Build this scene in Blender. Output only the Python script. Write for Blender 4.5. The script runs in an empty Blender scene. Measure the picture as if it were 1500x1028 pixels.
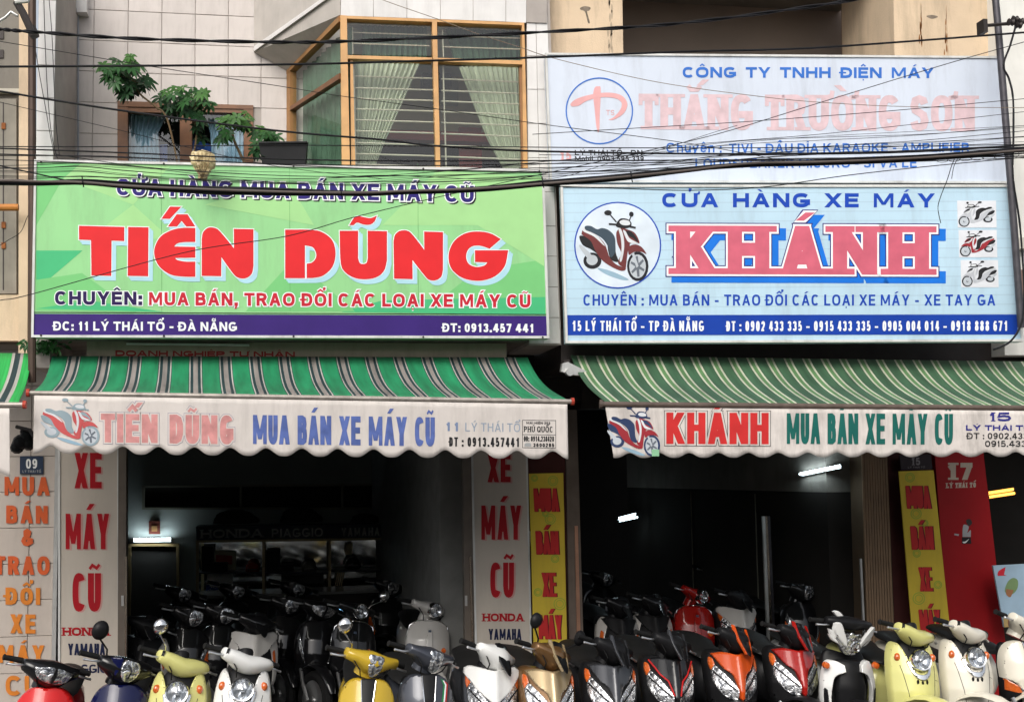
import bpy, bmesh, math, random, unicodedata
from mathutils import Vector, Matrix
from mathutils.geometry import delaunay_2d_cdt
from math import sin, cos, pi, radians, sqrt, atan2
random.seed(11)
S = bpy.context.scene
COL = S.collection

# ------------------------------------------------------------------ camera
F = 1800.0
CZ = 2.27
def _n(v): return Vector(v).normalized()
cY = _n((430-750, -(680-514), -F))          # world +Y seen from the camera
v = Vector((0, 1, 0)); cZ = (v - v.dot(cY)*cY).normalized()
cX = cY.cross(cZ)
ROT = Matrix((cX, cY, cZ))                  # camera axes -> world
cam = bpy.data.cameras.new('camera'); camo = bpy.data.objects.new('camera', cam); COL.objects.link(camo)
cam.sensor_width = 36; cam.lens = 36*F/1500; cam.clip_end = 500; cam.clip_start = .1
camo.matrix_world = Matrix.Translation((0, 0, CZ)) @ ROT.to_4x4()
S.camera = camo
CAM = Vector((0, 0, CZ))

# ------------------------------------------------------------------ light
SUN_EL, SUN_AZ = 42, 205
w = bpy.data.worlds.new('World'); S.world = w; w.use_nodes = True
nt = w.node_tree; bg = nt.nodes['Background']
sky = nt.nodes.new('ShaderNodeTexSky'); sky.sky_type = 'NISHITA'; sky.sun_disc = False
sky.sun_elevation = radians(SUN_EL); sky.sun_rotation = radians(SUN_AZ); sky.dust_density = 4; sky.air_density = 1.0; sky.ozone_density = 1.0
hs = nt.nodes.new('ShaderNodeHueSaturation'); hs.inputs['Saturation'].default_value = .34
nt.links.new(sky.outputs[0], hs.inputs['Color']); nt.links.new(hs.outputs[0], bg.inputs[0])
bg.inputs[1].default_value = .15
sun = bpy.data.lights.new('sun', 'SUN'); suno = bpy.data.objects.new('sun', sun); COL.objects.link(suno)
sun.energy = 1.2; sun.angle = radians(35); sun.color = (1, .95, .87)
sd = Vector((sin(radians(SUN_AZ))*cos(radians(SUN_EL)), cos(radians(SUN_AZ))*cos(radians(SUN_EL)), sin(radians(SUN_EL))))
suno.rotation_euler = sd.to_track_quat('Z', 'Y').to_euler()
S.view_settings.view_transform = 'Standard'; S.view_settings.look = 'None'
S.view_settings.exposure = 0.35; S.view_settings.gamma = 1
try: S.view_settings.use_curve_mapping = False
except Exception: pass
S.cycles.max_bounces = 6

# ------------------------------------------------------------------ geometry helpers
def ray(px, py):
    d = ROT @ Vector((px-750, -(py-514), -F)); return d
def P(px, py, Y):
    d = ray(px, py); return CAM + d*(Y/d.y)
class Board:
    """vertical plane through two pixels columns with their own distances"""
    def __init__(s, xl, Yl, xr, Yr, ym=400):
        a = P(xl, ym, Yl); b = P(xr, ym, Yr); a.z = b.z = 0
        s.o = a; s.n = Vector((b.y-a.y, -(b.x-a.x), 0)).normalized()   # towards camera
    def pt(s, px, py, off=0):
        d = ray(px, py); o = s.o + s.n*off
        return CAM + d*((o-CAM).dot(s.n)/d.dot(s.n))
def plane(Y): return Board(0, Y, 1000, Y)

def lin(c):
    return tuple((x/12.92 if x <= .04045 else ((x+.055)/1.055)**2.4) for x in c)
MATS = {}
def mat(name, col, rough=.6, metal=0, var=.12, scale=6, bump=0, bscale=60, coat=0, emit=None, es=0, dirt=0, trans=0, rnd=0, spec=None):
    if name in MATS: return MATS[name]
    if spec is None: spec = .5 if (metal or coat or rough < .32) else .18
    m = bpy.data.materials.new(name); m.use_nodes = True; MATS[name] = m
    N = m.node_tree.nodes; L = m.node_tree.links; b = N['Principled BSDF']
    tc = N.new('ShaderNodeTexCoord')
    no = N.new('ShaderNodeTexNoise'); no.inputs['Scale'].default_value = scale; no.inputs['Detail'].default_value = 6
    L.new(tc.outputs['Object'], no.inputs['Vector'])
    mr = N.new('ShaderNodeMapRange'); mr.inputs[1].default_value = .3; mr.inputs[2].default_value = .7
    mr.inputs[3].default_value = 1-var; mr.inputs[4].default_value = 1+var*.6
    L.new(no.outputs[0], mr.inputs[0])
    mx = N.new('ShaderNodeVectorMath'); mx.operation = 'SCALE'; mx.inputs[0].default_value = col[:3]
    L.new(mr.outputs[0], mx.inputs['Scale'])
    out = mx.outputs[0]
    if rnd:
        oi = N.new('ShaderNodeObjectInfo'); m2 = N.new('ShaderNodeMapRange'); m2.inputs[3].default_value = 1-rnd; m2.inputs[4].default_value = 1+rnd*.4
        L.new(oi.outputs['Random'], m2.inputs[0]); mx2 = N.new('ShaderNodeVectorMath'); mx2.operation = 'SCALE'
        L.new(out, mx2.inputs[0]); L.new(m2.outputs[0], mx2.inputs['Scale']); out = mx2.outputs[0]
    if dirt:
        n2 = N.new('ShaderNodeTexNoise'); n2.inputs['Scale'].default_value = 2.2; n2.inputs['Detail'].default_value = 9; n2.inputs['Roughness'].default_value = .7
        mp = N.new('ShaderNodeMapping'); mp.inputs['Scale'].default_value = (3, 3, .6)
        L.new(tc.outputs['Object'], mp.inputs[0]); L.new(mp.outputs[0], n2.inputs['Vector'])
        cr = N.new('ShaderNodeMapRange'); cr.inputs[1].default_value = .48; cr.inputs[2].default_value = .75; cr.inputs[3].default_value = 0; cr.inputs[4].default_value = dirt
        L.new(n2.outputs[0], cr.inputs[0]); mm = N.new('ShaderNodeMix'); mm.data_type = 'RGBA'
        L.new(cr.outputs[0], mm.inputs[0]); L.new(out, mm.inputs[6]); mm.inputs[7].default_value = (.09, .075, .06, 1); out = mm.outputs[2]
    L.new(out, b.inputs['Base Color'])
    b.inputs['Roughness'].default_value = rough; b.inputs['Metallic'].default_value = metal
    b.inputs['Coat Weight'].default_value = coat; b.inputs['Coat Roughness'].default_value = .05
    b.inputs['Specular IOR Level'].default_value = spec
    if trans: b.inputs['Transmission Weight'].default_value = trans
    if emit: b.inputs['Emission Color'].default_value = (*emit, 1); b.inputs['Emission Strength'].default_value = es
    if bump:
        nb = N.new('ShaderNodeTexNoise'); nb.inputs['Scale'].default_value = bscale; nb.inputs['Detail'].default_value = 4
        L.new(tc.outputs['Object'], nb.inputs['Vector']); bp = N.new('ShaderNodeBump'); bp.inputs['Strength'].default_value = bump; bp.inputs['Distance'].default_value = .01
        L.new(nb.outputs[0], bp.inputs['Height']); L.new(bp.outputs[0], b.inputs['Normal'])
    return m

def empty(name, label, cat, loc=(0, 0, 0), group=None, rot=(0, 0, 0)):
    o = bpy.data.objects.new(name, None); COL.objects.link(o); o.empty_display_size = .1
    o.location = loc; o.rotation_euler = rot; o['label'] = label; o['category'] = cat
    if group: o['group'] = group
    return o
def tag(o, label, cat, group=None, kind=None):
    if label: o['label'] = label
    if cat: o['category'] = cat
    if group: o['group'] = group
    if kind: o['kind'] = kind
    return o
def wm(o):
    m = Matrix.LocRotScale(o.location, o.rotation_euler, None)
    return wm(o.parent) @ m if o.parent else m
def mobj(name, verts, faces, m, parent=None, smooth=False, angle=35, world=True, label=None, uvs=None):
    me = bpy.data.meshes.new(name); me.from_pydata([tuple(v) for v in verts], [], faces)
    if uvs:
        ul = me.uv_layers.new(name='UVMap')
        for lp in me.loops: ul.data[lp.index].uv = uvs[lp.vertex_index]
    bm = bmesh.new(); bm.from_mesh(me); bmesh.ops.recalc_face_normals(bm, faces=bm.faces); bm.to_mesh(me); bm.free()
    me.materials.append(m)
    if smooth:
        me.polygons.foreach_set('use_smooth', [True]*len(me.polygons)); me.set_sharp_from_angle(angle=radians(angle))
    o = bpy.data.objects.new(name, me); COL.objects.link(o)
    if parent:
        o.parent = parent
        if world: me.transform(wm(parent).inverted())
    if label: o['label'] = label
    return o
class MB:
    def __init__(s): s.v = []; s.f = []
    def add(s, vs, fs):
        b = len(s.v); s.v += [Vector(v) for v in vs]; s.f += [tuple(i+b for i in f) for f in fs]; return s
    def box(s, x0, x1, y0, y1, z0, z1):
        return s.add([(x, y, z) for x in (x0, x1) for y in (y0, y1) for z in (z0, z1)],
                     [(0, 1, 3, 2), (4, 6, 7, 5), (0, 4, 5, 1), (2, 3, 7, 6), (0, 2, 6, 4), (1, 5, 7, 3)])
    def prism(s, pts, vec):
        n = len(pts); vec = Vector(vec); pts = [Vector(p) for p in pts]
        s.add(pts + [p+vec for p in pts], [tuple(range(n)), tuple(range(2*n-1, n-1, -1))] + [(i, (i+1) % n, n+(i+1) % n, n+i) for i in range(n)])
        return s
    def tube(s, pts, r, n=8, cap=True):
        pts = [Vector(p) for p in pts]; k = len(pts); rr = r if isinstance(r, (list, tuple)) else [r]*k
        vs = []; up = Vector((0, 0, 1))
        for i, p in enumerate(pts):
            t = (pts[min(i+1, k-1)]-pts[max(i-1, 0)]).normalized()
            a = t.cross(up)
            if a.length < .05: a = t.cross(Vector((0, 1, 0)))
            a.normalize(); b = a.cross(t)
            vs += [p + a*(rr[i]*cos(2*pi*j/n)) + b*(rr[i]*sin(2*pi*j/n)) for j in range(n)]
        fs = [(i*n+j, i*n+(j+1) % n, (i+1)*n+(j+1) % n, (i+1)*n+j) for i in range(k-1) for j in range(n)]
        if cap: fs += [tuple(range(n)), tuple(range((k-1)*n, k*n))]
        return s.add(vs, fs)
    def loft(s, rings, cap=True):
        n = len(rings[0]); k = len(rings)
        fs = [(i*n+j, i*n+(j+1) % n, (i+1)*n+(j+1) % n, (i+1)*n+j) for i in range(k-1) for j in range(n)]
        if cap: fs += [tuple(range(n)), tuple(range((k-1)*n, k*n))]
        return s.add([v for r in rings for v in r], fs)
    def lathe(s, prof, c, axis='y', n=24):
        """prof: (radius, along)"""
        rings = []
        for r, a in prof:
            ring = []
            for j in range(n):
                t = 2*pi*j/n; u, w_ = r*cos(t), r*sin(t)
                ring.append(Vector(c) + (Vector((u, a, w_)) if axis == 'y' else Vector((a, u, w_)) if axis == 'x' else Vector((u, w_, a))))
            rings.append(ring)
        return s.loft(rings)
    def torus(s, c, R, r, axis='x', n=28, m=8):
        vs = []
        for i in range(n):
            t = 2*pi*i/n
            for j in range(m):
                q = 2*pi*j/m; rad = R+r*cos(q); a = r*sin(q)
                u, w_ = rad*cos(t), rad*sin(t)
                vs.append(Vector(c) + (Vector((a, u, w_)) if axis == 'x' else Vector((u, a, w_))))
        return s.add(vs, [(i*m+j, i*m+(j+1) % m, ((i+1) % n)*m+(j+1) % m, ((i+1) % n)*m+j) for i in range(n) for j in range(m)])
    def xf(s, M):
        s.v = [M @ v for v in s.v]; return s
    def build(s, name, m, parent=None, smooth=False, angle=35, label=None, world=True):
        return mobj(name, s.v, s.f, m, parent, smooth, angle, world, label)
def box(name, m, parent, x0, x1, y0, y1, z0, z1, label=None):
    return MB().box(x0, x1, y0, y1, z0, z1).build(name, m, parent, label=label)
def pq(name, m, parent, pts, Y, depth, label=None):
    """polygon given in photograph pixels standing on plane Y (number or Board), extruded back by depth"""
    b = plane(Y) if not isinstance(Y, Board) else Y
    return MB().prism([b.pt(x, y) for x, y in pts], b.n*(-depth)).build(name, m, parent, label=label)
def prect(name, m, parent, x0, y0, x1, y1, Y, depth, label=None):
    """true rectangle at plane Y spanning the pixel box"""
    a = P(x0, (y0+y1)/2, Y).x; b = P(x1, (y0+y1)/2, Y).x; xm = (x0+x1)/2
    return box(name, m, parent, a, b, Y, Y+depth, P(xm, y1, Y).z, P(xm, y0, Y).z, label)
def smooth_poly(pts, closed=True, seg=6):
    """points (x,y) are corners, (x,y,1) are smooth"""
    n = len(pts); out = []
    rng = n if closed else n-1
    for i in range(rng):
        p0 = pts[i]; p1 = pts[(i+1) % n]; s0 = len(p0) > 2; s1 = len(p1) > 2
        a = Vector(p0[:2]); b = Vector(p1[:2])
        if not (s0 or s1): out.append(a); continue
        pm = Vector(pts[(i-1) % n][:2]) if (closed or i > 0) else a; pn = Vector(pts[(i+2) % n][:2]) if (closed or i+2 < n) else b
        ta = (b-pm)*.5 if s0 else (b-a); tb = (pn-a)*.5 if s1 else (b-a)
        for k in range(seg):
            t = k/seg; h00 = 2*t**3-3*t*t+1; h10 = t**3-2*t*t+t; h01 = -2*t**3+3*t*t; h11 = t**3-t*t
            out.append(a*h00+ta*h10+b*h01+tb*h11)
    if not closed: out.append(Vector(pts[-1][:2]))
    return out
def offset_poly(p, d):
    n = len(p); A = sum(p[i].x*p[(i+1) % n].y-p[(i+1) % n].x*p[i].y for i in range(n)); sg = 1 if A > 0 else -1
    out = []
    for i in range(n):
        a, b, c = p[i-1], p[i], p[(i+1) % n]
        e1 = (b-a); e2 = (c-b)
        if e1.length < 1e-6 or e2.length < 1e-6: out.append(b.copy()); continue
        e1.normalize(); e2.normalize()
        n1 = Vector((e1.y, -e1.x))*sg; n2 = Vector((e2.y, -e2.x))*sg
        m = n1+n2; L = m.length
        if L < .2: m = n1; L = 1; k = 1
        else: m = m/L; k = min(1/max(m.dot(n1), .3), 2.2)
        out.append(b+m*(d*k))
    return out
def tri_union(polys, jit=0):
    """union of 2-D polygons -> verts, tris"""
    vs = []; fs = []
    tot = 0
    for p in polys:
        n = len(p)
        if n == 4:      # untwist ribbon quads
            cxx = sum(q[0] for q in p)/4; cyy = sum(q[1] for q in p)/4
            p = sorted(p, key=lambda q: atan2(q[1]-cyy, q[0]-cxx))
        ar = sum(p[i][0]*p[(i+1) % n][1]-p[(i+1) % n][0]*p[i][1] for i in range(n))/2; tot += abs(ar)
        if abs(ar) < .002: continue
        if sum(p[i][0]*p[(i+1) % n][1]-p[(i+1) % n][0]*p[i][1] for i in range(n)) < 0: p = p[::-1]
        b = len(vs); vs += [Vector((q[0], q[1])) for q in p]; fs.append(list(range(b, b+len(p))))
    r = delaunay_2d_cdt(vs, [], fs, 0, 1e-4, True)
    V, _, T, _, _, OF = r
    T = [t for t, o in zip(T, OF) if len(o) > 0]
    A = sum(abs((V[t[1]]-V[t[0]]).cross(V[t[2]]-V[t[0]]))/2 for t in T)
    if A > tot*1.03 and len(polys) > 1 and jit < 4:
        random.seed(jit+5); q = [[(a[0]+random.uniform(-.01, .01), a[1]+random.uniform(-.01, .01)) for a in p] for p in polys]
        return tri_union(q, jit+1)
    return V, T
def flat(board, polys, m, parent, layer, name='lettering', label=None):
    V, T = tri_union(polys)
    if not T: return None
    vs = [board.pt(q.x, q.y, .0012+.0007*layer) for q in V]
    me = bpy.data.meshes.new(name); me.from_pydata([tuple(v) for v in vs], [], [tuple(t) for t in T])
    # face the camera
    for p_ in me.polygons[:1]:
        if p_.normal.dot(board.n) < 0: me.flip_normals()
    me.materials.append(m); o = bpy.data.objects.new(name, me); COL.objects.link(o)
    if parent:
        o.parent = parent; me.transform(wm(parent).inverted())
    if label: o['label'] = label
    return o

# ------------------------------------------------------------------ stroke alphabet
def arc(cx, cy, rx, ry, a0, a1, n=14, e=.8):
    o = []
    for i in range(n+1):
        t = radians(a0+(a1-a0)*i/n); c_, s_ = cos(t), sin(t)
        o.append((cx+rx*math.copysign(abs(c_)**e, c_), cy+ry*math.copysign(abs(s_)**e, s_)))
    return o
O_ = ('o', arc(.5, .5, .5, .5, 0, 360, 28)[:-1])
G = {
 'A': (.95, [('b', 0, 0, .5, 1), ('b', 1, 0, .5, 1), ('h', .2, .8, .28)]),
 'B': (.85, [('b', 0, 0, 0, 1), ('c', [(0, 1), (.5, 1), (.8, .95), (.92, .76), (.8, .58), (.5, .53), (0, .53)]), ('c', [(.4, .53), (.6, .53), (.93, .45), (1, .26), (.93, .06), (.6, 0), (0, 0)])]),
 'C': (.88, [('c', arc(.5, .5, .5, .5, 42, 318, 22))]),
 'D': (.9, [('b', 0, 0, 0, 1), ('c', [(0, 1), (.45, 1), (.8, .93), (.97, .72), (1, .5), (.97, .28), (.8, .07), (.45, 0), (0, 0)])]),
 'E': (.76, [('b', 0, 0, 0, 1), ('h', 0, 1, 1), ('h', 0, .9, .52), ('h', 0, 1, 0)]),
 'F': (.74, [('b', 0, 0, 0, 1), ('h', 0, 1, 1), ('h', 0, .9, .5)]),
 'G': (.95, [('c', arc(.5, .5, .5, .5, 42, 345, 24)), ('h', .55, 1, .42), ('b', 1, .05, 1, .45)]),
 'H': (.88, [('b', 0, 0, 0, 1), ('b', 1, 0, 1, 1), ('h', 0, 1, .52)]),
 'I': (.0, [('b', .5, 0, .5, 1)]),
 'K': (.9, [('b', 0, 0, 0, 1), ('b', .1, .36, .95, 1), ('b', 1, 0, .38, .58)]),
 'L': (.72, [('b', 0, 0, 0, 1), ('h', 0, 1, 0)]),
 'M': (1.12, [('b', 0, 0, 0, 1), ('b', 1, 0, 1, 1), ('b', .5, .08, .03, 1), ('b', .5, .08, .97, 1)]),
 'N': (.9, [('b', 0, 0, 0, 1), ('b', 1, 0, 1, 1), ('b', 1, 0, 0, 1)]),
 'O': (.98, [O_]),
 'P': (.82, [('b', 0, 0, 0, 1), ('c', [(0, 1), (.55, 1), (.9, .93), (1, .74), (.9, .54), (.55, .46), (0, .46)])]),
 'Q': (.98, [O_, ('b', 1, -.05, .6, .3)]),
 'R': (.88, [('b', 0, 0, 0, 1), ('c', [(0, 1), (.5, 1), (.85, .93), (.95, .75), (.85, .56), (.5, .49), (0, .49)]), ('b', 1, 0, .55, .5)]),
 'S': (.84, [('c', [(.97, .82), (.85, .95), (.5, 1), (.14, .94), (.03, .76), (.14, .6), (.5, .52), (.86, .43), (1, .24), (.86, .06), (.5, 0), (.13, .05), (0, .2)])]),
 'T': (.82, [('b', .5, 0, .5, 1), ('h', -.03, 1.03, 1)]),
 'U': (.88, [('b', 0, .28, 0, 1), ('b', 1, .28, 1, 1), ('c', [(0, .4)]+arc(.5, .38, .5, .38, 180, 360, 12)+[(1, .4)])]),
 'V': (.92, [('b', .5, 0, 0, 1), ('b', .5, 0, 1, 1)]),
 'X': (.92, [('b', 0, 0, 1, 1), ('b', 1, 0, 0, 1)]),
 'Y': (.92, [('b', .5, 0, .5, .46), ('b', .5, .38, 0, 1), ('b', .5, .38, 1, 1)]),
 'Z': (.8, [('h', 0, 1, 1), ('h', 0, 1, 0), ('b', 0, 0, 1, 1)]),
 '0': (.68, [O_]), '1': (.3, [('b', .7, 0, .7, 1), ('c', [(.0, .72), (.7, .95)])]),
 '2': (.66, [('c', [(0, .74), (.1, .93), (.5, 1), (.9, .93), (1, .74), (.85, .52), (.1, .1), (0, 0), (1, 0)])]),
 '3': (.66, [('c', [(0, .8), (.15, .95), (.5, 1), (.85, .95), (.95, .77), (.8, .56), (.4, .53)]), ('c', [(.4, .53), (.85, .47), (1, .26), (.85, .05), (.5, 0), (.12, .05), (0, .22)])]),
 '4': (.72, [('b', .75, 0, .75, 1), ('b', 0, .28, .68, 1), ('h', 0, 1.05, .26)]),
 '5': (.66, [('c', [(.93, 1), (.15, 1), (.05, .52), (.5, .62), (.9, .53), (1, .3), (.87, .07), (.5, 0), (.1, .06), (0, .2)])]),
 '6': (.66, [('c', [(.93, .85), (.75, .98), (.4, .98), (.1, .8), (0, .45), (.04, .15), (.3, 0), (.7, 0), (.97, .14), (1, .36), (.8, .56), (.4, .58), (.05, .4)])]),
 '7': (.64, [('h', 0, 1, 1), ('b', .25, 0, 1, .98)]),
 '8': (.68, [('o', [(.5, 1), (.85, .93), (.92, .76), (.5, .53), (.08, .76), (.15, .93)]), ('o', [(.5, .53), (.88, .45), (1, .25), (.86, .05), (.5, 0), (.14, .05), (0, .25), (.12, .45)])]),
 '9': (.66, [('c', [(.07, .15), (.25, .02), (.6, .02), (.9, .2), (1, .55), (.96, .85), (.7, 1), (.3, 1), (.03, .86), (0, .64), (.2, .44), (.6, .42), (.95, .6)])]),
 '-': (.36, [('h', .1, .9, .38)]), '.': (.0, [('d', .5, 0)]), ',': (.0, [('d', .5, 0), ('b', .3, -.14, .5, .04)]),
 ':': (.0, [('d', .5, 0), ('d', .5, .6)]), '&': (.95, [('c', [(1, 0), (.25, .72), (.25, .92), (.45, 1), (.65, .9), (.6, .72), (.1, .4), (0, .22), (.15, .04), (.45, 0), (.75, .12), (.95, .45)])]),
 'h': (.6, [('b', 0, 0, 0, 1), ('c', [(0, .5), (.3, .7), (.75, .7), (1, .52), (1, -.1)])]),
 'u': (.6, [('b', 1, 0, 1, .74), ('c', [(0, .8), (0, .2), (.25, 0), (.6, .0), (1, .25)])]),
 'y': (.62, [('b', .45, 0, 0, .74), ('b', .15, -.3, 1, .74)]),
 'e': (.62, [('c', [(.02, .38), (1, .38), (.92, .62), (.5, .72), (.08, .6), (0, .35), (.1, .08), (.5, 0), (.95, .12)])]),
 'n': (.6, [('b', 0, 0, 0, .74), ('c', [(0, .5), (.3, .7), (.75, .7), (1, .52), (1, -.1)])]),
 'o': (.64, [('o', [(x, y*.72) for x, y in arc(.5, .5, .5, .5, 0, 360, 20)[:-1]])]),
 'b': (.64, [('b', 0, 0, 0, 1), ('o', [(x, y*.72) for x, y in arc(.5, .5, .5, .5, 0, 360, 20)[:-1]])]),
 'i': (.0, [('b', .5, 0, .5, .72), ('d', .5, .95)]), 'l': (.0, [('b', .5, 0, .5, 1)]),
}
def offs_line(pts, t, closed):
    """mitred ribbon -> list of quads"""
    P2 = [Vector(p) for p in pts]; n = len(P2); Ls = []; Rs = []
    for i in range(n):
        if closed: a, b, c = P2[i-1], P2[i], P2[(i+1) % n]
        else: a, b, c = P2[max(i-1, 0)], P2[i], P2[min(i+1, n-1)]
        e1 = b-a; e2 = c-b
        if e1.length < 1e-6: e1 = e2.copy()
        if e2.length < 1e-6: e2 = e1.copy()
        e1.normalize(); e2.normalize(); n1 = Vector((-e1.y, e1.x)); n2 = Vector((-e2.y, e2.x)); m = n1+n2
        if m.length < .3: m = n1
        m.normalize(); k = min(1/max(m.dot(n1), .4), 1.8)
        Ls.append(b+m*(t/2*k)); Rs.append(b-m*(t/2*k))
    r = range(n if closed else n-1)
    return [[Ls[i], Ls[(i+1) % n], Rs[(i+1) % n], Rs[i]] for i in r]
def glyph(ch, W, H, t, slab=0, grow=0, hole=1.0):
    """polygons of one letter, x right, y up, box W x H, stroke t; grow = extra outline"""
    base = unicodedata.normalize('NFD', ch); c0 = base[0]; marks = base[1:]
    dj = c0 == 'Đ'
    if dj: c0 = 'D'
    out = []; g = G[c0][1]; T = t+2*grow; ty = t*.92
    X = lambda x: t/2+x*(W-t)
    Yc = lambda y: ty/2+y*(H-ty)
    for s in g:
        if s[0] == 'b':
            _, x0, y0, x1, y1 = s
            ax, bx = X(x0), X(x1); ay, by = (y0*H if y0 in (0, 1) else Yc(y0)), (y1*H if y1 in (0, 1) else Yc(y1))
            dx, dy = bx-ax, by-ay
            L = sqrt(dx*dx+dy*dy) or 1; th = min(T*L/max(abs(dy), 1e-3), T*1.45)
            if c0 in 'XKNVYA' and x0 != x1: th *= .94
            if c0 == 'M' and grow == 0: th *= .82
            if dy:
                ex = grow/dy*dx if dy else 0
                sgn = 1 if dy > 0 else -1
                ax -= ex*sgn; bx += ex*sgn; ay -= grow*sgn; by += grow*sgn
            out.append([Vector((ax-th/2, ay)), Vector((ax+th/2, ay)), Vector((bx+th/2, by)), Vector((bx-th/2, by))])
            if slab:
                sw = t*.52; sh = t*.42
                if x0 == x1 or c0 in 'AXKRNVY':
                    for (qx, qy, ff) in ((X(x0), 0 if y0 == 0 else None, 1), (X(x1), 0 if y1 == 0 else None, 1), (X(x0), 1 if y0 == 1 else None, -1), (X(x1), 1 if y1 == 1 else None, -1)):
                        if qy is None: continue
                        if c0 == 'A' and qy == 1: continue
                        if c0 == 'N' and ((qy == 0 and qx > W*.6) or (qy == 1 and qx < W*.3 and x0 != x1)): continue
                        if c0 in 'BDPR' and x0 == x1: l_, r_ = sw, 0
                        elif c0 == 'T' and qy == 1: continue
                        else: l_, r_ = sw, sw
                        xa = qx-t/2-l_-grow; xb = qx+t/2+r_+grow
                        ya, yb = (0-grow, sh+grow) if qy == 0 else (H-sh-grow, H+grow)
                        out.append([Vector((xa, ya)), Vector((xb, ya)), Vector((xb, yb)), Vector((xa, yb))])
        elif s[0] == 'h':
            _, x0, x1, y = s; a, b, yy = X(x0)-t/2-grow, X(x1)+t/2+grow, Yc(y)
            if c0 == 'A': a, b = X(x0), X(x1)
            out.append([Vector((a, yy-ty/2-grow)), Vector((b, yy-ty/2-grow)), Vector((b, yy+ty/2+grow)), Vector((a, yy+ty/2+grow))])
            if slab and y in (0, 1) and c0 in 'TELF':
                xs = ((a, a+t*.5), (b-t*.5, b)) if c0 == 'T' else ((b-t*.5, b),)
                for xa, xb in xs:
                    ya, yb = (H-t*1.45, H) if y == 1 else (0, t*1.45)
                    out.append([Vector((xa, ya)), Vector((xb, ya)), Vector((xb, yb)), Vector((xa, yb))])
        elif s[0] == 'd':
            _, x, y = s; q = T*.56; cx, cy = X(x), t/2+y*(H-t)
            out.append([Vector((cx-q, cy-q)), Vector((cx+q, cy-q)), Vector((cx+q, cy+q)), Vector((cx-q, cy+q))])
        else:
            pts = [(X(x), Yc(y)) for x, y in s[1]]
            out += offs_line(pts, T*.97, s[0] == 'o')
    if c0 == ',': out.append([Vector((W/2-T*.1, t*.3)), Vector((W/2+T*.56, t*.3)), Vector((W/2+T*.1, -t*.9)), Vector((W/2-T*.5, -t*.9))])
    if dj:
        out.append([Vector((-t*.55-grow, H*.5-t*.28-grow)), Vector((W*.48, H*.5-t*.28-grow)), Vector((W*.48, H*.5+t*.28+grow)), Vector((-t*.55-grow, H*.5+t*.28+grow))])
    low = c0.islower(); top = H*(.78 if low and c0 not in 'hbl' else 1.0); mt = min(t*.72, H*.12); up = top+H*.06+mt*.4; mw = min(max(W*.56, H*.3), H*.42, max(W*1.1, H*.2)); cx = W/2
    st = 0
    for m_ in marks:
        u = up+st
        if m_ == '\u0302': sgs = [[(cx-mw/2, u), (cx, u+H*.16), (cx+mw/2, u)]]; st += H*.02; circ = True
        elif m_ == '\u0306': sgs = [[(cx-mw/2, u+H*.13), (cx-mw*.25, u+H*.02), (cx+mw*.25, u+H*.02), (cx+mw/2, u+H*.13)]]; st += H*.04
        elif m_ == '\u0301':
            o_ = mw*.55 if st else 0; sgs = [[(cx-mw*.12+o_, u+(H*.1 if st else 0)), (cx+mw*.3+o_, u+H*.17+(H*.1 if st else 0))]]
        elif m_ == '\u0300':
            o_ = -mw*.55 if st else 0; sgs = [[(cx+mw*.12-o_*0+(mw*.5 if st else 0), u+(H*.08 if st else 0)), (cx-mw*.3+(mw*.5 if st else 0), u+H*.17+(H*.08 if st else 0))]]
        elif m_ == '\u0303':
            o_ = H*.14 if st else 0; sgs = [[(cx-mw/2, u+o_), (cx-mw*.22, u+H*.1+o_), (cx+mw*.22, u+H*.02+o_), (cx+mw/2, u+H*.12+o_)]]
        elif m_ == '\u0309':
            o_ = mw*.6 if st else 0; v_ = H*.1 if st else 0; sgs = [[(cx-mw*.15+o_, u+H*.17+v_), (cx+mw*.18+o_, u+H*.17+v_), (cx+mw*.18+o_, u+H*.09+v_), (cx+o_, u+H*.05+v_), (cx+o_, u+v_-H*.01)]]
        elif m_ == '\u031b': sgs = [[(W-t*.5, H*.92), (W+t*.35, H*.97), (W+t*.45, H*1.12)]]
        elif m_ == '\u0323': sgs = [[(cx-mt*.5, -H*.16-mt*.1), (cx+mt*.5, -H*.16-mt*.1)]]
        else: continue
        if m_ in '\u0301\u0300':
            (ax_, ay_), (bx_, by_) = sgs[0]; hw = mt*.72+grow; sgn = 1 if bx_ > ax_ else -1
            bx_ += sgn*mw*.1; ay_ -= grow; by_ += grow
            out.append([Vector((ax_-hw, ay_)), Vector((ax_+hw, ay_)), Vector((bx_+hw*1.15, by_)), Vector((bx_-hw*1.15, by_))]); continue
        if m_ == '\u0303': mk2 = min(mt, H*.075)
        else: mk2 = mt
        for sg_ in sgs: out += offs_line(sg_, (mk2*1.05+2*grow), False)
    return out
def text_w(txt, H, t, track, xs, space):
    x = 0; pos = []
    for ch in txt:
        if ch == ' ': x += max(H*space, t*1.5); continue
        c0 = unicodedata.normalize('NFD', ch)[0]; c0 = 'D' if c0 == 'Đ' else c0
        W = max(G[c0][0]*H*xs, 0)
        W = max(W, t*1.15 if G[c0][0] == 0 else t*(3.3 if c0 == 'M' else 2.5 if c0 in 'AXYVNKR' else 2.15))
        if G[c0][0] == 0: W = t
        pos.append((ch, x, W)); x += W+track
    return pos, x-track
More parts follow.
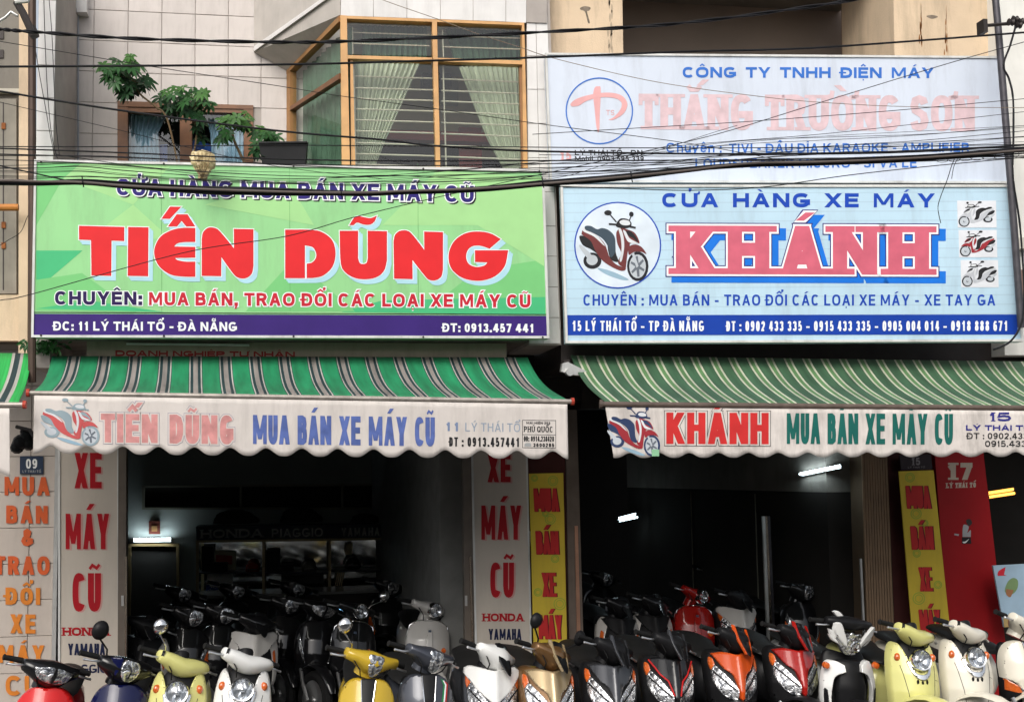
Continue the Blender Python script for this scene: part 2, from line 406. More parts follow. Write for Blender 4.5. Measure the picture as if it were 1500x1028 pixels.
def text(board, txt, x0, y0, x1, y1, H, t, m, parent, layer=1, slab=0, grow=0, dx=0, dy=0, xs=.8, track=None, space=.3, shear=0, wob=0):
    acc = [[], [], []]
    """baseline from (x0,y0) to (x1,y1) in photograph pixels, cap height H, stroke t"""
    Ln = x1-x0
    tr = H*.16 if track is None else track
    lo, hi = .1, 4
    for _ in range(40):
        mid = (lo+hi)/2; pos, wd = text_w(txt, H, t, tr*(1 if slab == 0 else 1), mid, space*mid/.8)
        if wd > Ln: hi = mid
        else: lo = mid
    pos, wd = text_w(txt, H, t, tr, lo, space*lo/.8)
    k = Ln/wd; polys = []; big = H >= 13 or len(txt) < 5; first = None
    for ch, x, W in pos:
        if big: polys = []
        rw = random.uniform(-wob, wob)
        for p in glyph(ch, W, H, t, slab, grow):
            q = []
            for a in p:
                xx = (x+a.x)*k; f = xx/Ln
                q.append(Vector((x0+xx+dx+shear*a.y, y0+(y1-y0)*f-a.y+dy+rw)))
            polys.append(q)
        if big: first = flat(board, polys, m, parent, layer, 'letter' if not grow else 'letter_outline')
        elif len(polys) > 0:
            V, T = tri_union(polys); b0 = len(acc[2]); acc[2] += [board.pt(q.x, q.y, .0012+.0007*layer) for q in V]; acc[1] += [tuple(i+b0 for i in t_) for t_ in T]; polys = []
    if big: return first
    me = bpy.data.meshes.new('lettering'); me.from_pydata([tuple(v) for v in acc[2]], [], acc[1])
    if me.polygons[0].normal.dot(board.n) < 0: me.flip_normals()
    me.materials.append(m); o = bpy.data.objects.new('lettering', me); COL.objects.link(o); o.parent = parent; me.transform(wm(parent).inverted())
    return o
def blob(board, pts, m, parent, layer, name='print', sc=None):
    return flat(board, [smooth_poly(pts)], m, parent, layer, name)
def ellipse(cx, cy, rx, ry, n=40): return [Vector((cx+rx*cos(2*pi*i/n), cy+ry*sin(2*pi*i/n))) for i in range(n)]
def ring(board, cx, cy, rx, ry, wd, m, parent, layer, name='ring'):
    o = ellipse(cx, cy, rx, ry, 48); i = ellipse(cx, cy, rx-wd, ry-wd, 48)
    return flat(board, [[o[k], o[(k+1) % 48], i[(k+1) % 48], i[k]] for k in range(48)], m, parent, layer, name)
# ------------------------------------------------------------------ colours (albedo, linear)
M = mat
m_asph = M('asphalt', (.05, .05, .052), .9, var=.3, scale=3, bump=.3, bscale=200)
m_pave = M('paving', (.2, .19, .175), .85, var=.25, scale=4, bump=.2, bscale=120, rnd=.2)
m_tile = M('wall_tile', (.62, .565, .53), .35, var=.07, scale=5, rnd=.06, dirt=.26)
m_tilew = M('white_tile', (.72, .7, .68), .3, var=.08, scale=5, rnd=.06, dirt=.2)
m_grout = M('grout', (.40, .36, .33), .9)
m_cream = M('cream_plaster', (.68, .53, .37), .85, var=.12, scale=3, bump=.25, bscale=90, dirt=.35)
m_greyw = M('grey_plaster', (.22, .205, .18), .85, var=.15, scale=3, bump=.2, dirt=.4)
m_bluish = M('bluish_plaster', (.34, .36, .4), .8, var=.12, dirt=.3)
m_brownw = M('brown_wall', (.27, .22, .185), .85, var=.1, scale=2, bump=.15)
m_white = M('white_plaster', (.74, .73, .68), .8, var=.06, dirt=.15)
m_dark = M('dark_metal', (.035, .028, .026), .5, metal=.4, var=.25)
m_pole = M('pole_metal', (.09, .085, .095), .45, metal=.6, var=.3, scale=12)
m_rust = M('rust', (.3, .11, .04), .9, var=.4, scale=15)
m_alu = M('aluminium', (.62, .62, .6), .4, metal=.7, var=.15, dirt=.3)
m_trim = M('sign_trim', (.66, .66, .64), .45, var=.12, dirt=.45)
m_wood = M('orange_wood', (.62, .34, .13), .45, var=.18, scale=9, coat=.15)
m_woodd = M('brown_wood', (.2, .085, .035), .5, var=.25, scale=9, coat=.1)
m_glass = M('window_glass', (.02, .025, .025), .04, var=.0, spec=.8)
m_cable = M('black_cable', (.012, .012, .014), .5, var=.2)
m_bar = M('grille_bar', (.62, .55, .45), .4, metal=.2, var=.1)
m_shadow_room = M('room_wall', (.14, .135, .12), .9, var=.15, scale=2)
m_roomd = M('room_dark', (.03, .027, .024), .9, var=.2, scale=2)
m_shop1 = M('shop_wall_grey', (.33, .35, .33), .8, var=.12, scale=2)
m_floor = M('shop_floor', (.06, .055, .05), .35, var=.2)
m_banner = M('banner_vinyl', (.56, .5, .43), .55, var=.05, scale=3, dirt=.12)
m_red = M('print_red', (.55, .02, .03), .55, var=.08)
m_black = M('print_black', (.02, .02, .022), .55, var=.1)
m_pinkt = M('print_pink', (.8, .4, .38), .6, var=.06)
def glassy(name, tint=(.8, .9, .88), refl=.12):
    m = bpy.data.materials.new(name); m.use_nodes = True; N = m.node_tree.nodes; L = m.node_tree.links; N.remove(N['Principled BSDF'])
    t = N.new('ShaderNodeBsdfTransparent'); t.inputs[0].default_value = (*tint, 1); g = N.new('ShaderNodeBsdfGlossy'); g.inputs['Roughness'].default_value = .03
    ge = N.new('ShaderNodeNewGeometry'); iv = N.new('ShaderNodeMath'); iv.operation = 'SUBTRACT'; iv.inputs[0].default_value = 1; mu = N.new('ShaderNodeMath'); mu.operation = 'MULTIPLY'; L.new(ge.outputs['Backfacing'], iv.inputs[1])
    lw = N.new('ShaderNodeLayerWeight'); lw.inputs[0].default_value = .25; mr = N.new('ShaderNodeMapRange'); mr.inputs[3].default_value = refl; mr.inputs[4].default_value = .8
    mx = N.new('ShaderNodeMixShader'); L.new(lw.outputs['Fresnel'], mr.inputs[0]); L.new(mr.outputs[0], mu.inputs[0]); L.new(iv.outputs[0], mu.inputs[1]); L.new(mu.outputs[0], mx.inputs[0]); L.new(t.outputs[0], mx.inputs[1]); L.new(g.outputs[0], mx.inputs[2])
    L.new(mx.outputs[0], N['Material Output'].inputs[0]); return m
m_pane = glassy('pane_glass', (.94, .97, .95), .05)
m_pane2 = glassy('pane_glass_blue', (.82, .88, .95), .08)

# ------------------------------------------------------------------ ground
g = box('street_ground', m_asph, None, -60, 70, -60, 7.0, -.4, -.12); tag(g, None, None, kind='structure')
g = box('pavement', m_grout, None, -14, 18, 7.0, 10.62, -.4, -.004); tag(g, None, None, kind='structure')
k = box('kerb', M('kerb_stone', (.33, .32, .3), .8, var=.2), None, -14, 18, 6.8, 7.0-.002, -.3, .0); tag(k, None, None, kind='structure')
pm_ = None
for i in range(-8, 16):
    for j in range(6):
        x = i*.6; y = 7.004+j*.6
        o = MB().box(x, x+.592, y, y+.592, -.004, .008+random.uniform(0, .003)).build('paving_slab', m_pave, g)

# the other side of the street, behind the camera: unseen, added for reflections
mb = MB(); x = -26; random.seed(5)
m_opp = [M('opposite_wall_a', (.34, .3, .24), .8), M('opposite_wall_b', (.22, .25, .26), .8), M('opposite_wall_c', (.4, .37, .33), .8)]; m_win = M('opposite_window', (.03, .03, .035), .2)
opp = box('houses_across_street', m_opp[0], None, -26, -22, -15, -8, 0, 8); tag(opp, None, None, kind='structure')
for i in range(12):
    hh = random.uniform(4.2, 6.8); x0 = -22+i*4.3; box('house_front', m_opp[i % 3], opp, x0, x0+4.25, -15, -8+random.uniform(-.2, .2), -.1, hh)
    for fl in range(3):
        if 3.2*fl+2.6 < hh: box('window', m_win, opp, x0+.7, x0+3.5, -7.9, -7.78, 3.1*fl+.5, 3.1*fl+2.5)
random.seed(11)
# ------------------------------------------------------------------ buildings
LF = plane(10.6)
bA = empty('neighbour_house', 'grey and cream old house at the far left edge behind the brown pole', 'house', (-4, 10, 0))
bB = empty('tiled_shop_house', 'tile-clad shop house with wooden bay window above the green sign', 'house', (-.3, 10, 0))
bC = empty('plaster_shop_house', 'cream and brown shop house above the blue scooter shop sign', 'house', (3.5, 10, 0))
bD = empty('white_house', 'white plastered house at the far right edge beside the leaning pole', 'house', (6.6, 10, 0))

def tiles(parent, m, x0, x1, Y, z0, z1, tw, th, off=0, zoff=0, gap=.0026, skip=None, name='tile', ax='x'):
    nx = int((x1-x0)/tw)+2; nz = int((z1-z0)/th)+2; cache = {}
    for i in range(-1, nx):
        for j in range(-1, nz):
            a = max(x0+off+i*tw, x0); b = min(x0+off+(i+1)*tw, x1); c = max(z0+zoff+j*th, z0); d = min(z0+zoff+(j+1)*th, z1)
            if b-a < .02 or d-c < .02: continue
            if skip and skip((a+b)/2, (c+d)/2): continue
            key = (round(b-a, 3), round(d-c, 3)); pr = random.uniform(0, .0015)
            if key not in cache:
                hw, hh = (b-a-gap)/2, (d-c-gap)/2
                mb = MB(); e = .0025
                if ax == 'x':
                    mb.add([(-hw, 0, -hh), (hw, 0, -hh), (hw, 0, hh), (-hw, 0, hh), (-hw+e, -.006, -hh+e), (hw-e, -.006, -hh+e), (hw-e, -.006, hh-e), (-hw+e, -.006, hh-e)],
                           [(4, 5, 6, 7), (0, 1, 5, 4), (1, 2, 6, 5), (2, 3, 7, 6), (3, 0, 4, 7)])
                o = mb.build(name, m, None); cache[key] = o.data
            else:
                o = bpy.data.objects.new(name, cache[key]); COL.objects.link(o)
            o.parent = parent; o.location = Vector(((a+b)/2, Y-pr-.001, (c+d)/2)) - wm(parent).translation

# --- neighbour house (left)
pq('upper_wall', m_greyw, bA, [(-140, -80), (30, -80), (30, 505), (-140, 505)], 9.75, .5)
pq('pilaster', m_cream, bA, [(28, -80), (43, -80), (40, 520), (27, 520)], 9.6, .14)
pq('pilaster_base', m_cream, bA, [(-140, 432), (27, 432), (27, 499), (-140, 499)], 9.64, .1)
for y0, y1 in ((44, 57), (73, 85)):
    pq('vent_slot', m_dark, bA, [(-8, y0), (5, y0), (5, y1), (-8, y1)], 9.74, .02)
pq('cornice', M('pale_cornice', (.5, .47, .4), .8), bA, [(-140, 128), (28, 130), (28, 136), (-140, 134)], 9.7, .05)
sh = pq('shutter', M('grey_shutter', (.27, .25, .21), .6, var=.15, dirt=.3), bA, [(-140, 145), (24, 145), (24, 430), (-140, 430)], 9.72, .03)
for x in (-100, -60, -20, 4): pq('shutter_groove', m_dark, sh, [(x, 150), (x+1.6, 150), (x+1.6, 425), (x, 425)], 9.717, .004)
for y in (180, 325, 355): pq('hinge', m_rust, sh, [(2, y), (8, y), (8, y+9), (2, y+9)], 9.71, .01)
MB().tube([P(-20, 304, 9.5), P(27, 304, 9.5)], .026, 10).build('drain_pipe', M('orange_pipe', (.5, .2, .05), .5, var=.2), bA, True)
# ground floor wall of the left house, tiled with orange letters
box('ground_floor_wall', m_grout, bA, P(-140, 800, 10.66).x, P(84, 800, 10.66).x, 10.66, 11, -.1, 3.35)
tl = M('shop_tile', (.5, .44, .39), .3, var=.06, rnd=.05, dirt=.15)
tiles(bA, tl, P(-140, 800, 10.65).x, P(79, 800, 10.65).x, 10.655, 0, 3.1, .445, .29, off=.06, zoff=.05)
m_or = M('print_orange', (.62, .2, .03), .55, var=.15, scale=8); m_or2 = M('print_orange_red', (.55, .1, .03), .55, var=.15)
LW = plane(10.64)
for t_, a, b, y, H, mm in (('MUA', 6, 73, 725, 27, m_or2), ('BÁN', 9, 70, 766, 26, m_or2), ('&', 31, 50, 799, 25, m_or2), ('TRAO', -8, 73, 841, 27, m_or2), ('ĐỔI', 8, 59, 885, 25, m_or),
                         ('XE', 15, 52, 927, 28, m_or), ('MÁY', -2, 65, 970, 26, m_or), ('CŨ', 8, 60, 1018, 29, m_or)):
    text(LW, t_, a, y, b, y+.5, H, 6.6, mm, bA, 1, track=4)
box('door_jamb', m_alu, bA, P(80, 800, 10.6).x, P(86, 800, 10.6).x, 10.55, 10.66, 0, 3.3)
pl = pq('number_plaque', M('plaque_blue', (.02, .035, .07), .3), bA, [(29, 668), (63, 668), (63, 694), (29, 694)], 10.63, .02)
tx = M('print_white', (.75, .75, .73), .5, var=.05)
text(plane(10.63), '09', 38, 686, 54.5, 686, 14, 2.6, tx, pl, 1, slab=1, track=2)
text(plane(10.63), 'LÝ THÁI TỔ', 33, 692, 60, 692, 3.6, .7, M('print_grey', (.35, .36, .36), .5), pl, 1, track=.8)

# --- tiled shop house (middle)
x85, x800 = P(52, 500, 9.35).x, P(801, 500, 9.35).x
WY = 10.35
def skipw(x, z):
    return False
xa, xb = P(98, 120, WY).x, P(520, 120, WY).x; zt = P(300, -90, WY).z; zb = P(300, 260, WY).z
wx0, wx1 = P(172, 200, WY).x, P(371, 200, WY).x; wz0, wz1 = P(270, 262, WY).z, P(270, 151, WY).z
for q_ in ((xa, wx0, 2.9, zt), (wx1, xb, 2.9, zt), (wx0, wx1, wz1, zt)): box('back_wall', m_grout, bB, q_[0], q_[1], WY, WY+.25, q_[2], q_[3])
tiles(bB, m_tile, xa, xb, WY, zb, zt, .2715, .262, off=P(137, 100, WY).x-xa-.2715, zoff=.08, skip=lambda x, z: wx0-.02 < x < wx1+.02 and z < wz1-.03)
box('window_plinth', m_tile, bB, wx0-.1, wx1+.1, WY-.004, WY+.1, 2.9, wz0-.25)
pq('ceiling_bracket', m_tilew, bB, [(100, -30), (127, -30), (127, 18), (112, 18), (112, 12), (100, 12)], WY-.12, .12)
# tiled strip + bluish recess on the left
box('side_strip', m_grout, bB, P(53, 200, 9.4).x, P(79, 200, 9.4).x, 9.4, 10.3, 3, 6.2)
tiles(bB, m_tilew, P(53, 200, 9.4).x, P(79, 200, 9.4).x, 9.4, P(60, 260, 9.4).z, 6.1, .3, .25, zoff=.1)
MB().add([P(79, -90, 9.42), P(79, 260, 9.42), P(98.5, 260, WY-.01), P(98.5, -90, WY-.01)], [(0, 1, 2, 3)]).build('recess_return', m_bluish, bB)
MB().tube([P(101, -40, WY-.05), P(101, 258, WY-.05)], .012, 8).build('conduit', m_bluish, bB, True)
MB().tube([P(114.5, 18, WY-.04), P(114.5, 258, WY-.04)], .007, 8).build('conduit', m_bluish, bB, True)
# balcony window
m_cur2 = M('curtain_pale', (.62, .74, .72), .8, var=.12)
m_cur = M('curtain_green', (.54, .56, .44), .8, var=.12)
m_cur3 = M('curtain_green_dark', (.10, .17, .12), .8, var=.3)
def curtain(parent, pts, Y, m, n=60, amp=.018, folds=11):
    """pts: left edge list and right edge list of pixels from top to bottom"""
    Lp, Rp = pts; rows = len(Lp); vs = []; fs = []
    for r in range(rows):
        a = P(*Lp[r], Y); b = P(*Rp[r], Y)
        for i in range(n+1):
            t = i/n; p = a.lerp(b, t); p.y += amp*sin(t*folds*2*pi+.7*sin(5*t))*(1-.3*r/rows); vs.append(p)
    for r in range(rows-1):
        for i in range(n):
            q = r*(n+1)+i; fs.append((q, q+1, q+n+2, q+n+1))
    return mobj('curtain', vs, fs, m, parent, True, 80)
Wn = 10.33
wf = pq('window_frame', m_woodd, bB, [(172, 148), (371, 154.5), (371, 160), (172, 156)], Wn, .12)
pq('window_backing', m_roomd, wf, [(178, 155), (366, 158), (366, 262), (178, 262)], Wn+.32, .05)
for a, b in ((172, 187), (263.5, 281), (357, 371)):
    pq('stile', m_woodd, wf, [(a, 155.5), (b, 157), (b, 262), (a, 262)], Wn+.004, .1)
for a, b in ((187, 263.5), (281, 357)): pq('rail', m_woodd, wf, [(a, 156), (b, 158), (b, 166), (a, 164)], Wn+.01, .08)
for a, b in ((187, 263.5), (281, 357)): pq('pane', m_pane2, wf, [(a, 164), (b, 166), (b, 262), (a, 262)], Wn+.05, .006)
curtain(wf, ([(188, 163), (188, 190), (190, 262)], [(246, 166), (232, 195), (236, 262)]), Wn+.16, m_cur2, folds=8)
curtain(wf, ([(300, 166), (308, 195), (312, 262)], [(357, 166), (357, 195), (357, 262)]), Wn+.16, m_cur2, folds=8)
pq('blue_reflection', M('reflection_blue', (.08, .16, .42), .7, var=.2), wf, [(188, 212), (245, 212), (245, 262), (188, 262)], Wn+.22, .02)  # blue reflection in the glass, painted as sheets behind the panes
pq('blue_reflection', MATS['reflection_blue'], wf, [(282, 205), (320, 215), (320, 262), (282, 262)], Wn+.22, .02)
# bay: fascia, soffit, front wall, side face
BY = 9.42
pq('bay_fascia', m_grout, bB, [(498.5, -90), (801, -90), (801, 34), (498.5, 22)], BY, .3)
za = P(640, 30, BY).z
pxs = [499, 547, 596, 645, 693, 741, 771]
for i in range(6):
    for j, (ya, yb, yc, yd) in enumerate(((-26, -66, -66, -26), (23+i*1.8, -25, -25, 23+(i+1)*1.8))):
        a, b = pxs[i]+.4, pxs[i+1]-.4
        MB().prism([plane(BY-.006).pt(a, ya), plane(BY-.006).pt(a, yb), plane(BY-.006).pt(b, yc), plane(BY-.006).pt(b, yd)], (0, .006, 0)).build('tile', m_tilew, bB)
# pillar right of the bay, tiles run down beside the sign
pq('bay_pillar', m_grout, bB, [(770, -90), (802, -90), (822, 505), (775, 505)], BY+.02, .9)
ys = [-54, -16, 32, 82, 131, 181, 231, 281, 331, 375, 420, 465, 503]
for i in range(len(ys)-1):
    f0 = (ys[i]+20)/520; f1 = (ys[i+1]+20)/520
    xl0, xl1 = 771+4*f0, 771+4*f1; xr0, xr1 = 800+21*f0, 800+21*f1; xm0, xm1 = xl0+13+8*f0, xl0+13+8*f1
    for (p, q, r_, s_) in ((xl0, xm0, xl1, xm1), (xm0, xr0, xm1, xr1)):
        B_ = plane(BY+.012)
        MB().prism([B_.pt(p+.4, ys[i]+.5), B_.pt(q-.4, ys[i]+.8), B_.pt(s_-.4, ys[i+1]-.2), B_.pt(r_+.4, ys[i+1]-.5)], (0, .008, 0)).build('tile', m_tilew, bB)
# soffit: from bay front corner back to the wall, plus plaster side over the oblique glass
sA, sB = P(498.5, 22, BY), P(498.5, -90, BY); sC, sD = P(420, 104, WY), P(360, 80, WY)
side_n = None
MB().add([P(498.5, 22, BY), P(420.5, 104, WY-.02), P(372, 77, WY-.02), P(498.5, -14, BY-.02), P(498.5, -90, BY), P(372, -90, WY-.02)], [(0, 1, 2, 3), (3, 2, 5, 4)]).build('soffit', M('soffit_plaster', (.5, .46, .42), .8, var=.1, dirt=.2), bB)
MB().prism([P(372, 77, WY-.03), P(498.5, -14, BY-.03), P(498.5, -19, BY-.03), P(372, 70, WY-.03)], (0, -.03, 0)).build('soffit_moulding', m_tilew, bB)
# oblique side of the bay
cf = [P(498, 24, BY), P(498, 262, BY)]; cb = [P(421, 104, WY-.02), P(421, 262, WY-.02)]
def SP(u, v):  # u 0 front..1 back, v 0 top..1 bottom
    return (cf[0].lerp(cf[1], v)).lerp(cb[0].lerp(cb[1], v), u)
sn = (cb[0]-cf[0]).cross(Vector((0, 0, 1))).normalized()
if sn.dot(CAM-cf[0]) < 0: sn = -sn
def side(name, m, par, u0, u1, v0, v1, d, off=0):
    return MB().prism([SP(u0, v0)+sn*off, SP(u1, v0)+sn*off, SP(u1, v1)+sn*off, SP(u0, v1)+sn*off], -sn*d).build(name, m, par)
bay = pq('bay_window', m_wood, bB, [(498.5, 22.5), (508, 23.2), (513, 262), (501, 262)], BY-.01, .1)
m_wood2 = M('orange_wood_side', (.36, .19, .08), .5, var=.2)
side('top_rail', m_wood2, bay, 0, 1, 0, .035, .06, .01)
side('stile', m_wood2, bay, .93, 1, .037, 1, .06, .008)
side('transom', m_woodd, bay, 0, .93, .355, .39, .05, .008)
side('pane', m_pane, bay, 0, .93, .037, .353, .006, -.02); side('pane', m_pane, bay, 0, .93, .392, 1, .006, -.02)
# curtain behind the side glass
vs = []; fs = []; n = 50
for r, v_ in enumerate((.04, 1)):
    for i in range(n+1): vs.append(SP(.93*i/n, v_)-sn*(.10+.015*sin(i*1.3)))
for i in range(n): fs.append((i, i+1, n+2+i, n+1+i))
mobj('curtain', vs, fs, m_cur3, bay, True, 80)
# front members
def fr(name, pts, y=BY, d=.08, m=m_wood): return pq(name, m, bay, pts, y, d)
fr('top_rail', [(508, 23.5), (768, 33.5), (768, 37.5), (508, 27.5)], BY-.006)
fr('stile', [(764.5, 37), (768, 37), (773.5, 262), (767, 262)], BY-.01)
fr('stile', [(633, 31.8), (640, 32), (645.5, 262), (639, 262)], BY-.008)
fr('transom', [(508, 81), (633, 84.6), (633, 89.5), (508, 86)], BY-.006); fr('transom', [(640.8, 85), (765, 89), (765, 94.6), (640.8, 90)], BY-.006)
fr('sash_stile', [(513, 88), (517, 88), (521, 262), (514.5, 262)], BY+.02, .05)
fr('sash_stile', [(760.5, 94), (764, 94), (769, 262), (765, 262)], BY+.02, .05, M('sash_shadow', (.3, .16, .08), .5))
for pts in ([(508, 27.5), (633, 32), (633, 82), (508, 80)], [(641, 32), (765, 37), (765, 89), (641, 85)], [(517, 88), (636, 90), (641, 262), (521, 262)], [(643, 92), (761, 96), (766, 262), (645, 262)]):
    pq('pane', m_pane, bay, pts, BY+.045, .006)
# grille bars
def gb(x0, y0, x1, y1, r=.0065): MB().tube([P(x0, y0, BY+.1), P(x1, y1, BY+.1)], r, 6).build('grille_bar', m_bar, bay, True)
for i, y in enumerate((112, 129, 144.5, 160, 176, 192, 209.5, 225.5, 241)):
    gb(519, y, 637+i*.3, y+3.4); gb(646, y+4, 761+i*.5, y+8.5)
for y in (48, 64): gb(517, y, 629, y+3.6, .005)
for y in (53, 69): gb(648, y, 762, y+3.5, .005)
gb(517, 95, 521, 262, .012); gb(649, 98, 654, 262, .007); gb(515, 40, 516, 80, .012); gb(648, 44, 649.5, 84, .006)
# curtains and the room behind
curtain(bay, ([(520, 92), (520, 140), (521, 200), (522, 262)], [(615, 93), (590, 150), (563, 210), (543, 262)]), BY+.2, m_cur, folds=13)
curtain(bay, ([(672, 98), (692, 150), (714, 205), (745, 262)], [(762, 96), (763, 140), (765, 200), (768, 262)]), BY+.2, m_cur, folds=13)
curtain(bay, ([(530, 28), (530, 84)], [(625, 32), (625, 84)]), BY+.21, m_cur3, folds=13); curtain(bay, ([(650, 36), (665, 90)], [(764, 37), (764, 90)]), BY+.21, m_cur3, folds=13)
R = box('room_back', M('room_tan', (.75, .58, .4), .8, var=.1), bay, P(500, 150, 10.6).x, P(780, 150, 10.6).x, 10.8, 10.9, 3.3, 5.9)
box('room_panel', M('room_red', (.34, .05, .04), .7), bay, P(672, 150, 10.5).x, P(705, 150, 10.5).x, 10.5, 10.54, 3.3, 5.2)
box('room_shelf', MATS['room_red'], bay, P(560, 150, 10.8).x, P(775, 150, 10.4).x, 10.4, 10.5, P(640, 206, 10.4).z, P(640, 192, 10.4).z)
box('room_dark_cupboard', m_roomd, bay, P(545, 150, 10.7).x, P(678, 150, 10.7).x, 10.7, 10.75, 3.4, P(640, 207, 10.7).z)
box('room_dark_cupboard', m_roomd, bay, P(697, 150, 10.7).x, P(780, 150, 10.7).x, 10.7, 10.75, 3.4, P(640, 232, 10.7).z)
box('air_conditioner', M('ac_dark', (.02, .022, .028), .4), bay, P(620, 150, 10.5).x, P(662, 150, 10.5).x, 10.5, 10.7, P(640, 125, 10.5).z, P(640, 108, 10.5).z)
box('air_conditioner_body', M('room_beige', (.42, .36, .28), .7), bay, P(632, 150, 10.7).x, P(672, 150, 10.7).x, 10.72, 10.8, P(640, 150, 10.7).z, P(640, 112, 10.7).z)
box('room_ceiling', m_white, bay, P(500, 100, 10).x, P(790, 100, 10).x, BY+.3, 11.1, 5.75, 5.85)
# slab, balcony front and underside
box('balcony_slab', M('slab_concrete', (.2, .18, .16), .85, dirt=.5, var=.2), bB, x85-.05, P(815, 500, 9.4).x, 9.44, 10.7, 3.20, 3.38)
box('balcony_parapet', m_grout, bB, x85, P(495, 400, 9.5).x, 9.4, 9.5, 3.38, P(300, 246, 9.4).z)
box('ground_floor_lintel', m_dark, bB, P(78, 520, 10.6).x, P(850, 520, 10.6).x, 10.62, 10.9, 2.78, 3.2)
# rooms of shop 1
x0_, x1_ = -2.7, 1.5
def shop_room(b, x0, x1, y1, zt, mw, mside, mc):
    box('shop_floor', m_floor, b, x0, x1, 10.63, y1, -.2, .003)
    box('shop_ceiling', mc, b, x0, x1, 10.91, y1, zt, zt+.15)
    box('shop_back_wall', mw, b, x0, x1, y1, y1+.15, 0, zt+.15)
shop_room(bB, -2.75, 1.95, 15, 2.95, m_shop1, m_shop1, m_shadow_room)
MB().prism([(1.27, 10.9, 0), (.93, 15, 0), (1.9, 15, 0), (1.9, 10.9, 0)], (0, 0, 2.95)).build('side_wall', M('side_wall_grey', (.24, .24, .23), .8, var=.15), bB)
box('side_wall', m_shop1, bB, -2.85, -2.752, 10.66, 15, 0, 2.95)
BW = 14.98
tr = pq('transom_window', m_roomd, bB, [(212, 714), (575, 710), (575, 745), (212, 745)], BW, .02)
m_fr = M('pale_frame', (.25, .24, .19), .6)
for pts in ([(208, 711), (577, 708), (577, 711), (208, 714)], [(208, 743), (577, 743), (577, 746), (208, 746)], [(208, 711), (212, 711), (212, 746), (208, 746)], [(351, 711), (354, 711), (354, 746), (351, 746)], [(500, 709), (503, 709), (503, 746), (500, 746)]):
    pq('mullion', m_fr, tr, pts, BW-.03, .04)
dr = pq('inner_door', m_roomd, bB, [(192, 800), (258, 800), (260, 990), (190, 990)], BW, .03)
for pts in ([(188, 796), (192, 796), (190, 990), (186, 990)], [(258, 796), (262, 796), (264, 990), (260, 990)], [(192, 796), (258, 796), (258, 800), (192, 800)]):
    pq('door_frame', M('door_frame_wood', (.16, .11, .05), .5), dr, pts, BW-.04, .05)

# --- plaster shop house (right)
pq('plaster_pillar', m_cream, bC, [(802, -90), (910, -90), (913.5, 110), (806, 110)], 9.62, 1.1)
pq('plaster_pillar', m_cream, bC, [(1307, -90), (1452, -90), (1470, 110), (1311, 110)], 9.45, 1.0)
pq('pillar_shadow_edge', M('shaded_plaster', (.4, .26, .16), .85, var=.1), bC, [(1298, -90), (1307, -90), (1311, 110), (1301, 110)], 9.6, .9)  # darker plaster tone paints the shade on the pillar's side
pq('recess_wall', m_brownw, bC, [(905, -120), (1310, -120), (1310, 320), (905, 320)], 10.9, .2)
pq('first_floor_front', m_brownw, bC, [(808, 105), (1475, 105), (1500, 500), (830, 500)], 9.7, .2)
box('recess_soffit', m_greyw, bC, P(905, 0, 9.8).x, P(1310, 0, 9.8).x, 9.65, 11, P(1100, -60, 9.8).z, P(1100, -60, 9.8).z+.2)
# rust streaks
m_stain = M('rust_stain', (.28, .12, .04), .95, var=.5, scale=20); m_grime = M('grey_grime', (.22, .18, .14), .95, var=.4, scale=20)
RB = plane(9.45)
for cx, y0, y1 in ((1349, 8, 78), (1386, 14, 80)):
    for k_ in range(16):
        yy = y0+(y1-y0)*random.random(); ww = .5+2.6*(yy-y0)/(y1-y0)*random.random()
        xx = cx+random.uniform(-3.2, 3.2)*(yy-y0)/(y1-y0)
        flat(RB, [smooth_poly([(xx-ww/2, yy, 1), (xx, yy-7, 1), (xx+ww/2, yy, 1), (xx, yy+9*random.random()+2, 1)])], m_stain, bC, 0, 'rust_streak')
flat(RB, [smooth_poly([(1357, 24, 1), (1366, 22.5, 1), (1374, 25, 1), (1365, 28, 1)])], m_grime, bC, 0, 'grime_spot')
RB2 = plane(9.62)
flat(RB2, [smooth_poly([(850, 12, 1), (857, 9.5, 1), (865, 11.5, 1), (863, 16, 1), (860, 18, 1), (864, 33, 1), (861, 33, 1), (857, 18, 1), (851, 15, 1)])], m_grime, bC, 0, 'grime_spot')
for k_ in range(14):
    yy = random.uniform(-5, 75); xx = 893+random.uniform(-4, 4); flat(RB2, [smooth_poly([(xx-1.5, yy, 1), (xx, yy-6, 1), (xx+1.5, yy, 1), (xx, yy+8, 1)])], M('light_grime', (.45, .36, .26), .9), bC, 0, 'grime_streak')
box('first_floor_slab', m_dark, bC, P(822, 520, 9.5).x, P(1500, 520, 9.5).x, 9.5, 10.95, 3.003, 3.3)
box('ground_floor_lintel', m_dark, bC, P(851, 520, 10.6).x, 6.0, 10.62, 10.9, 2.72, 3.0)
box('first_floor_slab', m_dark, bD, P(1500, 520, 9.5).x+.003, 10, 9.35, 10.95, 3.003, 3.28); box('shop_lintel', m_dark, bD, 6.003, 10, 10.62, 10.9, 2.7, 3.0)
xs2, xe2 = P(851, 800, 10.6).x, P(1262, 800, 10.6).x
shop_room(bC, 1.951, 5.3, 16, 3.0, m_roomd, m_roomd, m_shadow_room)
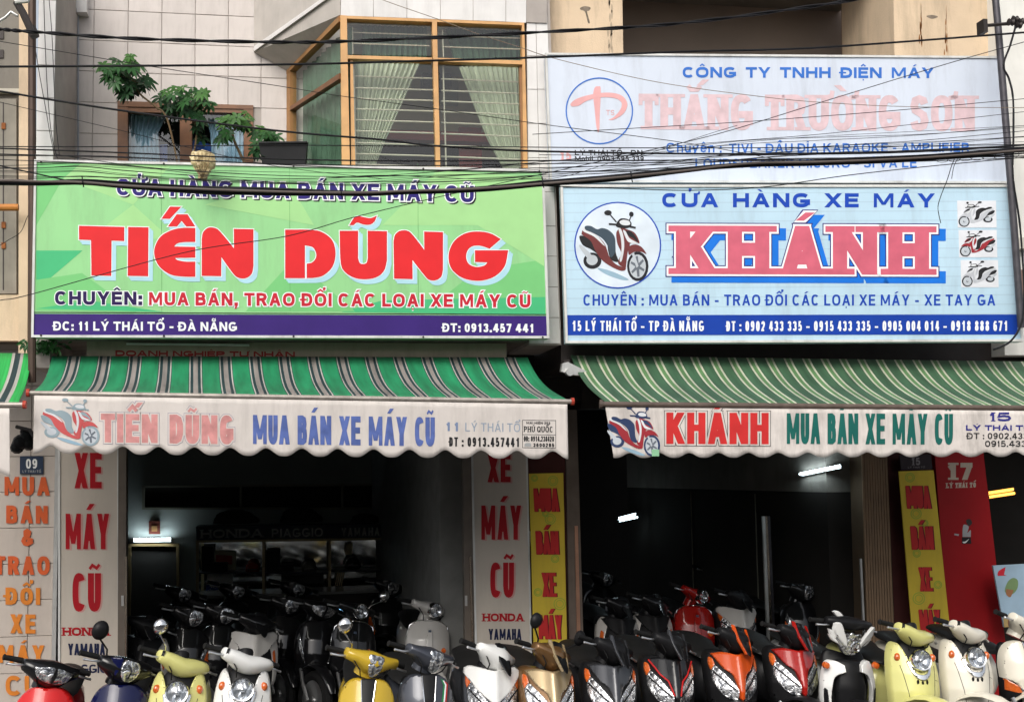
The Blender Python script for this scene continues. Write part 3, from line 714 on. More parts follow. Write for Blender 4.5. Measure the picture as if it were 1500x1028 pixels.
# right partition wall of shop 2 carries a tube: lit strip above dark folding doors
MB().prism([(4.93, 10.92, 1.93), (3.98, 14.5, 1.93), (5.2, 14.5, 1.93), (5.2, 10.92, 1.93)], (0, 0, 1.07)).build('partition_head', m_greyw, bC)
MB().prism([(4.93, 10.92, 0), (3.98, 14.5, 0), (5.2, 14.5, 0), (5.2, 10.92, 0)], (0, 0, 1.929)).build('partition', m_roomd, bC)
for t in (.3, .62):
    a = Vector((4.93, 10.92, 0)).lerp(Vector((3.98, 14.5, 0)), t)
    MB().tube([a+Vector((-.01, 0, 0)), a+Vector((-.01, 0, 1.9))], .006, 5).build('door_edge', m_fr, bC, True)
pq('roller_shutter_column', M('rib_backing', (.12, .085, .055), .8), bC, [(1260, 600), (1297, 600), (1316, 1060), (1274, 1060)], 10.62, .25)
m_rib = M('beige_rib', (.25, .165, .1), .6, var=.15, dirt=.3)
for i in range(10):
    a = 1260.5+i*3.7; c_ = 1274.5+i*4.1
    pq('slat', m_rib, bC, [(a, 600), (a+2.9, 600), (c_+3.2, 1060), (c_, 1060)], 10.60, .02)
pq('brown_pier', M('dark_red_brown', (.07, .02, .018), .6, var=.15), bC, [(1297.5, 600), (1372, 600), (1400, 1060), (1316.5, 1060)], 10.64, .27)
pq('door_rail', m_alu, bC, [(1260, 818), (1262.5, 818), (1274, 1060), (1271, 1060)], 10.58, .02)
rp = pq('red_pier', M('red_panel', (.30, .010, .013), .45, var=.12, scale=3), bC, [(1369.5, 600), (1436, 600), (1441, 667), (1468, 900), (1487, 1060), (1408, 1060), (1387, 900), (1369.5, 667)], 10.55, .3)
RP = plane(10.55); m_gt = M('print_cream', (.5, .42, .34), .6)
text(RP, '17', 1386.5, 702.5, 1424.5, 702.5, 25, 7.6, m_gt, rp, 1, slab=1, track=4)
text(RP, 'LÝ THÁI TỔ', 1386, 714.6, 1429.5, 713.6, 7.4, 1.9, m_gt, rp, 1, slab=1, track=1)
# sticker on the red pier
blob(RP, [(1412, 768, 1), (1419, 771, 1), (1417, 780, 1), (1422, 776, 1), (1422, 786), (1410, 786), (1410, 776, 1)], M('sticker_grey', (.35, .35, .36), .5), rp, 1, 'sticker')
blob(RP, [(1409, 786.5), (1422, 786.5), (1423, 796), (1409, 796)], m_black, rp, 1, 'sticker')
blob(RP, [(1410, 793, 1), (1414, 792.5, 1), (1420, 788.5), (1415, 794.5, 1), (1411.5, 795, 1)], tx, rp, 2, 'swoosh')
blob(RP, [(1415, 762, 1), (1421, 760, 1), (1424, 766, 1), (1419, 770, 1)], m_dark, rp, 1, 'sticker')
blob(RP, [(1398, 781), (1405, 782), (1404, 784.5), (1398, 783.5)], MATS['sticker_grey'], rp, 1, 'sticker')
# central party wall pier between both shops
pq('brown_pier', M('pier_grey_brown', (.15, .12, .10), .6, var=.2), bB, [(828, 600), (845, 600), (858, 1060), (836, 1060)], 10.56, .35)
pq('dark_pier', MATS['dark_red_brown'], bB, [(770, 600), (829, 600), (837, 1060), (780, 1060)], 10.6, .3)
pq('door_rail', M('steel_orange_lit', (.55, .3, .2), .35, metal=.6, var=.2), bB, [(842, 770), (846.5, 770), (854, 1060), (848, 1060)], 10.54, .02)  # orange light on the steel strip is put into its colour
lb = pq('lock_box', m_alu, bB, [(776, 778), (781, 778), (784, 806), (779, 806)], 10.5, .03)
pq('lock', m_dark, lb, [(778, 782), (782, 782), (783, 794), (779, 794)], 10.49, .02)
# shop beyond, at the right edge
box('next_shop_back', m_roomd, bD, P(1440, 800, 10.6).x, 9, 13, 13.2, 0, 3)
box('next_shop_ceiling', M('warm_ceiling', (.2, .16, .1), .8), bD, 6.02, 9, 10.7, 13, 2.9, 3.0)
box('next_shop_floor', m_floor, bD, 5.31, 9, 10.63, 13, -.2, .003)
pq('upper_wall', m_white, bD, [(1458, -100), (1760, -100), (1760, 520), (1472, 520)], 9.3, .4)
pq('ledge', M('pale_ledge', (.6, .57, .5), .7), bD, [(1484, 348), (1760, 348), (1760, 364), (1486, 364)], 9.22, .12)
pq('lower_band', M('brown_band', (.25, .16, .13), .8), bD, [(1485, 395), (1760, 395), (1760, 460), (1488, 460)], 9.27, .05)
# ------------------------------------------------------------------ signs
def board(name, label, quad, B, depth=.11, face=None, frame=m_trim, fw=4, loc=None):
    """sign box: frame rim + printed face"""
    c = B.pt(sum(q[0] for q in quad)/4, sum(q[1] for q in quad)/4)
    r = empty(name, label, 'sign', c)
    MB().prism([B.pt(*q, 0) for q in quad], B.n*(-depth)).build('panel', face, r)
    q = [Vector(p) for p in quad]; inn = offset_poly(q, -fw)
    for i in range(4):
        j = (i+1) % 4
        MB().prism([B.pt(*q[i], .012), B.pt(*q[j], .012), B.pt(*inn[j], .012), B.pt(*inn[i], .012)], B.n*(-.05)).build('frame', frame, r)
    return r
def face_mat(name, col, var=.05, stripes=False, wrinkle=.15):
    m = mat(name, col, .42, var=var, scale=1.6, bump=wrinkle, bscale=3.0, dirt=.2, spec=.3); return m
# green sign
m_ol0 = M('seam_green', (.16, .4, .15), .5)
S1 = Board(48, 9.18, 800, 9.18)
m_green = face_mat('sign_green', (.29, .62, .27), wrinkle=.5)
s1 = board('green_shop_sign', 'large green shop sign with fat red letters and purple address band', [(50, 233.5), (797, 248), (805, 495.5), (45.5, 494)], S1, .12, m_green, fw=3.5)
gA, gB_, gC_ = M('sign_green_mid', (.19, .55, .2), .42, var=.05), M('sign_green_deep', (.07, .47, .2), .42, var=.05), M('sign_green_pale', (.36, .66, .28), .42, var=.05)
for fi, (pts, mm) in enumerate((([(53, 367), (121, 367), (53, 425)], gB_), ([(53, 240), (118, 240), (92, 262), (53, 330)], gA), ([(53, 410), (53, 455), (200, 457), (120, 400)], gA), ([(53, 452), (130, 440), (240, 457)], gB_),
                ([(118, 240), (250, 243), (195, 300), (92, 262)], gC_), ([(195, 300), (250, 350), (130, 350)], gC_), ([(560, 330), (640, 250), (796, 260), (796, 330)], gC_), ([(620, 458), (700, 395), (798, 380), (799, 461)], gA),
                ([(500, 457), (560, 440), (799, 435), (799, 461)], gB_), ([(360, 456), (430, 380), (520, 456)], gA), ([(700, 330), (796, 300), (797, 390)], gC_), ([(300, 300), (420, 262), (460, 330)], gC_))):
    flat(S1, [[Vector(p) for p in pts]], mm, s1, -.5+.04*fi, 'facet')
m_navyt = M('print_navy', (.03, .02, .17), .45, var=.08); m_wt = M('print_bright_white', (.85, .87, .88), .45, var=.04); m_tred = M('print_signal_red', (.72, .025, .03), .45, var=.06)
m_purple = M('sign_purple', (.045, .02, .17), .42, var=.12, scale=4); m_shadb = M('print_shadow_blue', (.42, .68, .78), .45, var=.08); m_dred = M('print_dark_red', (.55, .02, .04), .45, var=.08)
flat(S1, [[Vector(p) for p in ((49.5, 459.5), (800.5, 462.5), (801.5, 492.5), (49, 490.5))]], m_purple, s1, 1, 'address_band')
flat(S1, [[Vector(p) for p in ((49.5, 456.8), (800.5, 460), (800.5, 461.2), (49.5, 458))]], m_black, s1, 2, 'line')
a_ = dict(xs=.8)
args = (S1, 'CỬA HÀNG MUA BÁN XE MÁY CŨ', 171, 286, 694, 296.5, 24, 5.6)
text(*args, m_black, s1, 2, grow=1.4, dx=2, dy=2); text(*args, m_wt, s1, 3, grow=1.7); text(*args, m_navyt, s1, 4)
args = (S1, 'CHUYÊN:', 80.5, 446, 208, 446.8, 19.5, 5)
text(*args, m_wt, s1, 3, grow=1.3); text(*args, M('print_deep_navy', (.025, .01, .08), .45), s1, 4)
args = (S1, 'MUA BÁN, TRAO ĐỔI CÁC LOẠI XE MÁY CŨ', 218, 447, 777, 450.5, 19, 4.6)
text(*args, m_wt, s1, 3, grow=1.5); text(*args, m_dred, s1, 4)
text(S1, 'ĐC: 11 LÝ THÁI TỔ - ĐÀ NẴNG', 78, 484, 347, 485, 13.2, 3, m_wt, s1, 4)
text(S1, 'ĐT: 0913.457 441', 648, 486, 782, 487, 12.6, 2.9, m_wt, s1, 4)
def c5(pts): return [((p[0]/3.571, 230+p[1]/3.571)+tuple(p[2:])) for p in pts]
def c6(pts): return [((400+p[0]/3.571, 230+p[1]/3.571)+tuple(p[2:])) for p in pts]
big = [c5([(415, 362), (648, 368), (648, 438), (582, 436), (580, 620), (480, 618), (478, 433), (415, 431)]), c5([(672, 368), (775, 370), (773, 622), (670, 620)]),
       c5([(1020, 373), (950, 373, 1), (890, 388, 1), (835, 425, 1), (808, 495, 1), (830, 565, 1), (890, 612, 1), (960, 624, 1), (1020, 625), (1020, 549), (970, 549, 1), (928, 541, 1), (912, 527), (1020, 525), (1020, 472), (908, 470), (925, 452, 1), (960, 444, 1), (1020, 443)]),
       c5([(882, 362), (925, 302), (980, 302), (1018, 362), (975, 362), (950, 332), (925, 362)]), c5([(847, 322), (890, 262), (945, 262), (888, 322)]),
       c5([(1057, 620), (1057, 430), (1064, 395, 1), (1090, 372, 1), (1125, 374, 1), (1155, 397, 1), (1225, 482), (1225, 378), (1324, 380), (1324, 570), (1315, 610, 1), (1285, 632, 1), (1248, 630, 1), (1220, 607, 1), (1157, 520), (1155, 622)]),
       c6([(65, 382), (200, 383, 1), (262, 398, 1), (310, 440, 1), (325, 508, 1), (308, 575, 1), (262, 618, 1), (215, 630, 1), (178, 632), (178, 560), (205, 553, 1), (225, 530, 1), (226, 500, 1), (208, 471, 1), (165, 460), (165, 632), (65, 632)]),
       c6([(402, 355), (425, 320, 1), (450, 312, 1), (480, 318, 1), (510, 322, 1), (540, 311), (530, 335, 1), (508, 352, 1), (475, 352, 1), (440, 342, 1), (420, 355)]),
       c6([(350, 388), (443, 388), (443, 530), (452, 555, 1), (470, 562, 1), (490, 555, 1), (497, 530), (497, 388), (594, 390), (594, 540), (580, 592, 1), (545, 625, 1), (485, 638, 1), (425, 630, 1), (375, 598, 1), (355, 545, 1)]),
       c6([(635, 635), (632, 440), (640, 408, 1), (665, 388, 1), (702, 388, 1), (730, 410, 1), (792, 490), (792, 392), (887, 395), (887, 590), (878, 625, 1), (850, 643, 1), (818, 641, 1), (795, 620, 1), (728, 535), (728, 637)]),
       c6([(1188, 430), (1140, 403, 1), (1080, 392, 1), (1010, 400, 1), (950, 440, 1), (921, 505, 1), (928, 570, 1), (965, 615, 1), (1020, 640, 1), (1090, 645, 1), (1160, 622, 1), (1210, 570, 1), (1228, 490), (1058, 490), (1058, 548), (1125, 550), (1105, 570, 1), (1062, 577, 1), (1022, 560, 1), (1008, 522, 1), (1018, 485, 1), (1045, 465, 1), (1085, 463, 1), (1132, 478)])]
bp = [smooth_poly(p) for p in big]
def shift(p, dx, dy): return [Vector((q.x+dx, q.y+dy)) for q in p]
for k_ in range(6):
    if k_ in (2, 4, 5):
        for i_, p in enumerate(bp): flat(S1, [shift(offset_poly(p, 1.6), 1+k_*.95, 1+k_*1.0)], m_shadb, s1, 1+k_*.15+.01*i_, 'letter_side')
for i_, p in enumerate(bp): flat(S1, [offset_poly(p, 1.7)], m_wt, s1, 3+.03*i_, 'letter_rim'); flat(S1, [offset_poly(p, .55)], m_dred, s1, 4, 'letter_rim')
for p in bp: flat(S1, [p], m_tred, s1, 5, 'letter')

for x_, y_ in ((60, 238), (240, 241), (430, 245), (620, 248.5), (790, 252), (60, 491), (240, 492), (430, 492.6), (620, 493.5), (795, 494)):
    MB().lathe([(.001, -.004), (.008, -.003), (.008, .002)], S1.pt(x_, y_-(1 if y_ < 400 else 0), .014), 'y', 8).build('screw', m_dark, s1, True)
for x_ in (236, 424, 612): MB().tube([S1.pt(x_, 240, .0016), S1.pt(x_+1, 456, .0016)], .0012, 4).build('sheet_seam', m_ol0, s1)
# upper blue-white banner sign
S3 = Board(800, 9.3, 1470, 9.0)
m_pale = face_mat('sign_pale_blue', (.60, .655, .75), wrinkle=1.0)
s3 = board('faded_shop_sign', 'faded pale blue fabric sign with washed out pink name, above the scooter sign', [(798.5, 77.5), (1466, 82.5), (1479, 268.5), (806, 267)], S3, .1, m_pale, fw=3)
m_bl = M('print_blue', (.04, .16, .55), .5, var=.1); m_pk = M('print_faded_pink', (.66, .49, .52), .5, var=.14, scale=14)
text(S3, 'CÔNG TY TNHH ĐIỆN MÁY', 1000, 114, 1368, 114.8, 15.5, 4, m_bl, s3, 1, xs=1, space=.5)
text(S3, 'THẮNG', 936, 189.5, 1103, 191, 52, 11.5, m_pk, s3, 1, slab=1, track=3); text(S3, 'TRƯỜNG', 1121, 191, 1319, 192, 52, 11.5, m_pk, s3, 1, slab=1, track=3); text(S3, 'SƠN', 1333, 192, 1428, 192.5, 52, 11.5, m_pk, s3, 1, slab=1, track=3)
ring(S3, 877.9, 162.7, 49.5, 49, 1.9, m_bl, s3, 2)
m_pk2 = M('print_logo_pink', (.72, .38, .38), .5, var=.1)
blob(S3, [(871, 129, 1), (876, 127, 1), (880, 131, 1), (878.5, 170, 1), (878, 190, 1), (876, 195), (873.5, 185, 1), (871, 160, 1), (869, 140, 1)], m_pk2, s3, 1, 'logo')
blob(S3, [(836, 152, 1), (845, 145, 1), (865, 139, 1), (890, 136, 1), (910, 140, 1), (919, 152, 1), (914, 166, 1), (900, 175, 1), (891, 176), (900, 171, 1), (909, 160, 1), (910, 150, 1), (900, 144, 1), (880, 143, 1), (860, 148, 1), (848, 155, 1), (838, 156, 1)], m_pk2, s3, 1.4, 'logo')
text(S3, 'TS', 888, 169, 900, 169, 7.5, 1, m_pk2, s3, 1)
text(S3, '15', 820, 235, 837, 235, 14, 3.2, m_pk2, s3, 1, slab=1)
text(S3, 'LÝ THÁI TỔ - ĐN', 842, 227.5, 941, 227.5, 7.5, 1.6, m_black, s3, 1); text(S3, 'Mobil. 0903 595 339', 842, 236.5, 943, 236.5, 7.5, 1.5, m_black, s3, 1)
text(S3, 'Chuyên :', 976, 223.5, 1057, 223.5, 14, 2.4, m_bl, s3, 1); text(S3, 'TIVI - ĐẦU ĐĨA KARAOKE - AMPLIFIER', 1068, 224, 1420, 222.5, 13.2, 2.6, m_bl, s3, 1)
text(S3, 'LOUDSPEAKER MICCRO - SĨ VÀ LẺ', 1018.6, 246.5, 1343, 245.5, 13.6, 2.6, m_bl, s3, 1)

# scooter sign
S2 = Board(822, 9.22, 1490, 8.78)
m_sb = mat('sign_sky_blue', (.48, .66, .78), .42, var=.08, scale=1.2, bump=.6, bscale=3, dirt=.2, spec=.3)
# horizontal slats of the printed sheet
nn = m_sb.node_tree.nodes; ll = m_sb.node_tree.links; wv = nn.new('ShaderNodeTexWave'); wv.bands_direction = 'Z'; wv.inputs['Scale'].default_value = 4.2; wv.inputs['Distortion'].default_value = 0
tcx = nn.new('ShaderNodeTexCoord'); ll.new(tcx.outputs['Object'], wv.inputs['Vector']); crx = nn.new('ShaderNodeMapRange'); crx.inputs[1].default_value = .93; crx.inputs[2].default_value = 1; crx.inputs[4].default_value = .35
ll.new(wv.outputs['Fac'], crx.inputs[0]); bs = nn['Principled BSDF']; src = bs.inputs['Base Color'].links[0].from_socket; mxx = nn.new('ShaderNodeMix'); mxx.data_type = 'RGBA'
ll.new(crx.outputs[0], mxx.inputs[0]); ll.new(src, mxx.inputs[6]); mxx.inputs[7].default_value = (.3, .42, .52, 1); ll.new(mxx.outputs[2], bs.inputs['Base Color'])
s2 = board('blue_scooter_shop_sign', 'light blue scooter shop sign with pink slab name and round scooter picture', [(821, 270.5), (1478.5, 270.5), (1500, 500), (828.5, 502.5)], S2, .12, m_sb, fw=3.5)
m_rb = M('print_royal', (.01, .06, .42), .45, var=.08); m_band = M('sign_royal_band', (.008, .05, .36), .45, var=.1); m_dsh = M('print_cyan_blue', (.01, .17, .68), .45, var=.08)
m_kp = M('print_salmon', (.62, .13, .19), .5, var=.12, scale=9)
flat(S2, [[Vector(p) for p in ((831, 461.5), (1489.5, 460.5), (1491, 490), (831.5, 491))]], m_band, s2, 1, 'address_band')
args = (S2, 'CỬA HÀNG XE MÁY', 970, 303.5, 1369, 304, 20.5, 5.6); text(*args, m_rb, s2, 1, xs=1, track=5, space=.5)
ks = [('K', 985, 1056), ('H', 1061, 1132), ('Á', 1139, 1211), ('N', 1215, 1290), ('H', 1296, 1366)]
for gr, lay, mm, ddx, ddy in ((4.5, 1, m_dsh, 9, 8), (4.2, 2, m_navyt, 0, 0), (2.7, 3, m_wt, 0, 0), (0, 4, m_kp, 0, 0)):
    for ch, a, b in ks: text(S2, ch, a+5, 401.5+(a-985)*.003, b-5, 401.5+(b-985)*.003, 71, 21, mm, s2, lay+.15*(ch in 'HN'), slab=1, grow=gr, dx=ddx, dy=ddy)
text(S2, 'CHUYÊN : MUA BÁN - TRAO ĐỔI CÁC LOẠI XE MÁY - XE TAY GA', 854.5, 447.5, 1458, 447.4, 16, 2.9, m_rb, s2, 1, space=.34)
text(S2, '15 LÝ THÁI TỔ - TP ĐÀ NẴNG', 838, 484.8, 1031, 485, 15, 2.6, m_wt, s2, 2, space=.24)
text(S2, 'ĐT : 0902 433 335 - 0915 433 335 - 0905 004 014 - 0918 888 671', 1064, 485, 1476, 484.5, 14.6, 2.6, m_wt, s2, 2, space=.26)
flat(S2, [ellipse(904.8, 359.3, 62, 62)], M('print_pale_disc', (.66, .74, .82), .45), s2, 1, 'disc'); ring(S2, 904.8, 359.3, 63.8, 63.6, 2, m_rb, s2, 1.6)

def scooter_print(B, par, x0, y0, x1, y1, body, seat, flip=False, L=2, dark=None, tyre=None, rim=None, detail=True):
    """flat printed scooter seen from its front right, traced in a 365 x 382 box, nose to the right"""
    dark = dark or m_black; tyre = tyre or M('print_tyre', (.02, .02, .025), .5); rim = rim or M('print_rim', (.5, .54, .58), .5); lt = M('print_light', (.66, .68, .7), .5); hub = M('print_hub', (.14, .16, .19), .5)
    def q(pts):
        o = []
        for p in pts:
            x = (p[0]-180)/365; x = 1-x if flip else x
            o.append((x0+(x1-x0)*x, y0+(y1-y0)*(p[1]-290)/382)+tuple(p[2:]))
        return o
    def bl(pts, m, l): flat(B, [smooth_poly(q(pts))], m, par, L+l, 'scooter_print')
    def el(cx, cy, rx, ry, m, l): bl([(cx+rx*cos(t*pi/9), cy+ry*sin(t*pi/9)) for t in range(18)], m, l)
    S_ = lambda pts: [tuple(p)+(1,) for p in pts]
    if detail:
        bl(S_([(275, 602), (330, 612), (400, 640), (440, 664), (400, 664), (320, 635)]), M('print_soft_shadow', (.28, .42, .52), .5), 0)
    el(248, 562, 48, 44, tyre, .3); el(246, 558, 30, 28, rim, .6); el(246, 558, 12, 12, hub, .9)
    bl(S_([(180, 428), (235, 440), (262, 480), (300, 540), (240, 500), (196, 476)]), dark, .9)
    bl(S_([(178, 478), (200, 486), (262, 552), (268, 572), (244, 574), (190, 506)]), rim, 1.2)
    el(488, 592, 57, 80, tyre, .5); el(487, 592, 44, 64, rim, .8)
    if detail:
        for k in range(6):
            t = k*pi/3+.4; c_, s_ = cos(t), sin(t)
            bl([(487+8*s_, 592-8*c_), (487+38*c_+6*s_, 592+56*s_-6*c_), (487+38*c_-6*s_, 592+56*s_+6*c_), (487-8*s_, 592+8*c_)], hub, 1.0)
    el(487, 592, 12, 17, hub, 1.2)
    bl([(448, 500), (460, 496), (492, 590), (482, 600)], rim, 1.3)
    bl([(196, 386), (216, 392, 1), (262, 418, 1), (312, 470, 1), (338, 540, 1), (372, 580, 1), (424, 604, 1), (402, 616, 1), (352, 596, 1), (300, 560, 1), (262, 505, 1), (238, 455, 1), (190, 420)], body, 1.3)
    bl(S_([(194, 384), (214, 388), (270, 424), (312, 476), (304, 476), (256, 432), (200, 404)]), lt, 1.6)
    bl(S_([(330, 470), (366, 460), (372, 520), (386, 566), (352, 560), (336, 530)]), dark, 1.6)
    bl(S_([(210, 376), (240, 375), (272, 392), (300, 386), (335, 398), (364, 430), (370, 476), (366, 520), (344, 542), (330, 486), (300, 442), (252, 414), (212, 396)]), seat, 1.9)
    bl([(386, 392), (402, 386, 1), (420, 400, 1), (446, 470, 1), (434, 520, 1), (424, 606), (384, 574, 1), (400, 520, 1), (380, 470, 1), (374, 414, 1)], body, 2.1)
    bl(S_([(386, 392), (398, 390), (412, 430), (416, 490), (404, 560), (392, 560), (402, 500), (398, 440)]), lt, 2.4)
    bl(S_([(402, 388), (440, 396), (472, 412), (492, 446), (496, 468), (470, 458), (446, 470), (424, 440)]), body, 2.4)
    bl(S_([(424, 404), (452, 404), (482, 440), (488, 462), (462, 440), (440, 428)]), dark, 2.7)
    bl(S_([(410, 400), (424, 404), (444, 440), (486, 466), (470, 470), (434, 456)]), lt, 2.8)
    bl(S_([(440, 490), (470, 474), (508, 488), (534, 526), (508, 514), (470, 514), (442, 530)]), body, 2.4)
    bl(S_([(372, 374), (384, 346), (402, 334), (434, 338), (454, 358), (450, 380), (420, 388), (396, 386)]), dark, 2.4)
    bl(S_([(392, 352), (410, 342), (440, 348), (448, 366), (424, 372), (400, 366)]), lt, 2.7)
    bl([(334, 360), (378, 362), (380, 372), (336, 370)], dark, 2.3); bl([(446, 372), (478, 380), (476, 390), (446, 384)], dark, 2.3)
    el(330, 304, 20, 14, dark, 2.2); el(454, 312, 12, 14, dark, 2.2)
    bl([(336, 312), (342, 310), (378, 352), (372, 356)], dark, 2.1); bl([(450, 322), (455, 323), (444, 352), (438, 350)], dark, 2.1)
m_maroon = M('print_maroon', (.16, .04, .04), .5); m_slate = M('print_slate', (.05, .075, .10), .5); m_psil = M('print_silver', (.5, .52, .56), .5); m_pred = M('print_brick', (.32, .03, .04), .5); m_frd = M('print_faded_red', (.55, .1, .1), .5, var=.15); m_pseat = M('print_pale_slate', (.28, .36, .4), .5); m_nv = M('print_night', (.03, .05, .12), .5)
scooter_print(S2, s2, 849, 308, 950, 412, m_maroon, m_slate)
m_wbox = M('print_box_white', (.72, .74, .78), .45)
for i, (xa_, ya_, xb_, yb_, bd) in enumerate(((1402, 294, 1459, 333.5, m_psil), (1404, 337, 1460, 377, m_pred), (1407, 381, 1462, 421, m_psil))):
    flat(S2, [[Vector(p) for p in ((xa_, ya_), (xb_, ya_), (xb_+1, yb_), (xa_+1, yb_))]], m_wbox, s2, 1, 'picture')
    scooter_print(S2, s2, xa_+2, ya_+1, xb_-2, yb_-1, bd, m_black, flip=True, detail=False)

# ------------------------------------------------------------------ awnings
def awning_mat(name, stops, period, reps):
    m = bpy.data.materials.new(name); m.use_nodes = True; N = m.node_tree.nodes; L = m.node_tree.links; b = N['Principled BSDF']
    uv = N.new('ShaderNodeTexCoord'); sp = N.new('ShaderNodeSeparateXYZ'); L.new(uv.outputs['UV'], sp.inputs[0])
    mu = N.new('ShaderNodeMath'); mu.operation = 'MULTIPLY'; mu.inputs[1].default_value = reps; fr_ = N.new('ShaderNodeMath'); fr_.operation = 'FRACT'
    L.new(sp.outputs[0], mu.inputs[0]); L.new(mu.outputs[0], fr_.inputs[0]); cr = N.new('ShaderNodeValToRGB'); cr.color_ramp.interpolation = 'CONSTANT'
    L.new(fr_.outputs[0], cr.inputs[0]); e = cr.color_ramp.elements
    e[0].position = 0; e[0].color = (*stops[0][1], 1); e[1].position = stops[1][0]; e[1].color = (*stops[1][1], 1)
    for p, c in stops[2:]:
        q = e.new(p); q.color = (*c, 1)
    no = N.new('ShaderNodeTexNoise'); no.inputs['Scale'].default_value = 5; no.inputs['Detail'].default_value = 8; mp_ = N.new('ShaderNodeMapping'); mp_.inputs['Scale'].default_value = (34, 1.3, 1); L.new(uv.outputs['UV'], mp_.inputs[0]); no.inputs['Scale'].default_value = 1.6; L.new(mp_.outputs[0], no.inputs[0])
    mr = N.new('ShaderNodeMapRange'); mr.inputs[1].default_value = .3; mr.inputs[2].default_value = .75; mr.inputs[3].default_value = 1.05; mr.inputs[4].default_value = .5; L.new(no.outputs[0], mr.inputs[0])
    # dirt streaks run down the cloth from roller to bar
    mx = N.new('ShaderNodeVectorMath'); mx.operation = 'SCALE'; L.new(cr.outputs[0], mx.inputs[0]); L.new(mr.outputs[0], mx.inputs['Scale']); L.new(mx.outputs[0], b.inputs['Base Color'])
    b.inputs['Roughness'].default_value = .7
    return m
gr_, wh_, nv_, gy_ = (.012, .25, .10), (.46, .44, .4), (.012, .04, .045), (.30, .265, .245)
aw1 = awning_mat('awning_fabric_bold', [(0, gr_), (.50, nv_), (.52, wh_), (.56, nv_), (.65, gy_), (.80, nv_), (.89, wh_), (.93, nv_), (.95, gr_)], 1, 16.4)
g2, g3 = (.05, .13, .065), (.12, .26, .10); c2 = (.56, .58, .44)
aw2 = awning_mat('awning_fabric_fine', [(0, g2), (.27, (.03, .07, .035)), (.30, c2), (.41, g3), (.62, c2), (.73, (.03, .07, .035)), (.76, g2)], 1, 24.5)
aw3 = awning_mat('awning_fabric_left', [(0, (.02, .42, .08)), (.34, wh_), (.44, nv_), (.62, wh_), (.72, (.02, .42, .08))], 1, 4.0)
def awning(label, BL, BR, FL, FR, fabric, bar_m, Yb=(9.42, 9.42), Yf=(8.45, 8.45), sag=.075, n=90, rod=.017, cap=None):
    bl, br, fl, fr2 = P(*BL, Yb[0]), P(*BR, Yb[1]), P(*FL, Yf[0]), P(*FR, Yf[1])
    r = empty('awning', label, 'awning', (fl+fr2)/2)
    vs = []; uv = []; fs = []; rows = 12
    for j in range(rows+1):
        t = j/rows
        for i in range(n+1):
            u = i/n; a = bl.lerp(br, u); b = fl.lerp(fr2, u); p = a.lerp(b, t)
            p.z -= sag*sin(pi*t**.8)*(1-.25*t); p.z += .006*sin(u*37)*sin(pi*t)
            vs.append(p); uv.append((u, t))
    for j in range(rows):
        for i in range(n): q = j*(n+1)+i; fs.append((q, q+1, q+n+2, q+n+1))
    o = mobj('fabric', vs, fs, fabric, r, True, 80, uvs=uv)
    sm = o.modifiers.new('thickness', 'SOLIDIFY'); sm.thickness = .004
    d = (fr2-fl).normalized()
    MB().tube([fl-d*.03+Vector((0, -.01, -.012)), fr2+d*.03+Vector((0, -.01, -.012))], rod, 10).build('front_bar', bar_m, r, True)
    for e in (fl-d*.045, fr2+d*.03): MB().tube([e+Vector((0, -.01, -.012)), e+d*.02+Vector((0, -.01, -.012))], rod*1.6, 10).build('end_cap', cap or bar_m, r, True)
    MB().tube([bl+Vector((0, .0, -.03)), br+Vector((0, .0, -.03))], .022, 10).build('roller', m_dark, r, True)
    for u in (.02, .98):
        a = bl.lerp(br, u); b = fl.lerp(fr2, u); mid = a.lerp(b, .5)+Vector((.25 if u < .5 else -.25, 0, -.2))
        MB().tube([a-Vector((0, -.02, .12)), mid, b-Vector((0, 0, .02))], .014, 8).build('folding_arm', m_alu, r, True)
    return r
m_rod = M('rusty_rod', (.4, .36, .32), .5, metal=.4, var=.25, scale=14, dirt=.6)
m_rod2 = M('brown_rod', (.12, .09, .075), .5, var=.3, scale=14)
m_redcap = M('red_cap', (.4, .05, .03), .5)
awning('green and white striped awning with navy bands under the green sign', (76, 522), (773, 524), (50, 573), (830, 585.5), aw1, m_rod, cap=m_redcap)
awning('dark green finely striped awning under the blue scooter sign', (836, 521), (1500, 530), (887, 589.5), (1590, 596), aw2, m_rod2, Yb=(9.45, 9.1), Yf=(8.35, 7.9), rod=.02)
awning('bright green striped awning cut off by the left edge of the photo', (-130, 517), (47, 518), (-190, 590), (27, 590), aw3, m_rod, Yf=(8.3, 8.3), cap=m_redcap)

def valance(name, label, TL, TR, BL, BR, Yt, m, per, amp, wav=.012, n=240, drop=0, cat='banner', fold=0):
    B = Board(TL[0], Yt[0], TR[0], Yt[1], 620)
    c = B.pt((TL[0]+TR[0])/2, (TL[1]+TR[1])/2)
    r = empty(name, label, cat, c)
    vs = []; fs = []; rows = 10
    for j in range(rows+1):
        t = j/rows
        for i in range(n+1):
            u = i/n; xt, yt = TL[0]+(TR[0]-TL[0])*u, TL[1]+(TR[1]-TL[1])*u; xb, yb = BL[0]+(BR[0]-BL[0])*u, BL[1]+(BR[1]-BL[1])*u
            ph = (xb-BL[0]+drop)/per
            yb2 = yb-amp*(.5+.5*cos(2*pi*ph))**1.5
            p = B.pt(xt+(xb-xt)*t, yt+(yb2-yt)*t, -.0012)
            vs.append(p)
    for j in range(rows):
        for i in range(n): q = j*(n+1)+i; fs.append((q, q+1, q+n+2, q+n+1))
    o = mobj('fabric', vs, fs, m, r, True, 80)
    sm = o.modifiers.new('thickness', 'SOLIDIFY'); sm.thickness = .0022; sm.offset = 0
    return r, B
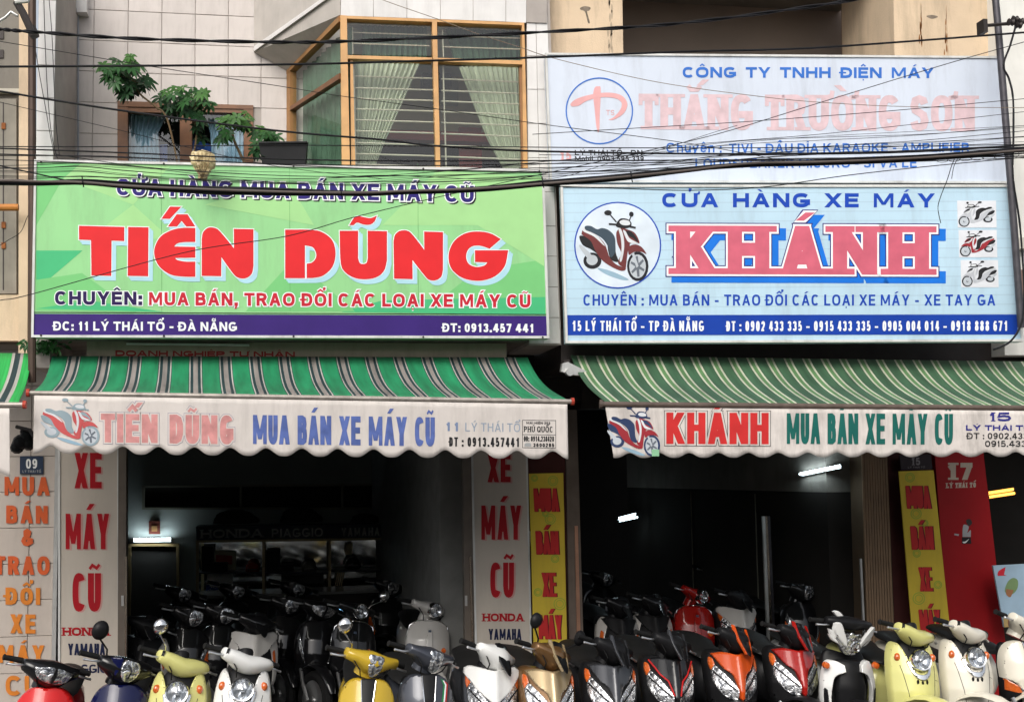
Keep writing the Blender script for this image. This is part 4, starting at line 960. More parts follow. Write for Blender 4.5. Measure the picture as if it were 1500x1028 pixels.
m_val = mat('valance_vinyl', (.66, .61, .57), .6, var=.08, scale=3, bump=.35, bscale=5, dirt=.28)
m_val2 = mat('valance_vinyl_dirty', (.66, .61, .57), .65, var=.15, scale=5, bump=.5, bscale=9, dirt=.55)
v1, V1 = valance('valance_banner', 'off-white scalloped valance with faded pink name and printed red scooter', (50, 579), (831, 592), (48.5, 664), (832.5, 672.5), (8.43, 8.43), m_val, 52.5, 11.5, drop=26)
m_fp = M('print_washed_red', (.62, .28, .27), .6, var=.25, scale=14); m_ol = M('print_outline', (.2, .17, .3), .6); m_fb = M('print_washed_blue', (.10, .15, .40), .6, var=.3, scale=12)
args = (V1, 'TIẾN DŨNG', 148, 647.5, 342, 650.5, 42, 9.8)
text(*args, m_ol, v1, 1, grow=2.6, track=3.5); text(*args, m_val, v1, 2, grow=2.1, track=3.5); text(*args, m_fp, v1, 3, track=3.5)
text(V1, 'MUA BÁN XE MÁY CŨ', 370, 650, 637, 653.5, 42.5, 9.6, m_fb, v1, 1, track=2.4, space=.2)
text(V1, '11', 653, 631, 672, 631.5, 13, 4, M('print_faded_teal', (.2, .26, .4), .6), v1, 1, track=6); text(V1, 'LÝ THÁI TỔ', 681.5, 631.5, 762, 632.5, 12.5, 1.7, M('print_washed_teal', (.3, .36, .44), .6), v1, 1)
text(V1, 'ĐT : 0913.457441', 658, 653.5, 761, 654.5, 13.5, 2.8, m_black, v1, 1)
for a, b, c_, d in ((765, 614.8, 814, 615.4), (765, 655, 814.5, 656), (765, 635.8, 814, 636.4)): flat(V1, [[Vector((a, b)), Vector((c_, b+.6)), Vector((c_, b+1.3)), Vector((a, b+.7))]], m_black, v1, 1, 'line')
for x in (765, 813.7): flat(V1, [[Vector((x, 615)), Vector((x+.7, 615)), Vector((x+.8, 655.8)), Vector((x+.1, 655.8))]], m_black, v1, 1, 'line')
text(V1, 'MÁI HIÊN 203', 771, 620.8, 806, 621.3, 3.4, .9, m_black, v1, 1); text(V1, 'PHÚ QUỐC', 767.5, 632.5, 810, 633, 8.4, 1.4, m_black, v1, 1, slab=1, track=1)
text(V1, 'ĐĐ: 0914.230428', 767.5, 646.2, 811.5, 646.6, 7.8, 1.8, m_black, v1, 1, track=.8); text(V1, '3600285', 781, 654.2, 812, 654.5, 5.4, 1.5, m_black, v1, 1, track=1)
blob(V1, [(768, 653.6), (768.5, 650), (771, 648.6, 1), (776, 648.6, 1), (778, 650), (778, 653.6)], MATS['print_grey'], v1, 1, 'phone_symbol')
scooter_print(V1, v1, 60, 583, 146, 653, m_frd, m_pseat, dark=m_pseat, tyre=m_pseat)
v2, V2 = valance('valance_banner', 'stained wrinkled valance with bright red name and printed dark red scooter', (886.5, 595), (1590, 602.5), (899, 670.5), (1600, 668.5), (8.34, 7.88), m_val2, 43.5, 7, drop=20)
args = (V2, 'KHÁNH', 976, 650, 1126, 650.5, 46, 10.5)
text(*args, m_black, v2, 1, grow=3.2, track=3); text(*args, m_val2, v2, 2, grow=2.4, track=3); text(*args, M('print_strong_red', (.58, .03, .03), .6, var=.15), v2, 3, track=3)
text(V2, 'MUA BÁN XE MÁY CŨ', 1152, 650, 1396, 651, 45, 8.8, M('print_pine', (.01, .12, .10), .6, var=.15), v2, 1, track=2.4, space=.18)
text(V2, '15', 1449, 616.8, 1481, 616.8, 13, 3.2, M('print_indigo', (.03, .03, .2), .6), v2, 1, slab=1); text(V2, 'LÝ THÁI TỔ', 1415, 630.3, 1512, 630.5, 8, 2.4, MATS['print_indigo'], v2, 1, xs=1.2)
text(V2, 'ĐT : 0902.433335', 1416, 642.8, 1530, 643, 9, 1.8, m_black, v2, 1); text(V2, '0915.433335', 1443, 654.2, 1530, 654.4, 9, 1.8, m_black, v2, 1)
scooter_print(V2, v2, 890, 594, 967, 668, m_pred, m_nv, dark=m_nv, tyre=m_nv)
blob(V2, [(954.5, 658), (965.5, 658), (965.5, 668), (955, 668)], M('print_mint', (.25, .5, .3), .6), v2, 5, 'patch')
v3, V3 = valance('valance_banner', 'plain white valance hanging from the bright green awning at the left edge', (-190, 598), (13.8, 598), (-185, 703), (14.5, 699), (8.28, 8.28), m_val, 60, 8)

# ------------------------------------------------------------------ small signs and banners at shop fronts
dn = empty('old_name_board', 'dim cream board with dark red company words behind the striped awning', 'sign', P(434, 515, 9.45))
pq('panel', M('old_board', (.3, .25, .2), .7, var=.1, dirt=.4), dn, [(127, 500), (742, 503), (742, 545), (127, 545)], 9.45, .05)
text(plane(9.45), 'DOANH NGHIỆP TƯ NHÂN', 169, 521.5, 432, 523.5, 8.4, 2.6, M('print_old_red', (.25, .02, .02), .6), dn, 1, xs=1.1)
pq('lamp_strip', m_alu, dn, [(185, 502), (365, 504), (365, 507), (185, 505)], 9.42, .02)

def banner(label, quad, Y, lines, m=m_banner, frame=True):
    cx = sum(q[0] for q in quad)/4; r = empty('vertical_banner', label, 'banner', P(cx, 850, Y))
    pq('sheet', m, r, quad, Y, .02)
    (a, b), (c, d), (e, f), (g_, h) = quad
    if frame:
        pq('edge_strip', m_trim, r, [(a-3, b), (a, b), (g_, h), (g_-3, h)], Y-.01, .04); pq('edge_strip', m_trim, r, [(c, d), (c+2.5, d), (e+2.5, f), (e, f)], Y-.01, .04)
    B = plane(Y)
    for txt, x0, x1, y, H, t, mm, sl, shd in lines:
        if shd: text(B, txt, x0, y, x1, y, H, t, shd, r, 1, slab=sl, dx=2.4, dy=1.2, track=H*.07, grow=.3)
        text(B, txt, x0, y, x1, y, H, t, mm, r, 2, slab=sl, track=H*.07)
    return r
m_bred = M('banner_red', (.42, .012, .02), .55, var=.12); m_pks = M('banner_pink_shadow', (.6, .33, .3), .55); m_bnavy = M('banner_navy', (.015, .02, .06), .55)
banner('white vertical banner left of the first shop door, red letters', [(88, 600), (171, 600), (173, 1060), (88, 1060)], 10.52,
       [('XE', 109, 149, 715, 52, 10.5, m_bred, 0, m_pks), ('MÁY', 95.5, 160, 804, 52, 10, m_bred, 0, m_pks), ('CŨ', 106, 148, 895, 56, 10.5, m_bred, 0, m_pks), ('HONDA', 91.5, 161, 930.5, 12, 3.2, m_bred, 1, None),
        ('YAMAHA', 99.5, 154, 959, 17, 3.6, m_bnavy, 0, None), ('PIAGGIO', 92, 158, 985, 12.5, 2.6, m_bnavy, 0, None)])
banner('white vertical banner between the two shops, red letters', [(692, 600), (769, 600), (779, 1060), (701, 1060)], 10.5,
       [('XE', 714, 748, 706, 42, 9, m_bred, 0, m_pks), ('MÁY', 704.5, 763.5, 790, 50, 9.2, m_bred, 0, m_pks), ('CŨ', 718, 753, 874.5, 51, 9, m_bred, 0, m_pks), ('HONDA', 707, 767.5, 909.5, 11.5, 3, m_bred, 1, None),
        ('YAMAHA', 715.5, 764, 936.5, 16, 3.4, m_bnavy, 0, None), ('PIAGGIO', 709, 767, 961.5, 12, 2.5, m_bnavy, 0, None)])
m_yel = mat('banner_yellow', (.62, .46, .05), .6, var=.14, scale=2.5, dirt=.2); m_ygr = M('banner_green_ring', (.3, .42, .06), .6); m_yred = M('banner_brick', (.5, .03, .03), .6, var=.1); m_ydk = M('banner_maroon', (.14, .01, .02), .6)
def ybanner(label, quad, Y, words, rings):
    r = empty('yellow_banner', label, 'banner', P(sum(q[0] for q in quad)/len(quad), 820, Y)); pq('sheet', m_yel, r, quad, Y, .012); B = plane(Y)
    for cx, cy, rr in rings:
        ring(B, cx, cy, rr, rr, 1.2, m_ygr, r, 1); ring(B, cx, cy, rr*.65, rr*.65, 1, m_ygr, r, 1)
    for txt, x0, x1, y, H, sh_ in words:
        for L_, mm, g_, dx in ((2, m_ydk, .9, 1.2), (3, m_yred, .5, 0)): text(B, txt, x0, y, x1, y, H, (x1-x0)/len(txt)*.42, mm, r, L_, grow=g_, dx=dx, shear=sh_, track=.8)
ybanner('yellow banner with slanted red words beside the middle white banner', [(775, 693.5), (825, 692.5), (831, 960), (836, 1030), (784, 1030)], 10.48,
        [('MUA', 783, 819, 748.5, 33, -.05), ('BÁN', 786, 818.5, 811, 33, -.05), ('XE', 795, 815, 873, 34, -.05), ('MÁY', 790, 824, 935, 34, -.05)],
        [(810, 704, 7.5), (806, 760, 8), (813, 818, 6), (788, 867, 6), (820, 884, 9), (799, 752, 5), (783, 700, 5)])
ybanner('faded yellow banner under house number 15 next to the red pier', [(1316.5, 690), (1367.5, 688.5), (1391, 915), (1372, 936), (1352, 938), (1337, 934)], 10.5,
        [('MUA', 1329, 1364, 744, 32, -.08), ('BÁN', 1336, 1368, 804, 33, -.08), ('XE', 1348, 1366, 865, 34, -.08), ('MÁY', 1349, 1379, 926, 33, -.1)],
        [(1333, 699, 7), (1342, 752, 8), (1355, 766, 5), (1343, 810, 6), (1374, 856, 6), (1346, 876, 9)])
p15 = pq('number_plaque', M('plaque_dark', (.035, .025, .03), .4), bC, [(1318, 666), (1364, 665), (1366, 687), (1320, 688)], 10.52, .02)
text(plane(10.52), '15', 1335, 681, 1348, 681, 11, 2.2, M('print_dim', (.25, .23, .24), .5), p15, 1, slab=1); text(plane(10.52), 'LÝ THÁI TỔ', 1330, 685.4, 1355, 685.2, 2.4, .5, MATS['print_dim'], p15, 1)
po = empty('poster', 'pale blue poster with a red wing emblem leaning by the red pier', 'poster', P(1485, 870, 10.3))
pq('sheet', M('poster_blue', (.36, .5, .62), .5, var=.12), po, [(1454.5, 828), (1530, 824), (1530, 918), (1471, 918)], 10.3, .02)
pq('lower_strip', M('poster_tan', (.4, .28, .12), .6), po, [(1470, 905), (1530, 905), (1530, 918), (1471, 918)], 10.295, .004)
blob(plane(10.3), [(1461, 841), (1463, 836, 1), (1469, 832, 1), (1473, 830), (1471.5, 838, 1), (1471, 841, 1), (1475, 842.5), (1462, 843)], M('wing_red', (.6, .03, .05), .5), po, 1, 'wing_emblem')
blob(plane(10.3), [(1476, 852, 1), (1484, 846, 1), (1491, 850, 1), (1490, 862, 1), (1482, 870, 1), (1472, 866, 1)], M('poster_green', (.2, .3, .14), .5), po, 1, 'picture')
blob(plane(10.3), [(1474, 862), (1485, 864), (1480, 874, 1), (1474, 870, 1)], M('poster_brown', (.35, .16, .08), .5), po, 2, 'picture')
# ------------------------------------------------------------------ poles
pb = empty('utility_pole', 'thin dark brown steel pole at the left beside the white tiled strip', 'pole', P(47, 560, 9.2))
MB().tube([P(47, 560, 9.2), P(47, -80, 9.2)], .028, 10).build('shaft', M('brown_steel', (.075, .045, .032), .5, metal=.3, var=.25), pb, True)
MB().tube([P(24, 3, 9.0), P(34, 20, 9.0), P(49, 53, 9.0)], .026, 8).build('bracket', m_dark, pb, True)
MB().tube([P(-12, 38, 9.0), P(8, 26, 9.0), P(16, 18, 9.0), P(26, 24, 9.0)], .010, 8).build('steel_hook', m_alu, pb, True)
MB().tube([P(22, 3, 8.98), P(40, 1, 8.98), P(42, -4, 8.98)], .02, 8).build('insulator', M('white_insulator', (.7, .7, .66), .3), pb, True)
MB().tube([P(46, 40, 9.1), P(52, 55, 9.1)], .03, 8).build('cable_clamp', m_dark, pb, True)
pr = empty('utility_pole', 'grey purple steel pole leaning at the right edge between signs and white wall', 'pole', P(1500, 480, 8.7))
a_, b_ = P(1455, -20, 8.7), P(1496, 480, 8.7); gz = b_+(b_-a_)*((b_.z+.1)/(a_.z-b_.z))
MB().tube([a_+(a_-b_)*.3, P(1462, 40, 8.7), P(1475, 200, 8.7), P(1486, 340, 8.7), b_], .028, 12).build('shaft', m_pole, pr, True)
MB().tube([P(1443, 38, 8.55), P(1500, 33, 8.55)], .014, 8).build('cross_arm', m_dark, pr, True)
MB().box(P(1441, 38, 8.5).x, P(1447, 38, 8.5).x, 8.5, 8.6, P(1444, 47, 8.5).z, P(1444, 28, 8.5).z).build('arm_plate', m_dark, pr)
for x, y in ((1481, 33), (1487, 29), (1495, 32), (1492, 37)):
    MB().lathe([(.01, -.03), (.03, -.02), (.02, 0), (.03, .015), (.012, .03)], P(x, y, 8.5), 'x', 12).build('insulator', m_dark, pr, True)

# ------------------------------------------------------------------ overhead cables
def spline(pts, n=10):
    v = [Vector(p) for p in pts]; out = []
    for i in range(len(v)-1):
        p0, p1, p2, p3 = v[max(i-1, 0)], v[i], v[i+1], v[min(i+2, len(v)-1)]
        for k in range(n):
            t = k/n; out.append(.5*((2*p1)+(-p0+p2)*t+(2*p0-5*p1+4*p2-p3)*t*t+(-p0+3*p1-3*p2+p3)*t**3))
    out.append(v[-1]); return out
def cable(label, pts, r, Y=7.3, m=None, twist=0, name='cable', group=None, Y2=None):
    Y2 = Y if Y2 is None else Y2; x0, x1 = pts[0][0], pts[-1][0]
    w3 = spline([P(x, y, Y+(Y2-Y)*(x-x0)/((x1-x0) or 1)) for x, y in pts])
    mb = MB()
    if twist:
        for ph in range(2):
            q = []
            for i, p in enumerate(w3): t = i*.9+ph*pi; q.append(p+Vector((0, cos(t)*r*.8, sin(t)*r*.8)))
            mb.tube(q, r*.8, 6)
    else: mb.tube(w3, r, 6)
    o = mb.build(name, m or m_cable, None, True, 80); tag(o, label, 'cable', group); return o
G1 = 'overhead cables in front of the shops'
cable('thick twisted black cable crossing highest, from brown pole over bay window', [(-60, 36), (0, 43), (50, 47), (200, 57), (400, 62), (530, 60), (800, 47), (1000, 34), (1200, 8), (1330, -14)], .0075, 6.9, twist=1, group=G1)
cable('straight black cable touching the top edge of the faded sign', [(-60, 98), (0, 98), (400, 95), (600, 90), (800, 84), (1000, 76), (1200, 70), (1500, 48), (1600, 40)], .0065, 7.0, group=G1)
cable('black cable sagging across balcony window and bay window bottom', [(-60, 124), (0, 134), (170, 161), (400, 191), (560, 205), (640, 214), (800, 222), (1100, 226), (1350, 222), (1600, 205)], .0062, 7.1, group=G1)
cable('thin grey wire running down through the upper potted plant', [(-60, 52), (0, 61), (150, 86), (236, 100), (400, 125), (500, 141), (640, 160), (800, 183), (1000, 209), (1150, 236)], .0022, 7.3, group=G1)
cable('hair-thin wire slanting below the balcony window cable', [(-60, 136), (0, 150), (180, 192), (300, 222), (420, 246), (560, 262)], .0018, 7.4, group=G1)
cable('pale thin wire falling from roof to the round logo', [(540, -12), (560, 0), (640, 28), (700, 50), (760, 69), (820, 88), (960, 120), (1100, 140), (1200, 150), (1350, 157), (1600, 158)], .0022, 7.6, M('pale_wire', (.25, .2, .15), .6), group=G1)
cable('long thin wire rising diagonally from green sign bottom to top right', [(-60, 456), (0, 440), (46, 431), (270, 370), (420, 346), (520, 318), (650, 287), (800, 254), (940, 223), (1060, 194), (1200, 151), (1380, 96), (1500, 62), (1600, 36)], .0026, 7.2, group=G1)
cable('thin wire crossing the pink lettering nearly level', [(780, 197), (880, 191), (1000, 184), (1100, 178), (1300, 163), (1500, 145), (1600, 136)], .0024, 7.5, group=G1)
cable('thin wire rising over blue small print to the right', [(980, 215), (1060, 208), (1200, 197), (1350, 181), (1500, 164), (1600, 152)], .002, 7.45, group=G1)
cable('thin wire climbing over the word amplifier', [(1100, 224), (1250, 212), (1350, 206), (1500, 192), (1600, 182)], .0022, 7.4, group=G1)
cable('thin wire from green sign corner rising left of the mobile number', [(760, 268), (830, 258), (900, 237), (960, 222), (1040, 196), (1080, 184)], .0018, 7.42, group=G1)
LV = [('upper level black line just over the green sign edge', [(-60, 215), (0, 215), (180, 215), (400, 213), (560, 214), (800, 216), (1000, 217), (1200, 216), (1500, 212), (1600, 210)], .003),
      ('second level line along the green sign top edge', [(-60, 216), (0, 217.5), (180, 224), (400, 233), (600, 236), (800, 235.5), (1000, 235), (1200, 233), (1500, 229), (1600, 226)], .0045),
      ('third level line leaving behind the mobile number', [(-60, 224), (0, 226), (180, 231), (400, 240), (600, 243), (800, 240), (1100, 236), (1500, 222)], .0035),
      ('fourth level line grazing the green sign edge', [(-60, 225), (0, 228), (150, 229), (300, 236), (560, 248), (800, 252), (1000, 246), (1300, 238), (1600, 228)], .003),
      ('fine line running over the top of the purple words', [(-60, 231), (0, 234), (150, 240), (300, 252), (500, 259), (800, 253), (1000, 249)], .0024),
      ('fine slack line dipping under the plant bag', [(80, 226), (180, 241), (320, 258), (450, 262), (560, 257), (700, 262), (800, 256)], .002),
      ('low wire crossing purple words from lower left', [(-60, 231), (0, 243), (60, 256), (120, 268), (240, 280), (340, 286)], .004),
      ('fine wire under the main bundle across the green sign', [(-60, 257), (0, 258), (170, 260), (420, 266), (640, 266), (800, 262)], .002),
      ('fine line crossing above the blue sign left half', [(760, 247), (900, 243), (1000, 240), (1150, 229), (1300, 222), (1500, 213), (1600, 210)], .0028),
      ('fine line over small print beneath the logo ring', [(790, 227), (900, 228), (1000, 229), (1200, 226), (1500, 218)], .0022),
      ('dark level line over the amplifier print', [(790, 222), (900, 224), (1000, 225), (1200, 224), (1400, 219), (1600, 212)], .0032)]
for l_, p_, r_ in LV: cable(l_, p_, r_, 7.0+random.uniform(0, .35), group=G1)
bun = empty('cable_bundle', 'thick black bundle of telephone cables across both signs', 'cable', P(750, 275, 7.05), G1)
base = [(-60, 269), (0, 268), (60, 268), (120, 266), (180, 271), (260, 276), (400, 282.5), (520, 284), (600, 281), (700, 276), (800, 268.5), (900, 262), (1000, 252), (1100, 242), (1200, 237), (1350, 231), (1500, 222), (1600, 215)]
for k_ in range(9):
    ph = random.random()*6; pts = [(x, y+2.1*sin(x/90+ph+k_)+random.uniform(-1.2, 1.2)+(k_-4)*.62) for x, y in base]
    MB().tube(spline([P(x, y, 7.05+.02*cos(k_)) for x, y in pts], 8), .0052+.003*(k_ % 3 == 0), 6).build('strand', m_cable if k_ != 3 else M('worn_cable', (.12, .1, .09), .6), bun, True, 80)
random.seed(8)
for k_ in range(9):
    a0 = random.uniform(-14, 10); a1 = random.uniform(-26, 16); pts = [(x, y-14+a0+(a1-a0)*(x+60)/1660+3*sin(x/140+k_*1.7)) for x, y in base]
    cable('fine black service wire strung just above the main cable bundle, level %s' % ('one two three four five six seven eight nine'.split()[k_]), pts, random.choice((.0014, .0018, .0024)), 7.0+.05*k_, group='fine service wires above the main bundle')
for x, y in ((121, 267), (500, 284), (925, 260), (795, 268)):
    MB().tube([P(x-1, y-9, 7.03), P(x, y, 7.01), P(x+1.5, y+7, 7.03)], .004, 5).build('cable_tie', m_cable, bun, True)
for k_ in range(7):
    x = 1380+k_*17; y = 232-k_; MB().tube(spline([P(x+11*cos(t*.7), y+6*sin(t*.7), 7.0+.01*t) for t in range(10)], 4), .0016, 5).build('loose_loop', m_cable, bun, True)
MB().tube(spline([P(780, 272, 7.06), P(900, 276, 7.06), P(1010, 279, 7.06), P(1120, 274, 7.06), P(1250, 256, 7.06), P(1400, 240, 7.06), P(1600, 222, 7.06)]), .003, 6).build('strand', m_cable, bun, True)
cable('loose thin wire end dangling before the blue sign upper right', [(1398, 233), (1393, 246), (1388, 262), (1378, 288), (1374, 305), (1378, 327)], .0026, 7.1)
cable('short dangling wire end next to the longer loose one', [(1403, 232), (1397, 245), (1394, 262)], .0022, 7.1)
cable('black cable dropping from the right insulators down the pole', [(1488, 38), (1480, 66), (1470, 96), (1478, 116), (1484, 145), (1484.5, 200), (1484, 260), (1494, 330), (1500, 420), (1497, 470), (1480, 500), (1455, 512)], .008, 8.5)
for l_, pts in (('straight thin wire hanging down left of the balcony, nearest the brown pole', [(50, 60), (58, 110), (67, 160), (74, 200), (80, 228)]),
             ('thin wire hanging over the middle of the white tiled strip', [(64, -10), (66, 60), (70, 140), (76, 200), (84, 232)]),
             ('paired dark wire running down the bluish recess edge', [(71, -10), (76, 50), (79, 120), (82, 180), (87, 228)])):
    cable(l_, pts, .0028, 9.25)
cable('short curly wire under the orange pipe at the left', [(-10, 366), (10, 353), (30, 340), (40, 318), (50, 300)], .0025, 9.4)

# ------------------------------------------------------------------ balcony plants
m_leafs = [M('leaf_dark', (.012, .042, .014), .4, var=.3, scale=12), M('leaf_mid', (.024, .08, .022), .4, var=.3, scale=12), M('leaf_light', (.05, .13, .03), .45, var=.25, scale=12)]
def leaflet(mb, o, d, L, W, nrm, droop):
    side_ = d.cross(nrm).normalized(); n = 5; vs = []
    for i in range(n+1):
        t = i/n; c = o+d*(L*t)+Vector((0, 0, -droop*t*t*L)); wd = W*sin(pi*min(t*.93+.06, 1))**.8*.5
        vs += [c-side_*wd, c+nrm*(-W*.10), c+side_*wd]
    fs = []
    for i in range(n): a = i*3; fs += [(a, a+1, a+4, a+3), (a+1, a+2, a+5, a+4)]
    mb.add(vs, fs)
def palm_leaf(parent, c, size, tilt, m):
    mb = MB(); nrm = Vector((tilt.x, tilt.y-.9, tilt.z+.5)).normalized(); u = nrm.cross(Vector((0, 0, 1))).normalized(); v_ = u.cross(nrm); a0 = random.random()*6
    k = random.choice((6, 7, 8))
    for i in range(k):
        a = a0+2*pi*i/k; d = (u*cos(a)+v_*sin(a)+nrm*.15).normalized()
        leaflet(mb, c+d*size*.12, d, size*random.uniform(.8, 1.1), size*.42, nrm, random.uniform(.2, .7))
    mb.tube([c, c-nrm*.06-Vector((0, 0, .03))], .002, 4)
    return mb.build('leaf', m, parent, True, 60)
def plant(label, stem, clumps, Y, stem_r=.008, base=None):
    r = empty('balcony_plant', label, 'plant', P(*stem[0], Y))
    MB().tube(spline([P(x, y, Y) for x, y in stem], 6), stem_r, 6).build('stem', M('stem_brown', (.13, .09, .05), .8), r, True)
    for cx, cy, rx, ry, n, light in clumps:
        for _ in range(n):
            a = random.random()*2*pi; q = sqrt(random.random()); x = cx+rx*q*cos(a); y = cy+ry*q*sin(a)
            yy = Y+random.uniform(-.13, .13); c = P(x, y, yy)
            up = (cy-y)/ry*.5+.5+random.uniform(-.25, .25)+light
            m = m_leafs[2 if up > .92 else 1 if up > .45 else 0]
            palm_leaf(r, c, random.uniform(.055, .08), Vector((random.uniform(-.7, .7), random.uniform(-.3, .3), random.uniform(-.3, .5))), m)
            if random.random() < .5: MB().tube([c, P(stem[-1][0], stem[-1][1]+4, Y)], .0022, 4).build('twig', MATS['stem_brown'], r, True)
plant('tall umbrella plant leaning left before the tiled wall, dark leaves', [(262, 248), (245, 175), (226, 155), (205, 138), (186, 112)], [(183, 95, 24, 14, 13, .15), (172, 115, 22, 14, 12, 0), (190, 128, 18, 14, 12, -.2), (212, 120, 11, 10, 5, -.2), (162, 102, 16, 8, 5, .1)], 9.8)
plant('umbrella plant spreading over the middle of the balcony window', [(280, 250), (288, 190), (276, 165)], [(268, 140, 28, 12, 14, .2), (300, 145, 18, 12, 10, .3), (258, 158, 20, 10, 9, -.2), (285, 165, 20, 12, 10, -.2), (292, 192, 8, 16, 4, -.3), (238, 145, 12, 5, 3, .1)], 9.9)
plant('small umbrella plant right of the balcony window with pale leaves', [(364, 250), (352, 226), (343, 206), (340, 190)], [(340, 182, 20, 14, 12, .35), (360, 176, 12, 10, 6, .35), (332, 202, 10, 10, 5, 0)], 9.85, .012)
plant('low seedling growing from the black pot', [(404, 212), (398, 202)], [(385, 196, 14, 10, 8, .2), (398, 202, 10, 6, 4, .1), (378, 216, 8, 12, 5, -.1)], 9.8, .005)
pt = empty('flower_pot', 'black square plant pot on the balcony edge left of the bay window', 'pot', P(415, 250, 9.75))
pp = [[P(x, y, Yy) for x, y, Yy in row] for row in ([(386, 252, 9.68), (446, 252, 9.68), (448, 252, 9.95), (390, 252, 9.95)], [(379, 210, 9.66), (450, 209, 9.66), (452, 209, 9.98), (384, 209, 9.98)], [(382, 214, 9.7), (447, 213, 9.7), (448, 213, 9.95), (386, 213, 9.95)])]
MB().loft(pp, True).build('pot_body', M('black_pot', (.02, .02, .022), .5, var=.2), pt)
MB().tube([P(379, 210, 9.65), P(450, 209, 9.65)], .012, 8).build('pot_rim', MATS['black_pot'], pt, True)
# yellowed plastic bag tied above the sign edge
bg_ = empty('plastic_bag', 'crumpled yellowish plastic bag caught on the green sign top edge', 'bag', P(297, 255, 9.0))
mb = MB(); rings = []
for j in range(13):
    t = j/12; y = 224+40*t; rad = (14 + 3*sin(t*6))*(1-.85*max(0, t-.45)**1.3*1.6); cx = 296+2*sin(t*3); c = P(cx, y, 8.98); rr = rad/F*8.98
    rings.append([c+Vector((rr*cos(a*pi/12)*(1+.12*sin(a*2.9+j)), rr*.8*sin(a*pi/12)*(1+.12*sin(a*3.7+j*2)), .006*sin(a*5+j))) for a in range(24)])
random.seed(3)
for rg in rings:
    for q in range(24): rg[q] = rg[q]+Vector((random.uniform(-.009, .009), random.uniform(-.009, .009), random.uniform(-.006, .006)))
mb.loft(rings).build('film', M('yellow_film', (.62, .5, .27), .3, var=.35, scale=25, bump=.5, bscale=40), bg_, True, 30)
for k_ in range(5): MB().tube([P(284+6*k_, 224, 8.9), P(288+4*k_, 243, 8.88), P(296, 263, 8.95)], .003, 5).build('fold', M('film_fold', (.3, .2, .1), .5), bg_, True)
# creeper tuft under the left end of the green sign
mb = MB()
for _ in range(160):
    x = random.gauss(58, 18); y = 505+random.gauss(0, 5); 
    if x < 32: continue
    c = P(x, y, 9.35+random.uniform(-.05, .1)); d = Vector((random.uniform(-1, 1), random.uniform(-.6, 0), random.uniform(-1, .6))).normalized(); leaflet(mb, c, d, .05, .016, Vector((0, -1, .3)).normalized(), .3)
tag(mb.build('creeper', m_leafs[1], None, True, 60), 'small green creeper tuft growing under the left end of green sign', 'plant')

# ------------------------------------------------------------------ fittings between the awnings
ab = empty('awning_bracket', 'folded metal awning arm bracket between the two signs', 'bracket', P(840, 540, 9.3))
MB().prism([P(*p, 9.2) for p in ((824, 532), (832, 530), (862, 545), (858, 551), (840, 549), (822, 544))], (0, .06, 0)).build('arm', m_alu, ab)
MB().lathe([(.03, -.03), (.03, .03)], P(834, 545, 9.18), 'y', 12).build('pivot', m_alu, ab, True)
MB().prism([P(*p, 9.22) for p in ((826, 528), (834, 526), (835, 533), (827, 534))], (0, .05, 0)).build('lug', m_dark, ab)
dk = empty('wall_fitting', 'black bulky awning gearbox behind the first valance left end', 'gearbox', P(32, 645, 9.6))
mb = MB()
for (x, y, rr) in ((30, 648, .06), (38, 640, .05), (25, 655, .05), (42, 650, .05), (36, 632, .035)): mb.lathe([(.002, -rr), (rr*.7, -rr*.7), (rr, 0), (rr*.7, rr*.7), (.002, rr)], P(x, y, 9.6), 'y', 10)
mb.build('housing', M('black_gearbox', (.015, .015, .016), .5), dk, True)
MB().tube([P(24, 625, 9.6), P(44, 630, 9.55), P(50, 640, 9.5)], .014, 8).build('crank', m_dark, dk, True)

# steel door posts
for lab, pts in (('left steel door post of the first shop with lock plate', [(173.5, 600), (185, 600), (184, 1060), (172, 1060)]), ('right steel door post of the first shop beside the middle banner', [(677, 600), (689, 600), (697, 1060), (683, 1060)])):
    r = empty('door_post', lab, 'door post', P(pts[0][0]+6, 1000, 10.5)); pq('post', M('post_brown', (.17, .14, .115), .45, metal=.3, var=.2), r, pts, 10.5, .12)
    x = pts[1][0]; pq('chrome_edge', M('chrome_strip', (.6, .5, .4), .25, metal=.9, var=.3), r, [(x-1.5, 815), (x+1, 815), (x+(8 if x > 300 else 0), 1060), (x+(5 if x > 300 else -3), 1060)], 10.48, .015)
    x = pts[0][0]+4; y = 872; pq('lock_plate', m_alu, r, [(x, y), (x+3.5, y), (x+3.7, y+15), (x+.3, y+15)], 10.49, .015)
cp = empty('folding_gate', 'narrow chrome folded gate leaf standing inside the second shop', 'gate', P(1128, 950, 11.5))
m_chr = M('chrome', (.8, .8, .8), .12, metal=1, var=.05)
for a, b, c_, d, mm in ((1117, 1121, 1125, 1129, M('bright_gate', (.7, .7, .68), .35, metal=.3, var=.2)), (1121.5, 1124, 1130, 1133, MATS['chrome_strip']), (1124.5, 1128, 1133.5, 1137, m_pole)):
    pq('gate_bar', mm, cp, [(a, 756), (b, 756), (d, 960), (c_, 960)], 11.5, .03)

